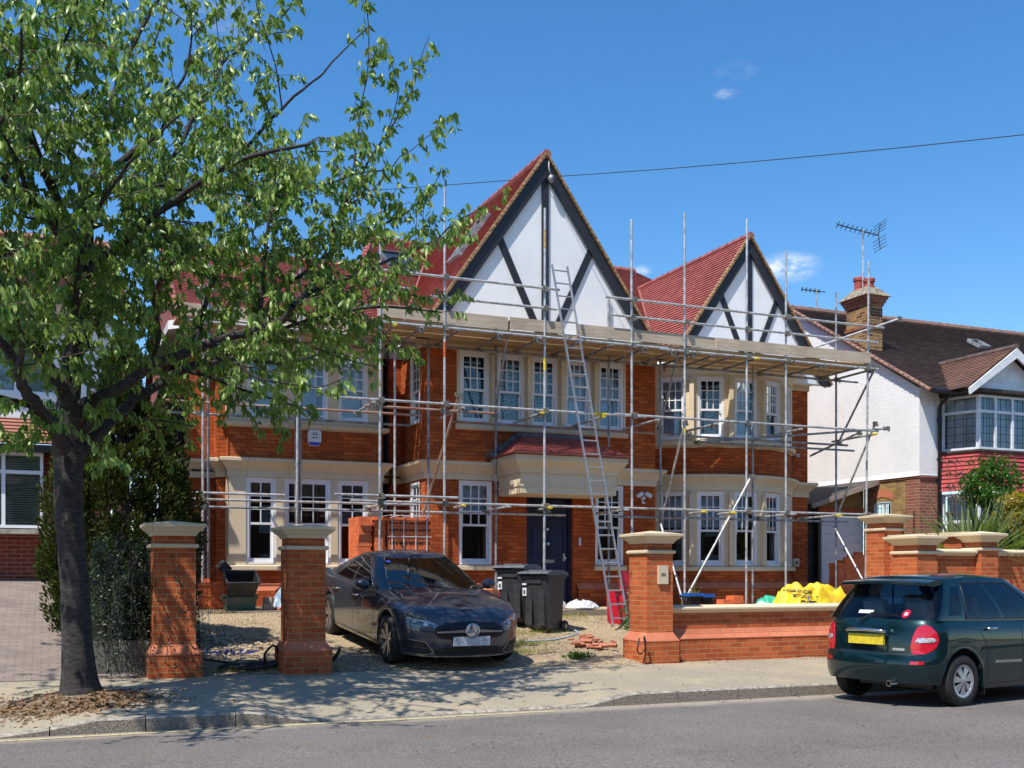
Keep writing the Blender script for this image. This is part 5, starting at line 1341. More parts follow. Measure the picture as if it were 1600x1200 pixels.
# ---- grey saloon
S=dict(paint='paint_grey',
 wmod=[(0,.965),(.5,.995),(1.3,1),(3.2,1),(3.9,.992),(4.4,.965),(4.75,.94)],
 arches=[(1.045,.33,.372),(3.91,.33,.372)],
 rows=[
  dict(xf=4.55,bf=.62,xr=.14,br=.45,w=.70,z=[(0,.34),(.6,.20),(4,.18),(4.75,.16)]),
  dict(xf=4.70,bf=.66,xr=.05,br=.45,w=.875,z=[(0,.34),(.6,.215),(4,.20),(4.75,.17)]),
  dict(xf=4.73,bf=.66,xr=.03,br=.45,w=.90,z=[(0,.42),(.6,.30),(4,.27),(4.75,.24)]),
  dict(xf=4.74,bf=.66,xr=.01,br=.45,w=.905,z=[(0,.50),(.7,.42),(4,.40),(4.75,.36)]),
  dict(xf=4.745,bf=.66,xr=.0,br=.45,w=.908,z=[(0,.60),(1,.55),(4,.53),(4.75,.48)]),
  dict(xf=4.73,bf=.66,xr=.0,br=.45,w=.910,z=[(0,.72),(1,.69),(2.5,.66),(3.9,.645),(4.75,.58)]),
  dict(xf=4.69,bf=.66,xr=.01,br=.45,w=.912,z=[(0,.84),(1,.82),(2.5,.775),(3.9,.745),(4.3,.70),(4.75,.64)]),
  dict(xf=4.65,bf=.66,xr=.02,br=.45,w=.893,z=[(0,.93),(1,.905),(2.5,.86),(3.5,.835),(3.9,.815),(4.3,.765),(4.75,.68)]),
  dict(xf=4.60,bf=.64,xr=.04,br=.44,w=.855,z=[(0,1.01),(.5,1.0),(1,.965),(2.5,.925),(3.3,.91),(3.7,.885),(4.1,.83),(4.4,.775),(4.75,.70)]),
  dict(xf=4.52,bf=.60,xr=.08,br=.40,w=.80,z=[(0,1.03),(.5,1.015),(1,.985),(2.5,.945),(3.3,.935),(3.7,.905),(4.1,.85),(4.4,.795),(4.75,.72)]),
 ],
 crown=[(0,.01),(.3,.035),(1,.04),(3.3,.045),(4,.055),(4.4,.035),(4.6,.01)],
 green=dict(f=[0,.06,.14,.24,.36,.48,.60,.72,.83,.91,.96,1],w=(.80,.565),wp=1.35,xf=(3.52,2.50),xr=(.42,1.55),bf=.30,br=.30,nr=2.2,fp=1.0,
   zb=[(0,.99),(.5,1.0),(1,.97),(2.5,.93),(3.3,.925),(3.6,.915)],zt=[(1.5,1.325),(1.8,1.375),(2.1,1.395),(2.5,1.36)],
   wmod=[(0,.93),(.6,.97),(1.2,1),(3.0,1),(3.6,.985)],crown=.045,rw=(.05,.93,10),ws=(.03,.955,11),
   side=[(.17,.50,.06,.90),(.535,.93,.05,.90)]))
cg=Car('parked_car',(0,0,0),0,0,'dark grey saloon car parked nose-out on the gravel between the gate pillars',S)
dark=lambda n,v,p,**k: cg.patch(n,'car_black',v,p,**k)
# front: grille, intakes, lamps
gr_=[(-.50,.50),(-.44,.44),(-.25,.415),(.25,.415),(.44,.44),(.50,.50),(.475,.575),(.36,.632),(0,.655),(-.36,.632),(-.475,.575)]
g1=cg.patch('grille','grille','f',gr_,off=.004,cell=.025)
for s_ in (1,-1):
    cg.patch('grille_bar','alloy','f',[(s_*.09,.548),(s_*.47,.520),(s_*.47,.512),(s_*.46,.503),(s_*.09,.512)],off=.022,parent=g1)
ch_=[]
m=CB(); cx_=4.80
m.lathe([(.0975,-.018),(.1,-.008),(.1,.006),(.088,.012),(.084,.004),(.084,-.02)],(4.775,0,.535),'x',40); m.lathe([(.0,-.02),(.085,-.02)],(4.775,0,.535),'x',32)
for a in (90,210,330):
    c,s_=math.cos(R(a)),math.sin(R(a)); p=Vector((4.785,c*.088,.535+s_*.088)); c0=Vector((4.79,0,.535)); t=Vector((0,-s_,c))*.02
    m.add([c0+t+Vector((.006,0,0)),p,c0-t+Vector((.006,0,0)),c0+Vector((.012,0,0)),c0+t-Vector((.02,0,0)),p-Vector((.02,0,0)),c0-t-Vector((.02,0,0))],[(0,1,3),(1,2,3),(0,1,5,4),(1,2,6,5)])
m.build('star_emblem','chrome',g1,smooth=30)
for s_ in (1,-1):
    P=[(s_*.43,.60),(s_*.50,.565),(s_*.64,.558),(s_*.78,.60),(s_*.855,.675),(s_*.848,.722),(s_*.72,.712),(s_*.55,.665)]
    h=cg.patch('headlight','lamp_dark' if s_<0 else 'lamp_amber','f',P,off=.005,cell=.02)
    cg.patch('light_guide','lamp_clear','f',[(s_*.50,.612),(s_*.60,.640),(s_*.80,.680),(s_*.80,.692),(s_*.60,.655),(s_*.50,.622)],off=.010,parent=h,cell=.02)
    for yy,zz_ in ((.60,.612),(.72,.645)):
        cg.patch('projector','lamp_clear','f',[(s_*(yy+.028*math.cos(t*.785)),zz_+.022*math.sin(t*.785)) for t in range(8)],off=.011,parent=h,cell=.02)
    P=[(s_*.50,.245),(s_*.60,.375),(s_*.78,.40),(s_*.855,.375),(s_*.85,.30),(s_*.80,.232),(s_*.58,.212)]
    cg.line('intake_lip','alloy','f',[(s_*.50,.245),(s_*.60,.378),(s_*.78,.403)],w=.010,off=.012)
    cg.line('intake_lip','alloy','f',[(s_*.50,.242),(s_*.58,.209),(s_*.80,.229)],w=.010,off=.012)
    cg.patch('air_intake','shut_line','f',P,off=.004,cell=.025)
    cg.patch('intake_fin','paint_grey','f',[(s_*.58,.30),(s_*.84,.318),(s_*.84,.306),(s_*.58,.288)],off=.016)
    cg.patch('intake_fin','paint_grey','f',[(s_*.56,.262),(s_*.82,.276),(s_*.82,.266),(s_*.56,.252)],off=.016)
cg.patch('lower_intake','shut_line','f',[(-.46,.215),(.46,.215),(.50,.26),(.40,.315),(-.40,.315),(-.50,.26)],off=.004,cell=.03)
cg.patch('front_splitter','alloy','f',[(-.84,.192),(-.5,.178),(.5,.178),(.84,.192),(.84,.206),(.5,.192),(-.5,.192),(-.84,.206)],off=.012)
m=CB(); m.box(4.755,4.775,-.26,.26,.335,.455); m.build('number_plate','plate_white',cg.root)
cg.line('shut_line','shut_line','t',[(3.50,-.76),(3.9,-.78),(4.25,-.74),(4.48,-.60),(4.57,-.35),(4.585,0),(4.57,.35),(4.48,.60),(4.25,.74),(3.9,.78),(3.50,.76)],w=.007)
for s_ in (.30,-.30): cg.line('bonnet_crease','shut_line','t',[(3.6,s_*1.3),(4.0,s_*1.25),(4.45,s_)],w=.003)
m=CB(); m.lathe([(0,.003),(.028,.003),(.03,0)],(0,0,0),'z',20,M=Matrix.Translation((4.50,0,.815))@Matrix.Rotation(.3,4,'Y')); m.build('bonnet_badge','chrome',cg.root,smooth=True)
for v,sg in (('l',1),('R',-1)):
    cg.line('door_gap','shut_line',v,[(3.33,.93),(3.37,.72),(3.34,.45),(3.27,.27),(1.62,.28)],w=.007)
    cg.line('door_gap','shut_line',v,[(2.36,.95),(2.40,.7),(2.38,.45),(2.36,.28)],w=.007)
    cg.line('door_gap','shut_line',v,[(1.28,.98),(1.35,.88),(1.45,.70),(1.60,.48),(1.70,.28)],w=.007)
    for x in (2.56,1.52):
        m=CB(); yy=.905*sg; m.tube([(x-.1,yy,.80),(x-.09,yy+.03*sg,.803),(x+.09,yy+.032*sg,.807),(x+.11,yy,.81)],.012,8); m.build('door_handle','chrome',cg.root,smooth=True)
    cg.patch('sill_trim','car_black',v,[(1.45,.195),(3.5,.19),(3.5,.235),(1.45,.24)],off=.012)
    cg.patch('trim_strip','chrome',v,[(1.45,.245),(3.5,.24),(3.5,.246),(1.45,.252)],off=.016)
    # mirror
    m=CB(); c=Vector((3.05,.98*sg,1.0)); prof=[]
    for k in range(9):
        t=math.pi*k/8; prof.append((max(.001,.085*math.sin(t)),-.11*math.cos(t)))
    MM=Matrix.Translation(c)@Matrix.Rotation(.15*sg,4,'Z')@Matrix.Diagonal((1.15,1,.95,1)); m.lathe(prof,(0,0,0),'y',20,M=MM); m.bar((3.1,.83*sg,.94),(3.07,.95*sg,.965),.05,.03); m.build('wing_mirror','paint_grey',cg.root,smooth=40)
    m=CB(); m.box(2.955,2.962,min(.90*sg,1.05*sg),max(.90*sg,1.05*sg),.96,1.05); 
# window chrome outlines from greenhouse grid
def edge_line(car,col0,col1,f0,f1,mat,r=.006,name='window_trim',sgs=(1,-1)):
    G=car.S['green']; F_=G['f']
    def at(i,f):
        i=min(max(i,0),80); i0=int(i); t=i-i0; i1=min(80,i0+1)
        for j in range(len(F_)-1):
            if F_[j]<=f<=F_[j+1]: break
        u=(f-F_[j])/(F_[j+1]-F_[j]); q=lambda jj,ii: Vector(car.R2[jj][12+ii])
        a=q(j,i0).lerp(q(j,i1),t); b=q(j+1,i0).lerp(q(j+1,i1),t); return a.lerp(b,u)
    for sg in sgs:
        pts=[]
        for k in range(13): pts.append(at((col0+(col1-col0)*k/12)*80,f0))
        for k in range(1,7): pts.append(at(col1*80,f0+(f1-f0)*k/6))
        for k in range(1,13): pts.append(at((col1+(col0-col1)*k/12)*80,f1))
        for k in range(1,7): pts.append(at(col0*80,f1+(f0-f1)*k/6))
        m=CB(); m.tube([(p.x,sg*(p.y+.003),p.z) for p in pts],r,6); m.build(name,mat,car.root,smooth=True)
edge_line(cg,.17,.93,.055,.905,'chrome')
m=CB()
for sg in (1,-1):
    for a,b in ((.50,.535),):
        pass
m=CB(); m.box(.9,4.5,-.62,.62,.19,.24); m.box(1.5,3.4,-.85,.85,.19,.30); m.build('underbody','car_black',cg.root)
cg.interior([(2.0,.37,.5,.62),(2.0,-.37,.5,.62),(1.15,0,1.15,.52)],zf=.40,x0=.9,x1=3.2,ztop=.90)
for x,st in ((1.045,0),(3.91,.0)):
    for y in (.80,-.80): cg.wheel(x,y,.33,.225,'alloy',steer=st)
m=CB()
for yy in (-.5,.25):
    pass
cg.line('wiper','car_black','t',[(3.45,.55),(3.30,.0)],w=.02,off=.02); cg.line('wiper','car_black','t',[(3.47,-.1),(3.30,-.62)],w=.02,off=.02)
cg.patch('tax_sticker','blue_ink','f',[(-.49,1.28),(-.42,1.285),(-.42,1.31),(-.49,1.305)],off=.004)
# rear lamps (away from the camera)
for s_ in (1,-1): cg.patch('tail_light','lamp_red','r',[(s_*.45,.82),(s_*.80,.80),(s_*.80,.92),(s_*.45,.90)],off=.005)
m=CB(); m.box(-.02,0,-.26,.26,.5,.61); m.build('number_plate','plate_yellow',cg.root)
# place: nose towards the road (-Y), fitted to ground slope
fx,fy=5.28,14.95; rx,ry=5.16,17.81
ang=math.atan2(fy-ry,fx-rx); zf_,zr_=.36,.60
pit=math.asin((zr_-zf_)/2.865)
cg.root.rotation_euler=(0,pit,ang)
d=Vector((math.cos(ang)*math.cos(pit),math.sin(ang)*math.cos(pit),-math.sin(pit)))
cg.root.scale=(1.03,1.04,1.03)
cg.root.location=Vector((rx,ry,zr_))-d*1.045
# ---- green hatchback
S=dict(paint='paint_green',
 wmod=[(0,.95),(.4,.985),(1.0,1),(2.6,1),(3.2,.985),(3.68,.94)],
 arches=[(.66,.285,.335),(3.0,.285,.335)],
 rows=[
  dict(xf=3.55,bf=.5,xr=.12,br=.34,w=.60,z=[(0,.27),(.4,.25),(3,.18),(3.68,.18)]),
  dict(xf=3.64,bf=.55,xr=.03,br=.36,w=.775,z=[(0,.27),(.4,.245),(.9,.20),(3,.19),(3.68,.19)]),
  dict(xf=3.66,bf=.55,xr=.0,br=.36,w=.79,z=[(0,.36),(.9,.29),(3,.27),(3.68,.26)]),
  dict(xf=3.67,bf=.55,xr=-.01,br=.36,w=.795,z=[(0,.46),(.9,.42),(3,.38),(3.68,.36)]),
  dict(xf=3.67,bf=.55,xr=.0,br=.36,w=.797,z=[(0,.56),(1,.53),(3,.47),(3.68,.45)]),
  dict(xf=3.65,bf=.55,xr=.03,br=.36,w=.795,z=[(0,.60),(1,.58),(3,.54),(3.68,.52)]),
  dict(xf=3.63,bf=.55,xr=.035,br=.36,w=.797,z=[(0,.72),(1,.70),(3,.62),(3.68,.58)]),
  dict(xf=3.60,bf=.55,xr=.05,br=.36,w=.792,z=[(0,.83),(1,.80),(3,.70),(3.68,.64)]),
  dict(xf=3.55,bf=.55,xr=.07,br=.36,w=.775,z=[(0,.91),(1,.88),(2.5,.85),(3,.79),(3.68,.68)]),
  dict(xf=3.50,bf=.52,xr=.10,br=.35,w=.745,z=[(0,.955),(1,.935),(2.5,.90),(3,.84),(3.68,.72)]),
 ],
 crown=[(0,.0),(.3,.01),(2.3,.03),(3,.05),(3.4,.03),(3.6,0)],
 green=dict(f=[0,.05,.12,.22,.34,.46,.58,.70,.80,.88,.94,1],w=(.745,.56),wp=1.5,xf=(2.72,1.95),xr=(.11,.44),bf=.28,br=.20,nr=2.6,fp=1.0,
   zb=[(0,.95),(1,.935),(2.5,.91),(2.8,.90)],zt=[(.3,1.375),(.7,1.40),(1.3,1.415),(2.0,1.375)],
   wmod=[(0,.975),(.6,1),(2.2,1),(2.8,.98)],crown=.045,rw=(.02,.86,11),ws=(.03,.95,10),
   side=[(.055,.165,.14,.80),(.205,.52,.05,.87),(.555,.93,.05,.87)]),glass='hatch_glass',glass_ws='hatch_glass')
ch=Car('parked_car',(0,0,0),0,0,'dark green hatchback with yellow rear plate parked at the kerb, at the right edge',S)
for s_ in (1,-1):
    va=math.pi+s_*-math.pi/4   # seen square-on to the rear corner
    P=[(-s_*.445,.59),(-s_*.43,.66),(-s_*.455,.78),(-s_*.50,.87),(-s_*.565,.905),(-s_*.64,.885),(-s_*.70,.82),(-s_*.725,.74),(-s_*.69,.66),(-s_*.60,.60),(-s_*.52,.585)]
    l=ch.patch('tail_light','lamp_red',va,P,off=.007,cell=.018)
    ch.patch('reverse_lamp','lamp_clear',va,[(-s_*.475,.725),(-s_*.50,.71),(-s_*.66,.715),(-s_*.695,.742),(-s_*.66,.765),(-s_*.50,.76)],off=.013,parent=l,cell=.018)
    ch.patch('reflector','lamp_red',va,[(-s_*.42,.475),(-s_*.56,.478),(-s_*.56,.512),(-s_*.42,.508)],off=.006)
m=CB(); m.box(-.012,.02,-.24,.24,.675,.785); pp_=m.build('number_plate','plate_yellow',ch.root)
m=CB(); m.tube([(.0,-.27,.815),(-.03,-.22,.828),(-.035,0,.836),(-.03,.22,.828),(.0,.27,.815)],.020,10); m.build('plate_garnish','chrome',ch.root,smooth=True)
ch.line('shut_line','shut_line','r',[(-.60,.585),(-.56,.578),(0,.575),(.56,.578),(.60,.585)],w=.008)
for s_ in (1,-1): ch.line('shut_line','shut_line','r',[(s_*.60,.58),(s_*.57,.66),(s_*.585,.78),(s_*.62,.88),(s_*.66,.95)],w=.007)
ch.patch('badge','chrome','r',[(-.46,.62),(-.32,.62),(-.32,.645),(-.46,.645)],off=.004)
ch.patch('badge','chrome','r',[(-.315-.0,.82),(-.285,.82),(-.285,.845),(-.315,.845)],off=.004)
ch.line('bumper_line','shut_line','r',[(-.79,.60),(0,.575),(.79,.60)],w=.004)
ch.patch('tow_cover','car_black','r',[(.08,.36),(.15,.36),(.15,.385),(.08,.385)],off=.003)
m=CB(); m.tube([(.10,-.33,.265),(-.03,-.33,.26)],.034,16,caps=False); m.tube([(.10,-.33,.265),(-.03,-.33,.26)],.028,16,caps=False); m.lathe([(.028,0),(.034,0)],(-.03,-.33,.26),'x',16); e_=m.build('exhaust','chrome',ch.root,smooth=True)
m=CB(); m.lathe([(0,0),(.028,0)],(.02,-.33,.262),'x',16); m.build('exhaust_bore','shut_line',e_)
# spoiler lip
m=CB(); P0=[]
for k in range(13):
    t=-1+2*k/12; y=t*.60; x=.36+.05*t*t; P0.append((x,y,1.385-.02*t*t))
prof=[(.12,.016),(-.06,.006),(-.12,-.016),(-.115,-.045),(-.02,-.055),(.10,-.03)]
vs=[(x+dx,y,z+dz) for x,y,z in P0 for dx,dz in prof]; n6=len(prof); fs=[(i*n6+k,i*n6+(k+1)%n6,(i+1)*n6+(k+1)%n6,(i+1)*n6+k) for i in range(12) for k in range(n6)]+[tuple(range(n6)),tuple(12*n6+k for k in range(n6))]
m.add(vs,fs); m.build('spoiler','paint_green',ch.root,smooth=35)
# rear wiper, stickers
m=CB(); q=lambda y,z: Vector((.105+(z-.95)*.75-.03+.02*abs(y),y,z))
m.tube([q(.16,.93)+Vector((-.03,0,0)),q(.0,1.0),q(-.10,1.02)],.010,6); m.bar(q(-.34,1.0)+Vector((-.008,0,0)),q(.03,1.015)+Vector((-.008,0,0)),.012,.02); m.build('rear_wiper','car_black',ch.root,smooth=40)
ch.patch('sticker','sticker','r',[(.04,1.01),(.24,1.01),(.24,1.045),(.04,1.045)],off=.004)
pa=ch.patch('sticker','lamp_red','r',[(-.40+.045*math.cos(t*.52),1.015+.045*math.sin(t*.52)) for t in range(12)],off=.004)
ch.patch('sticker_square','sticker','r',[(-.42,1.0),(-.385,1.0),(-.385,1.03),(-.42,1.03)],off=.007,parent=pa)
edge_line(ch,.205,.93,.045,.88,'gutter_black',r=.007)
for v,sg in (('l',1),('R',-1)):
    ch.line('door_gap','shut_line',v,[(.92,.95),(.94,.84),(1.02,.72),(1.08,.60),(1.06,.45),(1.10,.24),(2.62,.24),(2.68,.5),(2.66,.9)],w=.007)
    ch.line('door_gap','shut_line',v,[(1.72,.93),(1.74,.6),(1.73,.24)],w=.007)
    for x in (1.14,2.0):
        m=CB(); yy=.79*sg; m.tube([(x-.085,yy,.845),(x-.07,yy+.03*sg,.848),(x+.06,yy+.03*sg,.85),(x+.085,yy,.85)],.017,8); m.build('door_handle','chrome',ch.root,smooth=True)
    ch.patch('side_moulding','alloy',v,[(1.22,.465),(1.70,.455),(1.70,.485),(1.24,.49)],off=.012)
    ch.patch('side_moulding','alloy',v,[(1.78,.455),(2.60,.445),(2.60,.475),(1.78,.485)],off=.012)
    m=CB(); MM=Matrix.Translation((2.38,.90*sg,.96))@Matrix.Diagonal((1.1,1,.9,1)); m.lathe([(max(.001,.08*math.sin(math.pi*k/8)),-.10*math.cos(math.pi*k/8)) for k in range(9)],(0,0,0),'y',20,M=MM); m.bar((2.42,.76*sg,.92),(2.40,.86*sg,.935),.05,.03); m.build('wing_mirror','paint_green',ch.root,smooth=40)
    # white pillar edge behind the rear quarter glass
ch.patch('headlight','lamp_clear','f',[(.45,.56),(.74,.60),(.72,.70),(.48,.66)],off=.005); ch.patch('headlight','lamp_clear','f',[(-.45,.56),(-.74,.60),(-.72,.70),(-.48,.66)],off=.005)
ch.patch('grille','grille','f',[(-.38,.50),(.38,.50),(.42,.62),(-.42,.62)],off=.005)
m=CB(); m.box(.5,3.3,-.50,.50,.18,.26); m.box(1.05,2.6,-.75,.75,.18,.28); m.build('underbody','car_black',ch.root)
m=CB(); m.box(.16,.55,-.55,.55,.5,.9); m.build('parcel_shelf','cabin',ch.root)
ch.interior([(1.5,.34,.48,.66),(1.5,-.34,.48,.66),(.72,0,1.0,.62)],zf=.42,x0=.5,x1=2.55,w=.62,ztop=.88)
for x in (.66,3.0):
    for y in (.70,-.70): ch.wheel(x,y,.285,.175,'cap',rim=.68)
# mud flap
m=CB(); m.box(1.03,1.04,-.78,-.66,.12,.28); m.build('mud_flap','car_black',ch.root)
ch.root.scale=(1.09,1.07,1.09)
GRZ=R(10); ch.root.rotation_euler=(0,0,GRZ)
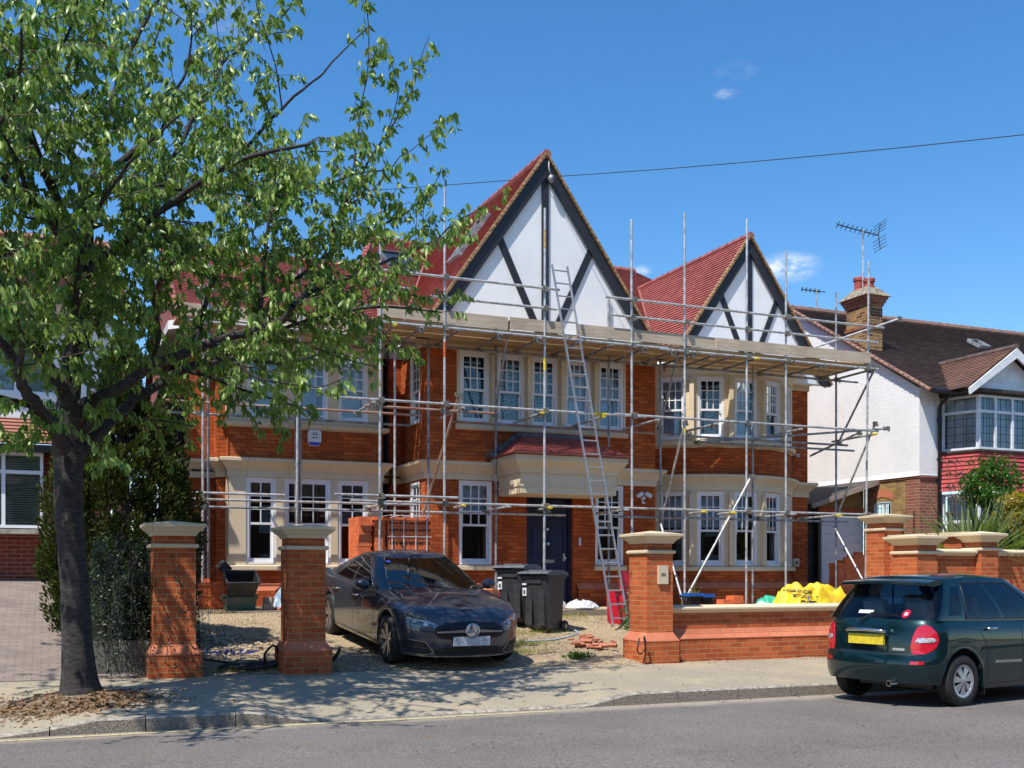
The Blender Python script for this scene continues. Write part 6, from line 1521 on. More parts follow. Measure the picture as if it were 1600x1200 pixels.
# rear right wheel contact at about (10.0, 9.85)
c_,s_=math.cos(GRZ),math.sin(GRZ); wx,wy=.66*1.09,-.70*1.07
ch.root.location=(9.96-(wx*c_-wy*s_),9.86-(wx*s_+wy*c_),.02)
LIMBS=[
([(0.34,13.00,0.17),(0.30,13.01,0.44),(0.27,13.01,0.87),(0.25,13.02,1.37),(0.22,13.03,1.86),(0.19,13.03,2.36),(0.19,13.04,2.79),(0.18,13.05,3.14),(0.20,13.05,3.57),(0.23,13.06,4.00),(0.27,13.07,4.29),(0.31,13.07,4.65),(0.35,13.08,5.02),(0.37,13.09,5.38),(0.37,13.09,5.74),(0.33,13.10,5.99)],0.235,0.07,0),
([(0.33,13.10,5.99),(0.26,13.02,6.16),(0.20,12.87,6.24),(0.13,12.70,6.31),(0.05,12.53,6.35),(-0.06,12.37,6.42),(-0.17,12.20,6.49)],0.056,0.036,0.1),
([(-0.17,12.20,6.49),(-0.09,12.07,6.58),(-0.01,11.93,6.65),(0.06,11.80,6.78),(0.15,11.67,6.92),(0.23,11.53,7.12),(0.27,11.40,7.38)],0.033,0.0096,1),
([(-0.06,12.80,6.59),(0.02,12.67,6.73),(0.13,12.53,6.90),(0.25,12.40,7.03),(0.42,12.27,7.23),(0.50,12.13,7.39),(0.53,12.00,7.67)],0.03,0.01,1),
([(-0.17,12.20,6.49),(-0.28,11.80,6.39),(-0.39,11.40,6.34),(-0.52,11.00,6.25)],0.03,0.012,1),
([(0.35,13.10,5.95),(0.48,13.17,6.07),(0.64,13.23,6.21),(0.78,13.30,6.37),(0.94,13.37,6.56),(1.10,13.43,6.69),(1.22,13.50,6.83)],0.05,0.032,0.2),
([(1.22,13.50,6.83),(1.26,13.47,6.96),(1.29,13.44,7.14),(1.38,13.41,7.34),(1.48,13.39,7.53),(1.54,13.36,7.87),(1.55,13.33,8.24),(1.58,13.30,8.54)],0.03,0.009,1),
([(1.10,13.50,6.70),(1.25,13.62,6.63),(1.41,13.73,6.63),(1.61,13.85,6.71),(1.79,13.97,6.87),(2.03,14.08,7.08),(2.29,14.20,7.28)],0.022,0.006,1),
([(0.45,13.20,6.09),(0.49,13.40,6.33),(0.55,13.60,6.58),(0.65,13.80,6.82),(0.84,14.00,7.06),(0.98,14.20,7.23)],0.037,0.016,0.5),
([(0.98,14.20,7.23),(1.08,14.28,7.48),(1.17,14.36,7.85),(1.20,14.44,8.21),(1.30,14.52,8.59),(1.40,14.60,8.98)],0.02,0.007,1),
([(0.37,13.10,5.85),(0.58,13.00,5.88),(0.80,12.80,5.90),(1.06,12.60,5.89),(1.31,12.40,5.81),(1.62,12.20,5.77)],0.043,0.012,0.8),
([(1.62,12.20,5.77),(1.92,12.14,5.75),(2.22,12.09,5.74),(2.57,12.03,5.87),(2.85,11.97,5.95),(3.04,11.91,6.03),(3.21,11.86,6.09),(3.37,11.80,6.11)],0.014,0.005,1),
([(0.32,13.10,5.13),(0.15,12.94,5.30),(-0.03,12.69,5.43),(-0.20,12.43,5.54),(-0.34,12.17,5.58),(-0.45,11.91,5.59),(-0.61,11.66,5.65),(-0.81,11.40,5.77)],0.076,0.048,0.4),
([(-0.19,12.00,5.40),(-0.27,11.67,5.58),(-0.36,11.33,5.67),(-0.52,11.00,5.84)],0.03,0.01,1),
([(0.13,12.80,2.94),(0.05,12.54,3.16),(-0.03,12.29,3.21),(-0.12,12.03,3.32),(-0.23,11.77,3.41),(-0.28,11.51,3.56),(-0.37,11.26,3.71),(-0.58,11.00,3.91)],0.083,0.04,0.3),
([(0.05,12.60,3.16),(-0.11,12.35,3.31),(-0.28,12.10,3.34),(-0.42,11.85,3.34),(-0.66,11.60,3.36)],0.043,0.016,0.7),
([(-0.27,11.20,3.50),(-0.23,10.80,3.78),(-0.33,10.60,4.02),(-0.45,10.60,4.29)],0.037,0.0096,1),
([(0.23,13.00,3.42),(0.37,12.87,3.47),(0.50,12.73,3.53),(0.69,12.60,3.62),(0.81,12.47,3.69),(1.00,12.33,3.86),(1.15,12.20,3.89),(1.38,12.07,3.98),(1.67,11.93,4.10),(1.93,11.80,4.18),(2.18,11.67,4.25),(2.29,11.53,4.30),(2.34,11.40,4.40)],0.076,0.036,0.4),
([(2.34,11.40,4.40),(2.41,11.54,4.50),(2.58,11.69,4.64),(2.88,11.83,4.82),(3.21,11.97,4.99),(3.49,12.11,5.16),(3.70,12.26,5.29),(3.92,12.40,5.38),(4.09,12.54,5.53),(4.38,12.69,5.71),(4.56,12.83,5.90),(4.74,12.97,6.07),(5.00,13.06,6.24),(5.24,13.13,6.41),(5.47,13.20,6.62)],0.033,0.004,0.85),
([(0.23,13.00,2.91),(0.35,13.13,3.02),(0.49,13.27,3.18),(0.64,13.40,3.35),(0.78,13.53,3.49),(0.96,13.67,3.71),(1.23,13.80,3.90),(1.51,13.93,4.12),(1.87,14.07,4.30),(2.29,14.20,4.37)],0.089,0.04,0.3),
([(2.29,14.20,4.37),(2.73,14.36,4.38),(3.18,14.52,4.50),(3.57,14.68,4.64),(3.97,14.84,4.62),(4.39,15.00,4.81)],0.033,0.0064,1),
([(1.49,13.80,4.09),(1.83,13.76,4.02),(2.21,13.72,3.88),(2.60,13.68,3.78),(2.95,13.64,3.67),(3.19,13.60,3.56)],0.03,0.006,0.9),
([(0.78,13.60,3.50),(1.07,13.60,3.44),(1.36,13.60,3.42),(1.66,13.60,3.37)],0.02,0.006,0.6),
([(2.09,11.80,4.27),(2.08,11.80,4.46),(2.10,11.80,4.74),(2.13,11.80,5.02),(2.15,11.80,5.23),(2.17,11.80,5.40)],0.033,0.016,0.5),
([(2.17,11.80,5.40),(2.26,12.00,5.79),(2.32,12.20,6.29),(2.28,12.40,6.79),(2.26,12.60,7.30)],0.018,0.005,0.9),
([(1.42,12.20,4.01),(1.55,12.47,4.42),(1.68,12.73,4.85),(1.81,13.00,5.12),(1.89,13.13,5.35),(1.76,13.27,5.43),(1.56,13.40,5.42)],0.04,0.012,0.8),
([(1.79,12.80,5.06),(1.99,13.07,5.35),(2.07,13.25,5.63),(2.16,13.43,6.00),(2.35,13.60,6.32)],0.02,0.006,1),
([(0.33,13.10,4.98),(0.45,13.07,5.13),(0.58,13.03,5.21),(0.78,13.00,5.33),(0.95,12.93,5.55),(1.15,12.87,5.70),(1.38,12.80,5.84),(1.55,12.73,5.96),(1.75,12.67,6.14),(1.93,12.60,6.30)],0.046,0.0224,0.6),
([(1.93,12.60,6.30),(2.05,12.57,6.44),(2.16,12.53,6.57),(2.30,12.50,6.77),(2.44,12.47,6.91),(2.56,12.43,7.05),(2.64,12.40,7.12),(2.77,12.37,7.24),(2.87,12.33,7.32),(2.98,12.30,7.47),(3.12,12.27,7.63),(3.25,12.23,7.77),(3.38,12.20,7.91)],0.026,0.006,0.1),
([(2.43,12.40,6.89),(2.34,12.25,7.24),(2.21,12.10,7.51),(2.07,11.95,7.76),(2.04,11.80,7.85)],0.01,0.004,0.25),
([(1.93,12.60,6.32),(1.85,12.45,6.67),(1.77,12.30,7.02),(1.70,12.15,7.36),(1.63,12.00,7.69)],0.01,0.004,0.8),
([(0.95,13.00,5.57),(1.04,13.05,5.96),(1.25,13.10,6.29),(1.44,13.15,6.68),(1.59,13.20,7.05),(1.78,13.25,7.34),(1.90,13.30,7.70),(2.11,13.35,7.92),(2.25,13.40,8.11),(2.44,13.45,8.28),(2.59,13.50,8.42),(2.75,13.55,8.65),(2.90,13.60,8.84)],0.033,0.0064,1),
([(1.54,12.60,5.92),(1.83,12.71,6.11),(2.21,12.83,6.40),(2.51,12.94,6.49),(2.72,13.03,6.59),(2.88,13.09,6.71),(3.16,13.14,6.78),(3.37,13.20,6.88)],0.018,0.004,0.95),
([(2.63,12.00,4.74),(2.79,12.06,4.95),(2.95,12.11,5.31),(2.98,12.17,5.53),(3.09,12.23,5.77),(3.18,12.29,5.97),(3.32,12.34,6.18),(3.40,12.40,6.36),(3.57,12.46,6.65),(3.72,12.51,6.88),(3.86,12.57,7.12),(4.02,12.63,7.40),(4.12,12.69,7.67),(4.22,12.74,8.01),(4.33,12.80,8.26)],0.028,0.004,0.75),
([(3.08,12.20,5.75),(3.15,12.22,6.01),(3.22,12.24,6.28),(3.25,12.27,6.49),(3.29,12.29,6.68),(3.33,12.31,7.06),(3.39,12.33,7.32),(3.42,12.36,7.51),(3.44,12.38,7.95),(3.40,12.40,8.38)],0.014,0.005,0.9),
([(3.37,11.80,6.11),(3.54,11.83,6.18),(3.66,11.87,6.34),(3.80,11.90,6.44),(3.97,11.93,6.61),(4.12,11.97,6.75),(4.33,12.00,6.97)],0.01,0.003,0.8),
([(3.74,12.60,6.92),(3.84,12.64,7.22),(3.89,12.68,7.47),(3.84,12.72,7.71),(3.81,12.76,7.96),(3.78,12.80,8.07)],0.008,0.003,1),
([(2.04,11.80,4.53),(2.23,11.91,4.68),(2.56,12.02,4.91),(2.88,12.13,5.21),(3.13,12.24,5.40),(3.31,12.35,5.58),(3.61,12.45,5.73),(3.92,12.56,5.93),(4.11,12.67,6.10),(4.27,12.78,6.32),(4.44,12.89,6.50),(4.56,13.00,6.74)],0.028,0.004,0.95),
([(2.24,13.00,5.39),(2.45,13.10,5.44),(2.75,13.20,5.61),(3.01,13.30,5.76),(3.42,13.40,5.98),(3.95,13.50,6.26),(4.33,13.60,6.46)],0.016,0.004,1),
([(3.21,12.00,4.99),(3.48,12.13,4.97),(3.75,12.27,4.94),(3.95,12.40,4.93),(4.21,12.53,4.95),(4.44,12.67,5.08),(4.81,12.80,5.14)],0.013,0.003,0.95),
([(2.92,12.00,4.87),(3.17,12.10,4.71),(3.38,12.20,4.53),(3.60,12.30,4.42),(3.72,12.40,4.34)],0.014,0.004,1),
([(3.57,12.20,4.40),(3.78,12.25,4.19),(3.91,12.30,4.24),(4.05,12.35,4.26),(4.12,12.40,4.18)],0.006,0.003,1),
([(2.30,11.60,4.32),(2.60,11.85,4.31),(2.94,12.10,4.32),(3.31,12.35,4.47),(3.69,12.60,4.72)],0.02,0.005,1),
([(1.57,11.80,4.06),(1.74,11.64,3.86),(1.98,11.48,3.65),(2.28,11.32,3.58),(2.58,11.16,3.54),(2.81,11.00,3.63)],0.02,0.005,1),
([(1.06,13.00,3.98),(1.12,12.60,4.27),(1.02,12.20,4.52),(1.08,11.80,4.70),(1.20,11.40,4.80)],0.03,0.01,1),
([(0.27,13.10,4.30),(0.08,13.32,4.47),(-0.15,13.55,4.57),(-0.39,13.78,4.67),(-0.67,14.00,4.77)],0.03,0.01,1),
([(0.36,13.20,5.05),(0.19,13.45,5.20),(-0.02,13.70,5.06),(-0.26,13.95,5.02),(-0.54,14.20,4.94)],0.03,0.01,1),
([(0.37,13.10,5.45),(0.70,13.32,5.67),(0.99,13.55,5.65),(1.30,13.78,5.88),(1.63,14.00,5.95)],0.03,0.01,1),
([(3.40,12.20,5.97),(3.63,12.40,6.02),(3.89,12.60,6.11)],0.006,0.003,0.8),
]
# ------------------------------------------------------------ plants
def build_leaves(name,mat,parent,P,D,Nn,Ls,Ws,fold=.35,curl=.3,segs=3):
    """P base points, D direction (towards tip), Nn approximate normals; one small folded leaf per row"""
    P=np.array(P);D=np.array(D);Nn=np.array(Nn);Ls=np.array(Ls)[:,None];Ws=np.array(Ws)[:,None]
    D/=np.linalg.norm(D,axis=1)[:,None]; S=np.cross(D,Nn); S/=np.maximum(1e-6,np.linalg.norm(S,axis=1))[:,None]; U=np.cross(S,D)
    tt=[0,.3,.68,1.0]; wd=[0,1,.72,0]
    V=[];n=len(P)
    rows=[]
    for t,w in zip(tt,wd):
        c=P+D*Ls*t-U*Ls*curl*t*t*.5
        if w==0: rows.append([c])
        else: rows.append([c-S*Ws*w*.5+U*Ws*fold*w*.5,c,c+S*Ws*w*.5+U*Ws*fold*w*.5])
    allr=[r for row in rows for r in row]; k=len(allr); V=np.stack(allr,1).reshape(-1,3)
    f=[(0,2,1),(0,3,2),(1,2,5,4),(2,3,6,5),(4,5,7),(5,6,7)]
    loops=[];tot=[]
    base=(np.arange(n)*k)
    Fi=np.concatenate([ (base[:,None]+np.array(q)[None,:]) for q in f if len(q)==3],0)
    Fq=np.concatenate([ (base[:,None]+np.array(q)[None,:]) for q in f if len(q)==4],0)
    me=bpy.data.meshes.new(name); b=Vector((0,0,0)); q=parent
    while q is not None: b+=q.location; q=q.parent
    V=V-np.array(b)
    me.vertices.add(len(V)); me.vertices.foreach_set('co',V.astype(np.float32).ravel())
    li=np.concatenate([Fi.ravel(),Fq.ravel()]).astype(np.int32); me.loops.add(len(li)); me.loops.foreach_set('vertex_index',li)
    tot=np.concatenate([np.full(len(Fi),3),np.full(len(Fq),4)]).astype(np.int32); st=np.concatenate([[0],np.cumsum(tot)[:-1]]).astype(np.int32)
    me.polygons.add(len(tot)); me.polygons.foreach_set('loop_start',st); me.polygons.foreach_set('loop_total',tot)
    me.update(calc_edges=True); me.validate(); me.materials.append(MAT[mat])
    o=bpy.data.objects.new(name,me); COL.objects.link(o); o.parent=parent; return o
rg=random.Random(11); npr=np.random.RandomState(4)
TR=thing('cherry_tree',(.35,13,.2),'tall leafy street tree with dark trunk on the pavement, branches reaching over the house','tree')
def smooth_poly(pts,rs,k=3):
    pts=[Vector(p) for p in pts]; o=[];r=[]
    for i in range(len(pts)-1):
        p0=pts[max(0,i-1)];p1=pts[i];p2=pts[i+1];p3=pts[min(len(pts)-1,i+2)]
        for q in range(k):
            t=q/k; o.append(.5*((2*p1)+(p2-p0)*t+(2*p0-5*p1+4*p2-p3)*t*t+(3*p1-p0-3*p2+p3)*t**3)); r.append(rs[i]+(rs[i+1]-rs[i])*t)
    o.append(pts[-1]);r.append(rs[-1]); return o,r
LP=[];LD=[];LN=[];LL=[];LW=[]
sunv=np.array(SUN)
def leaf(p,ax):
    # cherry leaves hang from the twig
    d=Vector((rg.gauss(0,.34),rg.gauss(0,.34),-1.0+rg.gauss(0,.25)))+ax*.35
    nn=Vector((rg.gauss(0,1),rg.gauss(0,1),rg.gauss(.3,.6)))
    L_=rg.uniform(.08,.128); LP.append(tuple(p));LD.append(tuple(d));LN.append(tuple(nn));LL.append(L_);LW.append(L_*rg.uniform(.34,.46))
SUBS=[]
trunkm=MB(); limbm=MB(); twm=MB()
def twig(p,d,L_,r,dens=1.0,depth=0):
    n=max(3,int(L_/.07)); pts=[p]; d=d.normalized(); q=p.copy()
    for i in range(n):
        d=(d+Vector((rg.gauss(0,.13),rg.gauss(0,.13),rg.gauss(.0,.10)-.02))).normalized(); q=q+d*(L_/n); pts.append(q.copy())
        if i>=0 and rg.random()<.92*dens:
            k=rg.choice((2,3,3,3,4)) if i<n-1 else 6
            for _ in range(k): leaf(q+Vector((rg.gauss(0,.02),rg.gauss(0,.02),rg.gauss(0,.015))),d)
        if depth<1 and rg.random()<.14 and L_>.35: twig(q.copy(),d+Vector((rg.gauss(0,.7),rg.gauss(0,.7),rg.gauss(.1,.4))),L_*rg.uniform(.35,.55),r*.6,dens,depth+1)
    twm.tube(pts,[r*(1-.7*i/n) for i in range(n+1)],4,caps=False)
def grow(pts,r0,r1,leafy,tw=1.0):
    P,Rr=smooth_poly(pts,[r0+(r1-r0)*(i/(len(pts)-1))**.8 for i in range(len(pts))],4)
    for i in range(1,len(P)-1):
        j=min(.02,Rr[i]*.35); P[i]+=Vector((rg.gauss(0,j*.35),rg.gauss(0,j*.35),rg.gauss(0,j*.35)))
    big=r0>.05; mb=limbm
    mb.tube(P,Rr,12 if big else 6,caps=big)
    if leafy<=0: return
    acc=0
    for i in range(1,len(P)):
        seg=(P[i]-P[i-1]); L_=seg.length; acc+=L_; ax=seg.normalized(); rr=Rr[i]
        step=.066/leafy if rr<.02 else .064/leafy
        while acc>step:
            acc-=step; p=P[i-1].lerp(P[i],rg.random())
            if rr<.012:
                # thin outer branch: leaf clusters sit on short spurs along it
                if rg.random()<.92*tw:
                    s=p+Vector((rg.gauss(0,.05),rg.gauss(0,.05),rg.gauss(.01,.05)))
                    for _ in range(rg.choice((3,4,5,6))): leaf(s+Vector((rg.gauss(0,.022),rg.gauss(0,.022),rg.gauss(0,.02))),ax)
                if rg.random()<.16*tw: twig(p.copy(),ax+Vector((rg.gauss(0,.6),rg.gauss(0,.6),rg.gauss(.1,.4))),rg.uniform(.12,.35),.005,1.0,1)
            else:
                a=rg.uniform(0,6.28); side=ax.orthogonal().normalized(); side.rotate(Matrix.Rotation(a,3,ax)); dr=(ax*rg.uniform(.2,.9)+side*rg.uniform(.6,1.1)+Vector((0,0,.22)))
                if rg.random()<.62: twig(p.copy(),dr,rg.uniform(.28,.95),.008,1.0)
                if rr>.028 and rg.random()<.05:
                    q0=p.copy(); dd=(ax*rg.uniform(.2,.8)+side*.9+Vector((0,0,rg.uniform(-.1,.5)))).normalized(); pp=[q0]
                    for _k in range(5): dd=(dd+Vector((rg.gauss(0,.2),rg.gauss(0,.2),rg.gauss(.03,.12)))).normalized(); q0=q0+dd*rg.uniform(.2,.34); pp.append(q0.copy())
                    SUBS.append(pp)
# trunk first
tp,r0,r1,_=LIMBS[0]
P,Rr=smooth_poly(tp,[.175,.17,.158,.152,.15,.15,.152,.16,.12,.112,.108,.10,.09,.08,.07,.055],5)
N_=18; vs=[];fs=[]
for i,p in enumerate(P):
    flare=1+.85*math.exp(-(p.z-.15)/.15)
    for k in range(N_):
        t=2*math.pi*k/N_; lob=1+.10*math.sin(3*t+1)*(flare-.6)+.05*math.sin(5*t+p.z*1.5)+.03*mn.noise(Vector((math.cos(t)*2,math.sin(t)*2,p.z*4)))
        r=Rr[i]*flare*lob; vs.append((p.x+r*math.cos(t),p.y+r*math.sin(t),p.z if i else .05))
for i in range(len(P)-1):
    for k in range(N_): k2=(k+1)%N_; fs.append((i*N_+k,i*N_+k2,(i+1)*N_+k2,(i+1)*N_+k))
trunkm.add(vs,fs)
trunk=trunkm.build('trunk','bark',TR,smooth=True)
for pts,a,b,lf in LIMBS[1:]: grow(pts,a,b,lf)
# limbs on the road side and overhead, out of the frame, that throw the shade on the pavement
extra=[([(.3,13.05,5.2),(-.1,12.2,5.9),(-.4,11.3,6.4),(-.5,10.5,6.7)],.06,.02,.9),([(.35,13.1,4.9),(1.0,12.2,5.4),(1.7,11.4,5.8),(2.4,10.8,5.9)],.05,.015,.9),
 ([(.36,12.95,3.2),(-.3,12.0,4.2),(-.9,10.9,4.9),(-1.3,9.9,5.2),(-1.5,9.2,5.2)],.09,.02,.9),([(-.3,12.0,4.2),(-1.2,11.3,5.4),(-2.0,10.4,6.3),(-2.4,9.4,6.9)],.06,.015,.9),([(-.9,10.9,4.9),(-.3,10.2,5.6),(-.2,9.4,6.0)],.03,.01,.9),([(.25,12.9,3.9),(.3,11.9,4.9),(.7,10.9,5.5),(1.3,10.0,5.9)],.04,.008,.8),([(-.2,12.6,6.2),(-.9,12.5,7.2),(-1.4,12.2,8.0),(-1.6,12.0,8.9)],.06,.02,.95),([(-.6,12.2,4.7),(-1.6,12.0,5.4),(-2.6,11.9,6.0),(-3.4,12.1,6.5)],.07,.02,.9),
 ([(.6,13.5,6.9),(.9,13.8,7.9),(1.3,13.9,8.8),(1.5,13.8,9.5)],.04,.012,.95),([(1.6,12.4,3.9),(2.4,11.9,4.3),(3.2,11.5,4.5),(4.0,11.4,4.5)],.03,.01,.9),
 ([(.4,13.4,4.4),(.8,14.4,5.0),(1.0,15.2,5.4)],.05,.015,.8),([(-.2,13.2,4.4),(-1.2,13.9,5.0),(-2.0,14.4,5.5)],.05,.015,.9)]
for pts,a,b,lf in extra: grow(pts,a,b,lf)
for pp in SUBS[:]: grow(pp,.016,.006,1.0)
limbm.build('branch','bark',TR,smooth=True); twm.build('twig','twig',TR,smooth=True)
cr=build_leaves('crown','leaf_cherry',TR,LP,LD,LN,LL,LW,fold=.45,curl=.5)
# burrs, stubs on the trunk
for x,z,r in ((.2,2.2,.05),(.45,1.5,.035),(.3,3.0,.04)): 
    m=MB(); m.lathe([(r,0),(r*.9,.03),(r*.3,.05),(0,.045)],(0,0,0),'z',10,M=Matrix.Translation((x,13-.17,z))@Matrix.Rotation(1.4,4,'X')); m.build('knot','bark',trunk,smooth=True)
# ---- tall dark conifer between the houses
def cone_bush(name,label,cat,loc,fn,n,mat,Lr,Wr,stemcol='twig',trunk_pts=None,up=.6,seed=1,group=None):
    r_=np.random.RandomState(seed); t=thing(name,loc,label,cat,group)
    P=[];D=[];Nn=[];L_=[];W_=[]
    while len(P)<n:
        p,o=fn(r_)
        if p is None: continue
        P.append(p); d=np.array(o)+np.array([0,0,up])+r_.normal(0,.35,3); D.append(d); Nn.append(r_.normal(0,1,3)+np.array(o)); l=r_.uniform(*Lr); L_.append(l); W_.append(l*r_.uniform(*Wr))
    if trunk_pts:
        m=MB()
        for pts,rr in trunk_pts: m.tube(pts,rr,7,caps=False)
        m.build('trunk',stemcol,t,smooth=True)
    build_leaves('crown' if trunk_pts else 'foliage',mat,t,P,D,Nn,L_,W_,fold=.2,curl=.1); return t
def conifer_fn(cx,cy,z0,z1,R0,clumps=150,seed=3):
    rr=random.Random(seed); C=[]
    for _ in range(clumps):
        h=rr.random()**.85; z=z0+(z1-z0)*h; prof=R0*(.55+.75*math.sin(math.pi*min(1,h*1.05+.12))**.8)*(1 if h<.62 else max(.12,(1-h)/.38)**.75)
        a=rr.uniform(0,6.283); C.append((cx+math.cos(a)*prof*rr.uniform(.7,1.0),cy+math.sin(a)*prof*rr.uniform(.7,1.0),z,rr.uniform(.10,.22),math.cos(a),math.sin(a)))
    def fn(r_):
        c=C[r_.randint(len(C))]; d=r_.normal(0,1,3); d/=np.linalg.norm(d); q=np.array(c[:3])+d*np.array([.8,.8,1.5])*c[3]*r_.uniform(.6,1.0); return tuple(q),(c[4]*.5+d[0]*.6,c[5]*.5+d[1]*.6,.3)
    return fn
# dark inner core branches so the bush is not see-through everywhere
cone_bush('conifer','tall dark green conifer behind the tree trunk, browning on its right side','conifer',(.95,16.8,.5),conifer_fn(.96,16.8,.7,4.75,.84,clumps=480),85000,'leaf_conifer',(.045,.09),(.3,.45),trunk_pts=[([(.96,16.8,.4),(.96,16.8,2.5),(.96,16.8,4.4)],[.16,.13,.03])]+[([(.96,16.8,.8+.14*k),(.96+.5*math.cos(k*2.4),16.8+.6*math.sin(k*2.4),1.2+.14*k)],[.06,.012]) for k in range(24)],seed=5)
cone_bush('conifer','small dark evergreen in the gap against the left flank of the brick house','conifer',(1.9,19.2,.9),conifer_fn(1.72,19.3,1.0,4.35,.42,clumps=120,seed=8),9000,'leaf_conifer',(.035,.07),(.25,.4),trunk_pts=[([(1.72,19.3,.8),(1.72,19.3,3.9)],[.05,.01])],seed=9)
# ---- arching dark shrub beside the first pillar
t=thing('shrub',(.75,14.9,.5),'dark cotoneaster shrub with drooping branches between tree trunk and first gate pillar','shrub')
m=MB(); P=[];D=[];Nn=[];L_=[];W_=[]; rr=random.Random(21); r_=np.random.RandomState(3)
for k in range(330):
    a=rr.uniform(0,6.28); b0=Vector((.98+.22*math.cos(a),15.0+.2*math.sin(a),.6)); v=Vector((.42*math.cos(a)*rr.uniform(.4,1.25),.42*math.sin(a)*rr.uniform(.4,1.1),rr.uniform(1.4,2.9))); pts=[b0]
    p=b0.copy(); n=25
    for i in range(n):
        v+=Vector((rr.gauss(0,.07),rr.gauss(0,.07),-.225)); p=p+v*.088; 
        if p.z<.42: break
        if p.x>1.75: p.x=1.75
        if p.x<.5: break
        pts.append(p.copy())
        for _ in range(6 if i>2 else 2): P.append(tuple(p+Vector((rr.gauss(0,.03),rr.gauss(0,.03),rr.gauss(0,.03))))); D.append((rr.gauss(0,1)+v.x,rr.gauss(0,1)+v.y,rr.gauss(0,.7)-.2)); Nn.append((rr.gauss(0,1),rr.gauss(0,1),rr.gauss(.5,1))); l=rr.uniform(.022,.045); L_.append(l); W_.append(l*.55)
    if len(pts)>2: m.tube(pts,[.008*(1-.7*i/len(pts)) for i in range(len(pts))],4,caps=False)
m.build('stem','twig_dark',t,smooth=True); build_leaves('foliage','leaf_dark',t,P,D,Nn,L_,W_,fold=.3,curl=.2)
# ---- spiky phormiums behind the right-hand wall
def phormium(cx,cy,z0,n,Lmax,label,seed):
    t=thing('phormium',(cx,cy,z0),label,'plant','phormium plants behind the right wall'); rr=random.Random(seed); m=MB()
    for k in range(n):
        a=rr.uniform(0,6.283); L_=Lmax*rr.uniform(.6,1); lean=rr.uniform(.08,.9); w=rr.uniform(.028,.045); p=Vector((cx+.12*math.cos(a),cy+.12*math.sin(a),z0)); d=Vector((math.cos(a)*lean,math.sin(a)*lean,1)).normalized(); s=Vector((-math.sin(a),math.cos(a),0)); ps=[]; nseg=8
        for i in range(nseg+1):
            t_=i/nseg; ww=w*(1-t_**2.2)*(.6+.6*min(1,t_*3)); ps.append((p-s*ww,p+Vector((math.cos(a),math.sin(a),0))*-.010,p+s*ww)); d=(d+Vector((math.cos(a)*.10*lean,math.sin(a)*.10*lean,-.11*lean*(1+t_)))).normalized(); p=p+d*L_/nseg
        o=len(m.v); m.v+=[tuple(q) for r3 in ps for q in r3]
        for i in range(nseg):
            for c in (0,1): m.f.append((o+i*3+c,o+i*3+c+1,o+(i+1)*3+c+1,o+(i+1)*3+c)); m.m.append(0)
    m.build('foliage','leaf_phormium',t,fix=False); return t
phormium(15.80,15.40,1.45,170,1.75,'spiky phormium with long arching sword leaves behind the wall right of the scaffold',1)
phormium(17.35,15.4,1.45,130,1.7,'second spiky phormium at the far right behind the small pillar',2)
phormium(16.75,15.9,1.5,90,2.0,'taller upright phormium standing in front of the bay window',3)
def blob_fn(cx,cy,cz,rx,ry,rz2,clumps,seed,cs=(.12,.24)):
    rr=random.Random(seed); C=[]
    for _ in range(clumps):
        d=Vector((rr.gauss(0,1),rr.gauss(0,1),rr.gauss(0,1))).normalized()*rr.uniform(.55,1); C.append((cx+d.x*rx,cy+d.y*ry,cz+d.z*rz2,rr.uniform(*cs)))
    def fn(r_):
        c=C[r_.randint(len(C))]; d=r_.normal(0,1,3); d/=np.linalg.norm(d); return tuple(np.array(c[:3])+d*c[3]*r_.uniform(.3,1)),tuple(d)
    return fn
cone_bush('shrub','bushy glossy green shrub in front of the red tile-hung bay','shrub',(17.6,16.6,1.1),blob_fn(17.62,16.5,3.42,.56,.5,.52,46,4),4200,'leaf_shrub',(.05,.10),(.4,.55),trunk_pts=[([(17.6,16.6,1.0),(17.65,16.6,2.2),(17.6,16.5,3.4)],[.05,.04,.015]),([(17.65,16.6,2.2),(17.9,16.5,2.9),(17.95,16.4,3.4)],[.03,.02,.01])],up=-.2,seed=14)
cone_bush('shrub','yellow and green variegated shrub at the right edge above the wall','shrub',(17.5,15.9,1.1),blob_fn(17.55,15.9,2.65,.30,.3,.62,34,6,(.07,.15)),2900,'leaf_yellow',(.05,.10),(.45,.6),trunk_pts=[([(17.55,15.9,1.0),(17.55,15.9,3.0)],[.03,.01])],up=-.2,seed=17)
# bare stems with seed heads in front of the hung tiles
t=thing('dry_stems',(16.5,16.5,1.2),'thin bare brown stems with dry seed heads in front of the bay','plant'); m=MB(); rr=random.Random(4)
for k in range(5):
    p=Vector((16.3+.1*k,16.2,1.5)); pts=[p]; d=Vector((rr.uniform(-.15,.05),0,1))
    for i in range(9): p=p+(d+Vector((rr.gauss(0,.06),0,0)))*.25; pts.append(p.copy())
    m.tube(pts,[.007]*len(pts),4)
    for i in range(5,10):
        for s_ in (-1,1): q=pts[i]+Vector((s_*rr.uniform(.05,.14),0,rr.uniform(0,.1))); m.tube([pts[i],q],.004,4); m.box(q.x-.014,q.x+.014,q.y-.012,q.y+.012,q.z,q.z+.035)
m.build('stem','twig',t)
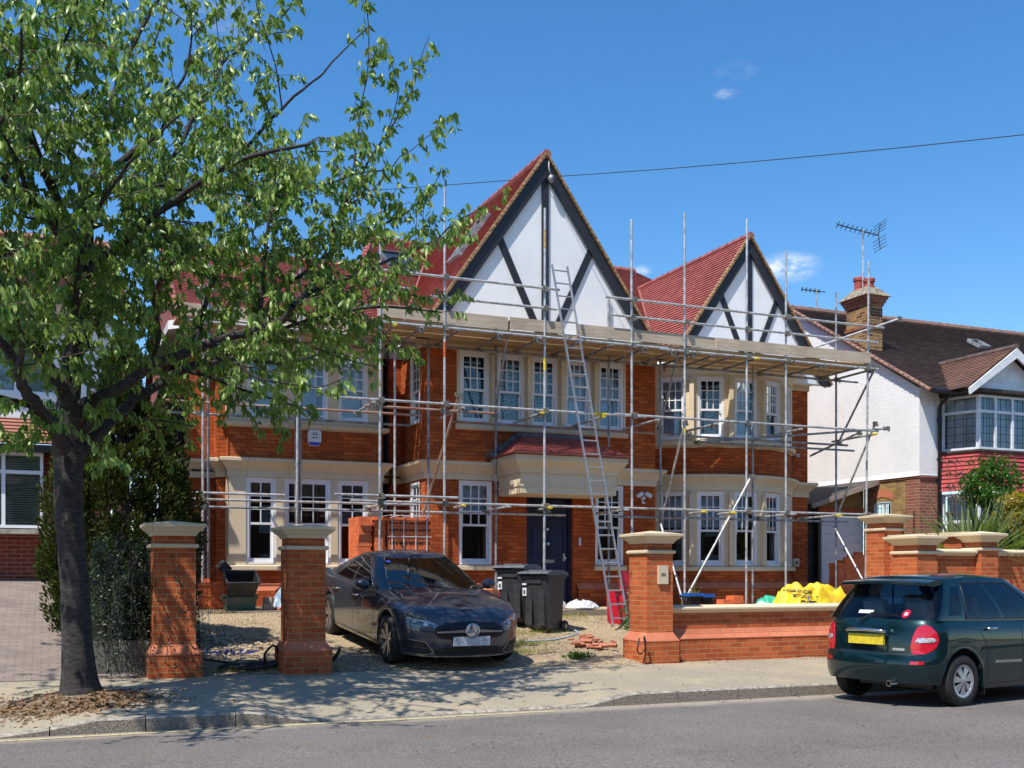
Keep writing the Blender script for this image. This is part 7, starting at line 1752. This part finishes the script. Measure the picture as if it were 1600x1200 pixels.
# weed at pillar foot and green plant behind the wall
cone_bush('weed','small leafy green weed growing in the sandy drive by the third pillar','plant',(7.35,14.75,.3),lambda r_:((7.35+r_.normal(0,.10),14.75+r_.normal(0,.07),.33+abs(r_.normal(0,.035))),(r_.normal(),r_.normal(),.4)),330,'leaf_shrub',(.03,.06),(.4,.6),seed=22)
cone_bush('shrub','light green leafy weeds behind the low wall beside the third pillar','shrub',(9.05,16.0,.6),lambda r_:((9.12+r_.normal(0,.13),16.0+r_.normal(0,.15),.65+abs(r_.normal(0,.28))),(r_.normal(),r_.normal(),.5)),1500,'leaf_shrub',(.03,.06),(.4,.6),seed=23)
cone_bush('shrub','tuft of yellow-green weeds behind the blue-lidded boxes','shrub',(10.95,17.2,.7),lambda r_:((10.95+r_.normal(0,.10),17.2+r_.normal(0,.1),.7+abs(r_.normal(0,.28))),(r_.normal(),r_.normal(),.5)),700,'grass_dry',(.03,.06),(.4,.6),seed=24)
# green sprig growing from tree base ivy in the hedge (bright patch)
# dry grass tufts on the plot (stuff)
P=[];D=[];Nn=[];L_=[];W_=[]; rr=random.Random(9)
for cx,cy,sx,sy,n in ((6.9,16.2,.35,.12,900),(7.3,17.3,.5,.2,700),(8.3,18.6,.6,.12,500),(7.6,18.35,.35,.15,600),(9.2,18.7,.3,.1,300),(6.6,15.4,.3,.12,500),(11.0,15.2,.8,.2,300),(2.3,14.5,.35,.05,260),(3.5,14.5,.1,.08,160)):
    for _ in range(n):
        x=rr.gauss(cx,sx);y=rr.gauss(cy,sy)
        if y<14.3: continue
        P.append((x,y,gr(x,y)-.005)); D.append((rr.gauss(0,.5),rr.gauss(0,.5),1)); Nn.append((rr.gauss(0,1),rr.gauss(0,1),.1)); l=rr.uniform(.04,.13); L_.append(l); W_.append(.006)
g=build_leaves('grass','grass_dry',None,P,D,Nn,L_,W_,fold=.1,curl=.5); g['kind']='stuff'; g['label']='tufts of dry yellowish grass on the sandy plot'
# leaf litter round the trunk
P=[];D=[];Nn=[];L_=[];W_=[]
for _ in range(2600):
    a=rr.uniform(0,6.28); q=abs(rr.gauss(0,.42))+.1; x=.28+q*math.cos(a)*1.25; y=12.75+q*math.sin(a)*.85
    if y<11.72: continue
    hgt=.09*math.exp(-((x-.3)/.7)**2-((y-12.8)/.5)**2); P.append((x,y,pz(x,y)+hgt*rr.random()+.004)); D.append((rr.gauss(0,1),rr.gauss(0,1),rr.gauss(0,.25))); Nn.append((rr.gauss(0,.4),rr.gauss(0,.4),1)); l=rr.uniform(.03,.075); L_.append(l); W_.append(l*.5)
for _ in range(700):
    x=rr.uniform(-3,14);y=rr.choice((rr.uniform(11.4,11.64),rr.gauss(14.1,.12),rr.uniform(11.8,14.2),rr.uniform(7,11))) 
    z=(pz(x,y) if y>11.8 else .016*min(11.65-y,3.6)+.004)
    if 11.64<y<11.8: continue
    P.append((x,y,z+.004)); D.append((rr.gauss(0,1),rr.gauss(0,1),rr.gauss(0,.15))); Nn.append((rr.gauss(0,.3),rr.gauss(0,.3),1)); l=rr.uniform(.015,.05); L_.append(l); W_.append(l*.5)
g=build_leaves('fallen_leaves','dead_leaf',None,P,D,Nn,L_,W_,fold=.3,curl=.6); g['kind']='stuff'; g['label']='brown fallen leaves heaped round the tree trunk'
sheet('soil_patch','soil',-.65,1.15,12.15,13.45,22,16,lambda x,y:pz(x,y)-.012+.10*math.exp(-((x-.28)/.55)**2-((y-12.85)/.42)**2)+.012*mn.noise(Vector((x*6,y*6,1))))
# ------------------------------------------------------------ builders' clutter
def rbox(mb,M,x0,x1,y0,y1,z0,z1,b=.012):
    mb.mbox(M,x0,x1,y0,y1,z0,z1)
def wheelie(x,y,rz,label):
    z=gr(x,y); t=thing('wheelie_bin',(x,y,z),label,'bin','two black wheelie bins by the front door'); M=Matrix.Translation((x,y,z))@Matrix.Rotation(rz,4,'Z')
    m=MB(); prof=[(0,.06,.20,.20),(.03,.03,.235,.235),(.50,.0,.26,.27),(.92,-.02,.285,.31),(.925,-.02,.31,.335),(.975,-.02,.31,.335)]
    # front is -y ; hollow tapered body
    rings=[]
    for zz,oy,hx,hy in prof:
        c=.045; pts=[(-hx+c,-hy),(hx-c,-hy),(hx,-hy+c),(hx,hy-c),(hx-c,hy),(-hx+c,hy),(-hx,hy-c),(-hx,-hy+c)]; rings.append([M@Vector((px_,py_+oy,zz+.03)) for px_,py_ in pts])
    v=[p for r in rings for p in r]; f=[(i*8+k,i*8+(k+1)%8,(i+1)*8+(k+1)%8,(i+1)*8+k) for i in range(len(rings)-1) for k in range(8)]+[tuple(range(8))]; m.add(v,f)
    m.mbox(M,-.20,-.06,-.300,-.24,.12,.80); m.mbox(M,.06,.20,-.300,-.24,.12,.80)   # moulded ribs
    m.mbox(M,-.16,.16,-.335,-.30,.86,.93)
    bd=m.build('bin_body','bin_plastic',t,smooth=25)
    m=MB(); L=[(-.335,1.012,.31),(-.36,1.03,.32),(-.34,1.055,.315),(-.15,1.085,.29),(.20,1.085,.29),(.33,1.06,.30),(.36,1.02,.30)]
    vs=[M@Vector((s*w,yy-.02,zz)) for yy,zz,w in L for s in (-1,1)]; fs=[(i*2,i*2+1,i*2+3,i*2+2) for i in range(len(L)-1)]
    m.add(vs,fs); 
    m.add([M@Vector((s*w,yy-.02,1.0)) for yy,zz,w in L for s in (-1,1)],fs)
    o=len(m.v)
    for s in (0,1):
        m.add([m.v[2*i+s] for i in range(len(L))]+[m.v[2*len(L)+2*i+s] for i in range(len(L))],[(i,i+1,len(L)+i+1,len(L)+i) for i in range(len(L)-1)])
    m.mbox(M,-.19,.19,-.20,-.02,1.07,1.10); m.mbox(M,-.24,-.22,-.25,.25,1.075,1.095); m.mbox(M,.22,.24,-.25,.25,1.075,1.095)
    l=m.build('lid','bin_lid_sunlit',t,smooth=30)
    m=MB(); m.tube([M@Vector((-.27,.36,1.0)),M@Vector((.27,.36,1.0))],.018,8); m.build('handle','bin_plastic',t,smooth=True)
    for s in (-1,1):
        m=MB(); m.lathe([(.0,.03),(.06,.03),(.095,.025),(.10,.015),(.10,-.015),(.095,-.025),(.06,-.03),(0,-.03)],(0,0,0),'x',24,M=M@Matrix.Translation((s*.275,.25,.10))); w_=m.build('wheel','rubber',t,smooth=35); m=MB(); m.lathe([(0,.034),(.035,.034),(.04,.02)],(0,0,0),'x',16,M=M@Matrix.Translation((s*.275,.25,.10))@Matrix.Scale(s,4,(1,0,0))); m.build('hub','alloy',w_,smooth=True)
    m=MB(); m.mbox(M,-.245,-.165,-.318,-.312,.64,.78); s_=m.build('sticker','sticker',t); m=MB(); m.mbox(M,-.222,-.188,-.322,-.3185,.67,.74); m.build('number','ink',s_)
    m=MB(); m.mbox(M,-.25,-.16,-.330,-.318,.83,.86); m.build('sticker','sticker',t)
wheelie(8.10,17.6,R(-58),'black wheelie bin nearest the front door, its wheel showing on the right')
wheelie(7.86,18.2,R(-52),'black wheelie bin half hidden behind the other bin, next to the saloon bonnet')
def brick1(mb,M): mb.mbox(M,-.1075,.1075,-.051,.051,0,.065)
def brickstack(name,label,x,y,z,nx,ny,nz,rz=0,miss=.12,seed=1,mat='brick_loose',slope=None,group='stacks of loose red bricks'):
    t=thing(name,(x,y,z),label,'bricks',group); rr=random.Random(seed); m=MB()
    for k in range(nz):
        for i in range(nx):
            for j in range(ny):
                if slope and k>nz*slope(i/(max(1,nx-1)))+rr.uniform(-.6,.6): continue
                if k==nz-1 and rr.random()<miss*3: continue
                odd=k%2
                M=Matrix.Translation((x,y,z))@Matrix.Rotation(rz,4,'Z')@Matrix.Translation(((i-nx/2+.5)*.222+rr.uniform(-.012,.012),(j-ny/2+.5)*.108+rr.uniform(-.012,.012),k*.0665))@Matrix.Rotation(rr.uniform(-.06,.06),4,'Z'); brick1(m,M)
    m.build('bricks',mat,t); return t
# big banded packs of perforated bricks behind the saloon
t=thing('brick_pack',(5.9,19.4,.85),'banded pallet pack of orange perforated bricks behind the saloon roof','bricks')
def pack(x0,x1,y0,y1,z0,z1):
    m=MB(); rr=random.Random(3); z=z0; k=0
    while z<z1-.05:
        h=.1025 if k%3!=0 else .065; x=x0
        while x<x1-.03:
            w=.0665 if h>.1 else .215; w=min(w,x1-x); m.box(x+.0015,x+w-.0015,y0+rr.uniform(0,.006),y1,z+.0015,z+h-.0015); x+=w
        z+=h; k+=1
    return m
A_=pack(5.62,6.44,18.98,19.75,.95,2.66); pb=A_.build('bricks','brick_loose',t)
m=MB()
B_=pack(5.10,5.34,19.0,19.75,.95,2.62); B_.build('bricks','brick_loose',t); B2=pack(5.38,5.60,18.97,19.75,.95,2.66); B2.build('bricks','brick_loose',t)
hz=[1.28,1.42,1.55,1.86,2.0,2.13,2.36,2.49,2.60]
for z in (1.42,1.55,1.68,1.90,2.03,2.16,2.40,2.53):
    for k in range(13):
        x=5.67+k*.0615; m.lathe([(0,-.002),(.023,-.002)],(x+(0 if k%3 else .008),18.978,z),'y',10)
m.build('perforation','hole_black',pb,fix=False)
m=MB()
for z in (1.45,1.58,1.70,1.93,2.06,2.42,2.55):
    for k in range(5): m.lathe([(0,-.001),(.0185,-.001)],(5.615,19.1+k*.11,z),'x',8); 
    m.box(5.345,5.378,18.99,19.0,z-.03,z+.03)
m.build('perforation','hole_black',pb,fix=False)
for x in (5.70,5.92,6.15,6.36):
    m=MB(); m.box(x-.008,x+.008,18.955,18.962,.95,2.68); m.box(x-.008,x+.008,18.955,19.76,2.672,2.68); m.build('strap','wrap_white',t)
for z in (1.62,2.28,2.665):
    m=MB(); m.box(5.62 if z<2.6 else 5.60,6.45,18.95,18.957,z-.006,z+.006); m.build('strap','wrap_white',t)
m=MB()
for x in (5.15,5.75,6.3): m.box(x,x+.1,19.0,19.75,.82,.95)
m.build('pallet','plank_grey',t)
brickstack('brick_stack','loose red brick stack behind the scaffold feet left of the recycling boxes',2.68,20.3,.92,2,2,9,rz=.05,seed=2,miss=.2)
brickstack('brick_stack','broken leaning red bricks beside the black recycling box',3.12,20.6,.92,2,3,7,rz=.5,seed=3,miss=.3,slope=lambda u:1-u*.5)
brickstack('brick_stack','small red brick stack between blue-lidded boxes and green sheet behind the wall',11.10,16.25,.62,2,2,9,rz=.1,seed=4)
brickstack('brick_stack','low red brick stack beside the green sheet',11.42,16.2,.62,1,2,6,rz=0,seed=5)
brickstack('brick_stack','large stepped heap of stacked red bricks in front of the white garage door',17.55,20.8,1.0,4,3,17,rz=.1,seed=6,slope=lambda u:.7+.3*u,miss=.2)
# flue block on the stack
m=MB(); M=Matrix.Translation((2.92,20.3,1.72))@Matrix.Rotation(.75,4,'Y')@Matrix.Rotation(.3,4,'Z'); m.mbox(M,-.1,.1,-.08,.08,-.09,.09); M2=M@Matrix.Translation((0,-.081,0)); m.mbox(M2,-.085,.085,-.006,0,-.07,.07); m.mbox(M,-.12,-.1,-.06,.06,-.02,.02)
tag(m.build('floodlight','box_black',None),'small dark floodlight lying tilted on top of the loose bricks','lamp')
# recycling boxes
def crate(x,y,z,mat,label,rot=(0,0,0),group='recycling boxes',lid=None,w=.56,d=.40,h=.34):
    t=thing('recycling_box',(x,y,z),label,'box',group); M=Matrix.Translation((x,y,z))@Matrix.Rotation(rot[2],4,'Z')@Matrix.Rotation(rot[0],4,'X')@Matrix.Rotation(rot[1],4,'Y')
    m=MB(); a=.045
    def rg_(hx,hy,z): return [M@Vector((-hx,-hy,z)),M@Vector((hx,-hy,z)),M@Vector((hx,hy,z)),M@Vector((-hx,hy,z))]
    R_=[rg_(w/2-a,d/2-a,0),rg_(w/2,d/2,h-.03),rg_(w/2+.02,d/2+.02,h-.03),rg_(w/2+.02,d/2+.02,h),rg_(w/2-.015,d/2-.015,h),rg_(w/2-a-.01,d/2-a-.01,.02)]
    v=[p for r in R_ for p in r]; f=[(i*4+k,i*4+(k+1)%4,(i+1)*4+(k+1)%4,(i+1)*4+k) for i in range(5) for k in range(4)]+[(0,1,2,3),(20,21,22,23)]; m.add(v,f)
    m.mbox(M,-w/2-.035,-w/2-.01,-.08,.08,h-.09,h-.02); m.mbox(M,w/2+.01,w/2+.035,-.08,.08,h-.09,h-.02)
    m.build('box_body',mat,t)
    if lid:
        m=MB(); m.mbox(M,-w/2-.03,w/2+.03,-d/2-.03,d/2+.03,h+.001,h+.035)
        for k in range(4): m.mbox(M,-w/2+.02+k*w/4,-w/2+.10+k*w/4,-d/2,d/2,h+.035,h+.055)
        m.build('lid',lid,t)
    return t
crate(3.13,19.85,.90,'box_green','green and grey recycling box standing on a board under the tipped black box',rot=(0,0,.04))
crate(3.12,19.78,1.27,'box_black','black recycling box tipped forward on top of the green one, open side facing out',rot=(-.0+.55,0,.05))
crate(10.72,16.9,.86,'box_black','black recycling box with blue lid, nearer the third pillar',lid='lid_blue',d=.26,w=.24,rot=(0,0,.05))
crate(11.02,16.95,.84,'box_black','black recycling box with blue lid, right one of the pair',lid='lid_blue',d=.26,w=.20,rot=(0,0,-.05))
# boards under the boxes
m=MB(); m.bar((2.85,19.55,.93),(4.6,19.55,.93),.25,.035); tag(m.build('plank','plank_grey',None),'flat grey timber board lying under the recycling boxes','plank')
m=MB(); m.bar((3.60,19.7,.95),(3.63,19.75,1.17),.16,.13); m.box(3.52,3.68,19.62,19.75,.93,1.06); tag(m.build('timber_offcut','plank_grey',None),'rough timber offcuts beside the recycling boxes','timber')
# crumpled sheets
def cloth(name,mat,label,cat,cx,cy,z0,rx,ry,h,seed,n=40,amp=.06,freq=3.0,shape=None,zmin=None,group=None):
    vs=[];fs=[]
    for j in range(n+1):
        for i in range(n+1):
            u=-1+2*i/n; v=-1+2*j/n; r=min(1,math.hypot(u,v)); f=(1-r**3)
            if shape: f=shape(u,v)
            nn=mn.fractal(Vector((u*freq,v*freq,seed*3.7)),1.0,2.2,4); ridge=abs(mn.noise(Vector((u*freq*1.7,v*freq*1.7,seed+9))))
            wob=1+.12*mn.noise(Vector((math.atan2(v,u)*1.5,seed,0)))
            z=z0+max(.0,h*f+amp*nn*f**.3+amp*.9*ridge*f**.4)
            vs.append((cx+u*rx*wob+.5*amp*mn.noise(Vector((u*5,v*5,seed+2))),cy+v*ry*wob,z))
    for j in range(n):
        for i in range(n):
            u=-1+2*(i+.5)/n; v=-1+2*(j+.5)/n
            if math.hypot(u,v)>1.02 and not shape: continue
            fs.append((j*(n+1)+i,j*(n+1)+i+1,(j+1)*(n+1)+i+1,(j+1)*(n+1)+i))
    m=MB(); m.add(vs,fs); o=m.build(name,mat,None,smooth=True,fix=False); sm=o.modifiers.new('thickness','SOLIDIFY'); sm.thickness=.004
    tag(o,label,cat,group); return o
cloth('tarpaulin','tarp_blue','blue and white striped tarpaulin heaped against the plinth by the second pillar','tarpaulin',3.98,20.15,.9,.36,.35,.62,2,amp=.08,shape=lambda u,v:max(0,(1-abs(u-.3)/1.3))*max(0,(1-v*v)))
cloth('tarpaulin','tarp_navy','dark blue plastic sheet lying flat on the gravel behind the first pillar','tarpaulin',2.32,16.1,.46,.55,.30,.03,3,amp=.03)
cloth('sack','bag_white','crumpled white plastic sack lying on the sandy step, nearer','bag',9.55,19.0,.94,.36,.22,.13,4,amp=.05,group='white sacks on the step')
cloth('sack','bag_white','grey-white plastic bag slumped against the brick wall by the front door','bag',9.15,19.45,.94,.30,.16,.22,5,amp=.06,group='white sacks on the step')
cloth('plastic_sheet','sheet_green','bright green plastic sheet over a white bag behind the wall','sheet',11.75,16.0,1.02,.26,.25,.17,6,amp=.05)
cloth('rubble_bag','bag_white','large off-white builders bag behind the wall beside the yellow bag','bag',11.75,15.8,.58,.5,.35,.5,7,amp=.04,shape=lambda u,v:min(1,2.5*(1-max(abs(u),abs(v)))))
# yellow bulk bag
yb_o=cloth('bulk_bag','bag_yellow','bright yellow builders bulk bag slumped behind the wall next to the hatchback','bag',12.40,15.55,.45,1.02,.60,.84,8,n=80,amp=.20,freq=2.3,shape=lambda u,v:min(1,1.9*(1-max(abs(u),abs(v)*.95)))**.7*(.93+.10*math.sin(3*u+2.2)))
# printing on the bag: black strokes following its surface
dg_=bpy.context.evaluated_depsgraph_get()
yb_bvh=BVHTree.FromPolygons([v.co.copy() for v in yb_o.data.vertices],[tuple(p.vertices) for p in yb_o.data.polygons])
def on_bag(x,z,name,mat,segs,w,par=yb_o):
    m=MB()
    for a,b in segs:
        pts=[]
        for k in range(5):
            q=(x+a[0]+(b[0]-a[0])*k/4,z+a[1]+(b[1]-a[1])*k/4); h=yb_bvh.ray_cast(Vector((q[0],10,q[1])),Vector((0,1,0)))
            if h[0] is not None: pts.append(h[0]+Vector((0,-.006,0)))
        if len(pts)>1: m.tube(pts,w,4)
    if m.v: o=m.build(name,mat,None); o.parent=par; return o
FONT={'T':[((0,1),(1,1)),((.5,1),(.5,0))],'A':[((0,0),(.5,1)),((.5,1),(1,0)),((.2,.4),(.8,.4))],'R':[((0,0),(0,1)),((0,1),(.9,1)),((.9,1),(.9,.5)),((.9,.5),(0,.5)),((.4,.5),(1,0))],'N':[((0,0),(0,1)),((0,1),(1,0)),((1,0),(1,1))],'O':[((0,0),(0,1)),((0,1),(1,1)),((1,1),(1,0)),((1,0),(0,0))],'S':[((1,1),(0,1)),((0,1),(0,.5)),((0,.5),(1,.5)),((1,.5),(1,0)),((1,0),(0,0))],'P':[((0,0),(0,1)),((0,1),(1,1)),((1,1),(1,.5)),((1,.5),(0,.5))],'I':[((.5,0),(.5,1))],'7':[((0,1),(1,1)),((1,1),(.3,0))],'E':[((1,1),(0,1)),((0,1),(0,0)),((0,.5),(.8,.5)),((0,0),(1,0))],'B':[((0,0),(0,1)),((0,1),(.9,.8)),((.9,.8),(0,.5)),((0,.5),(1,.2)),((1,.2),(0,0))]}
def word(txt,x,z,s,sl,mat,w,name='print'):
    segs=[]
    for i,c in enumerate(txt):
        for a,b in FONT.get(c,[]): segs.append(((i*s*1.25+a[0]*s,a[1]*s*1.1-i*s*1.25*sl),(i*s*1.25+b[0]*s,b[1]*s*1.1-i*s*1.25*sl)))
    on_bag(x,z,name,mat,segs,w)
word('TARNOAR',11.70,1.30,.050,.12,'ink',.005); word('BONI 7IT',11.76,1.21,.045,.12,'ink',.005)
word('OIPE',11.80,1.06,.075,.05,'ink',.010)
for x in (12.98,13.05): on_bag(x,1.0,'webbing','blue_ink',[((0,0),(-.02,.30))],.016)
on_bag(12.1,1.0,'webbing','blue_ink',[((-.12,0),(-.08,.22))],.014)
# red barrier panels by the ladder
def panelb(x,y,rz,lean,label,w=.30,h=.62):
    t=thing('red_board',(x,y,gr(x,y)),label,'board','red plastic boards by the ladder'); M=Matrix.Translation((x,y,gr(x,y)-.01))@Matrix.Rotation(rz,4,'Z')@Matrix.Rotation(lean,4,'X'); m=MB(); m.mbox(M,-w/2,w/2,-.02,.02,.06,h); m.mbox(M,-w/2+.02,w/2-.02,-.045,.045,0,.059)
    t2=m.build('panel','red_plastic',t); 
    m=MB(); m.mbox(M,-w/2,w/2,-.03,-.0205,.0,.05); m.build('base_strip','galv_dull',t)
panelb(9.83,18.15,R(-12),-.06,'upright red plastic board leaning behind the ladder foot, left one')
panelb(10.42,18.7,R(20),-.10,'red plastic board behind the ladder partly hidden by the third pillar',w=.34,h=.9)
# raised sandy step before the door
t=thing('door_step',(9.4,19.3,.8),'raised sandy doorstep platform edged with rough timber in front of the navy door','step')
m=MB(); m.box(8.15,10.9,18.82,20.34,.5,.925); m.build('slab','sand_slab',t)
m=MB(); m.bar((8.1,18.80,.86),(9.35,18.80,.86),.045,.10); m.bar((9.37,18.78,.85),(10.9,18.78,.85),.045,.11); m.build('edging','plank_grey',t)
for x in (8.5,9.35,10.2): m=MB(); m.box(x,x+.05,18.74,18.775,.62,.90); m.build('peg','plank_grey',t)
m=MB(); m.bar((8.35,19.0,.96),(9.3,19.15,.96),.2,.03); m.bar((8.3,19.3,1.0),(9.0,19.35,1.0),.12,.05); tag(m.build('loose_boards','plank',None),'pale loose boards lying on the step behind the wheelie bins','plank')
# hose and cables
def strand(name,mat,label,cat,pts,r,k=6):
    P,_=smooth_poly([Vector((x,y,gr(x,y)+z)) for x,y,z in pts],[r]*len(pts),k); m=MB(); m.tube(P,r,8); tag(m.build(name,mat,None,smooth=True),label,cat)
strand('hose','hose','pale blue hose running across the sand from the bins to the saloon','hose',[(6.3,16.0,.02),(7.0,16.4,.02),(7.7,16.5,.02),(8.3,16.9,.02),(8.7,17.5,.02),(8.5,18.2,.02),(8.1,18.7,.02)],.014)
cs=[]
rr=random.Random(6)
for k in range(46):
    a=k*.62; cs.append((2.35+.30*math.cos(a)+.12*math.sin(a*.3)+.004*k,14.62+.13*math.sin(a)+.05*math.cos(a*.23),.03+.05*((k*7)%5)/5))
cs+= [(2.75,14.6,.02),(2.8,14.55,.24),(2.72,14.5,.33),(2.62,14.55,.2),(2.66,14.6,.02),(2.5,14.7,.03),(2.0,14.8,.1),(1.8,14.7,.15)]
strand('cable','cable_black','tangled coil of black cable on the ground between the first two pillars','cable',cs,.016,4)
strand('cable','cable_black','short loop of black cable sticking out behind the second pillar','cable',[(3.40,14.5,.03),(3.46,14.45,.10),(3.55,14.42,.2),(3.60,14.40,.30),(3.57,14.42,.2),(3.48,14.5,.06)],.018,4)
strand('cable','cable_black','black cable looped at the left foot of the third pillar','cable',[(8.02,14.06,.40),(7.99,14.04,.30),(7.98,14.05,.22),(8.04,14.08,.16),(8.11,14.06,.22),(8.12,14.05,.34),(8.09,14.05,.42),(8.12,14.05,.2),(8.08,14.06,.02)],.011,5)
m=MB(); m.box(8.118,8.1555,14.10,14.30,.02,.60)
# stones and rubble
def stonem(mb,x,y,z,r,rr):
    ico=[(-.53,0,.85),(.53,0,.85),(-.53,0,-.85),(.53,0,-.85),(0,.85,.53),(0,.85,-.53),(0,-.85,.53),(0,-.85,-.53),(.85,.53,0),(-.85,.53,0),(.85,-.53,0),(-.85,-.53,0)]
    F=[(1,4,0),(4,9,0),(4,5,9),(8,5,4),(1,8,4),(1,10,8),(10,3,8),(8,3,5),(3,2,5),(3,7,2),(3,10,7),(10,6,7),(6,11,7),(6,0,11),(6,1,0),(10,1,6),(11,0,9),(2,11,9),(5,2,9),(11,2,7)]
    s=(rr.uniform(.6,1.1),rr.uniform(.6,1.1),rr.uniform(.4,.8)); a=rr.uniform(0,6); c,sn=math.cos(a),math.sin(a)
    V=[]
    for p in ico:
        q=[p[i]*s[i]*r*rr.uniform(.8,1.1) for i in range(3)]; V.append((x+q[0]*c-q[1]*sn,y+q[0]*sn+q[1]*c,z+q[2]))
    mb.add(V,F)
rr=random.Random(8); m=MB()
for _ in range(3600):
    x=rr.uniform(1.8,10.8);y=rr.uniform(14.3,19.6) if rr.random()<.8 else rr.uniform(14.3,15.0)
    r=rr.uniform(.006,.018)*(1 if rr.random()<.95 else 2.2); stonem(m,x,y,gr(x,y)+r*.2,r,rr)
for _ in range(420):
    x=rr.gauss(2.35,.35);y=rr.gauss(16.6,.5); stonem(m,x,y,gr(x,y)+.01,rr.uniform(.015,.05),rr)
for _ in range(260): x=rr.uniform(8.8,13.3); y=14.27-abs(rr.gauss(0,.07)); stonem(m,x,y,pz(x,min(y,14.2))+.003,rr.uniform(.006,.016),rr)
o=m.build('gravel_stones','cobble',None,fix=False); o['kind']='stuff'; o['label']='loose gravel and small stones over the sandy plot'
m=MB(); rr=random.Random(18)
for _ in range(38):
    x=rr.gauss(8.12,.13);y=rr.gauss(15.9,.28); M=Matrix.Translation((x,y,gr(x,y)+rr.uniform(0,.10)))@Matrix.Rotation(rr.uniform(0,3),4,'Z')@Matrix.Rotation(rr.uniform(-.8,.8),4,'X'); s=rr.uniform(.35,.9); m.mbox(M,-.1*s,.1*s,-.05*s,.05*s,0,.06*s)
o=m.build('brick_rubble','rubble_brick',None); o['kind']='stuff'; o['label']='small pile of broken red brick beside the third pillar'
m=MB(); rr=random.Random(28)
for _ in range(26):
    x=rr.gauss(4.3,.35);y=rr.gauss(19.8,.12); M=Matrix.Translation((x,y,gr(x,y)+rr.uniform(0,.06)))@Matrix.Rotation(rr.uniform(0,3),4,'Z')@Matrix.Rotation(rr.uniform(-.8,.8),4,'X'); s=rr.uniform(.35,.9); m.mbox(M,-.1*s,.1*s,-.05*s,.05*s,0,.06*s)
o=m.build('brick_rubble','rubble_brick',None); o['kind']='stuff'; o['label']='scattered broken bricks in front of the left bay'
# ------------------------------------------------------------ the other side of the street (added behind the viewer to darken reflections)
t=thing('reflection_terrace',(6,-13,0),'row of two storey brick houses added across the road behind the viewer, for reflections','house')
m=MB(); m.box(-26,38,-20,-12,.1,5.6); m.build('brick_wall','brick_old',t)
m=MB(); m.quad((-26.4,-11.6,5.5),(38.4,-11.6,5.5),(38.4,-16,8.6),(-26.4,-16,8.6)); m.quad((-26.4,-20.4,5.5),(38.4,-20.4,5.5),(38.4,-16,8.6),(-26.4,-16,8.6)); m.build('roof','tile_brown',t,fix=False)
for k in range(15):
    for z in (1.2,3.6):
        m=MB(); x=-24+k*4.2; m.box(x,x+1.5,-11.99,-11.9,z,z+1.4); m.build('window','white_paint',t); 
t=thing('hedge',(6,-4.5,.1),'tall clipped hedge added across the road behind the viewer, for reflections','hedge')  # unseen hedge, added for cars and windows to reflect
P=[];D=[];Nn=[];L_=[];W_=[]; r_=np.random.RandomState(77)
for _ in range(9000):
    x=r_.uniform(-18,30); 
    if 4<x%11<6.5: continue
    P.append((x,-4.5+r_.normal(0,.3),r_.uniform(.1,1.9))); D.append(r_.normal(0,1,3)); Nn.append(r_.normal(0,1,3)); L_.append(r_.uniform(.12,.28)); W_.append(L_[-1]*.7)
m=MB()
for a in range(-18,30,11): m.box(a+6.6,a+14.8,-4.75,-4.25,.1,1.7) if a+14.8<31 else None
m.build('branches','twig',t); build_leaves('foliage','leaf_dark',t,P,D,Nn,L_,W_)
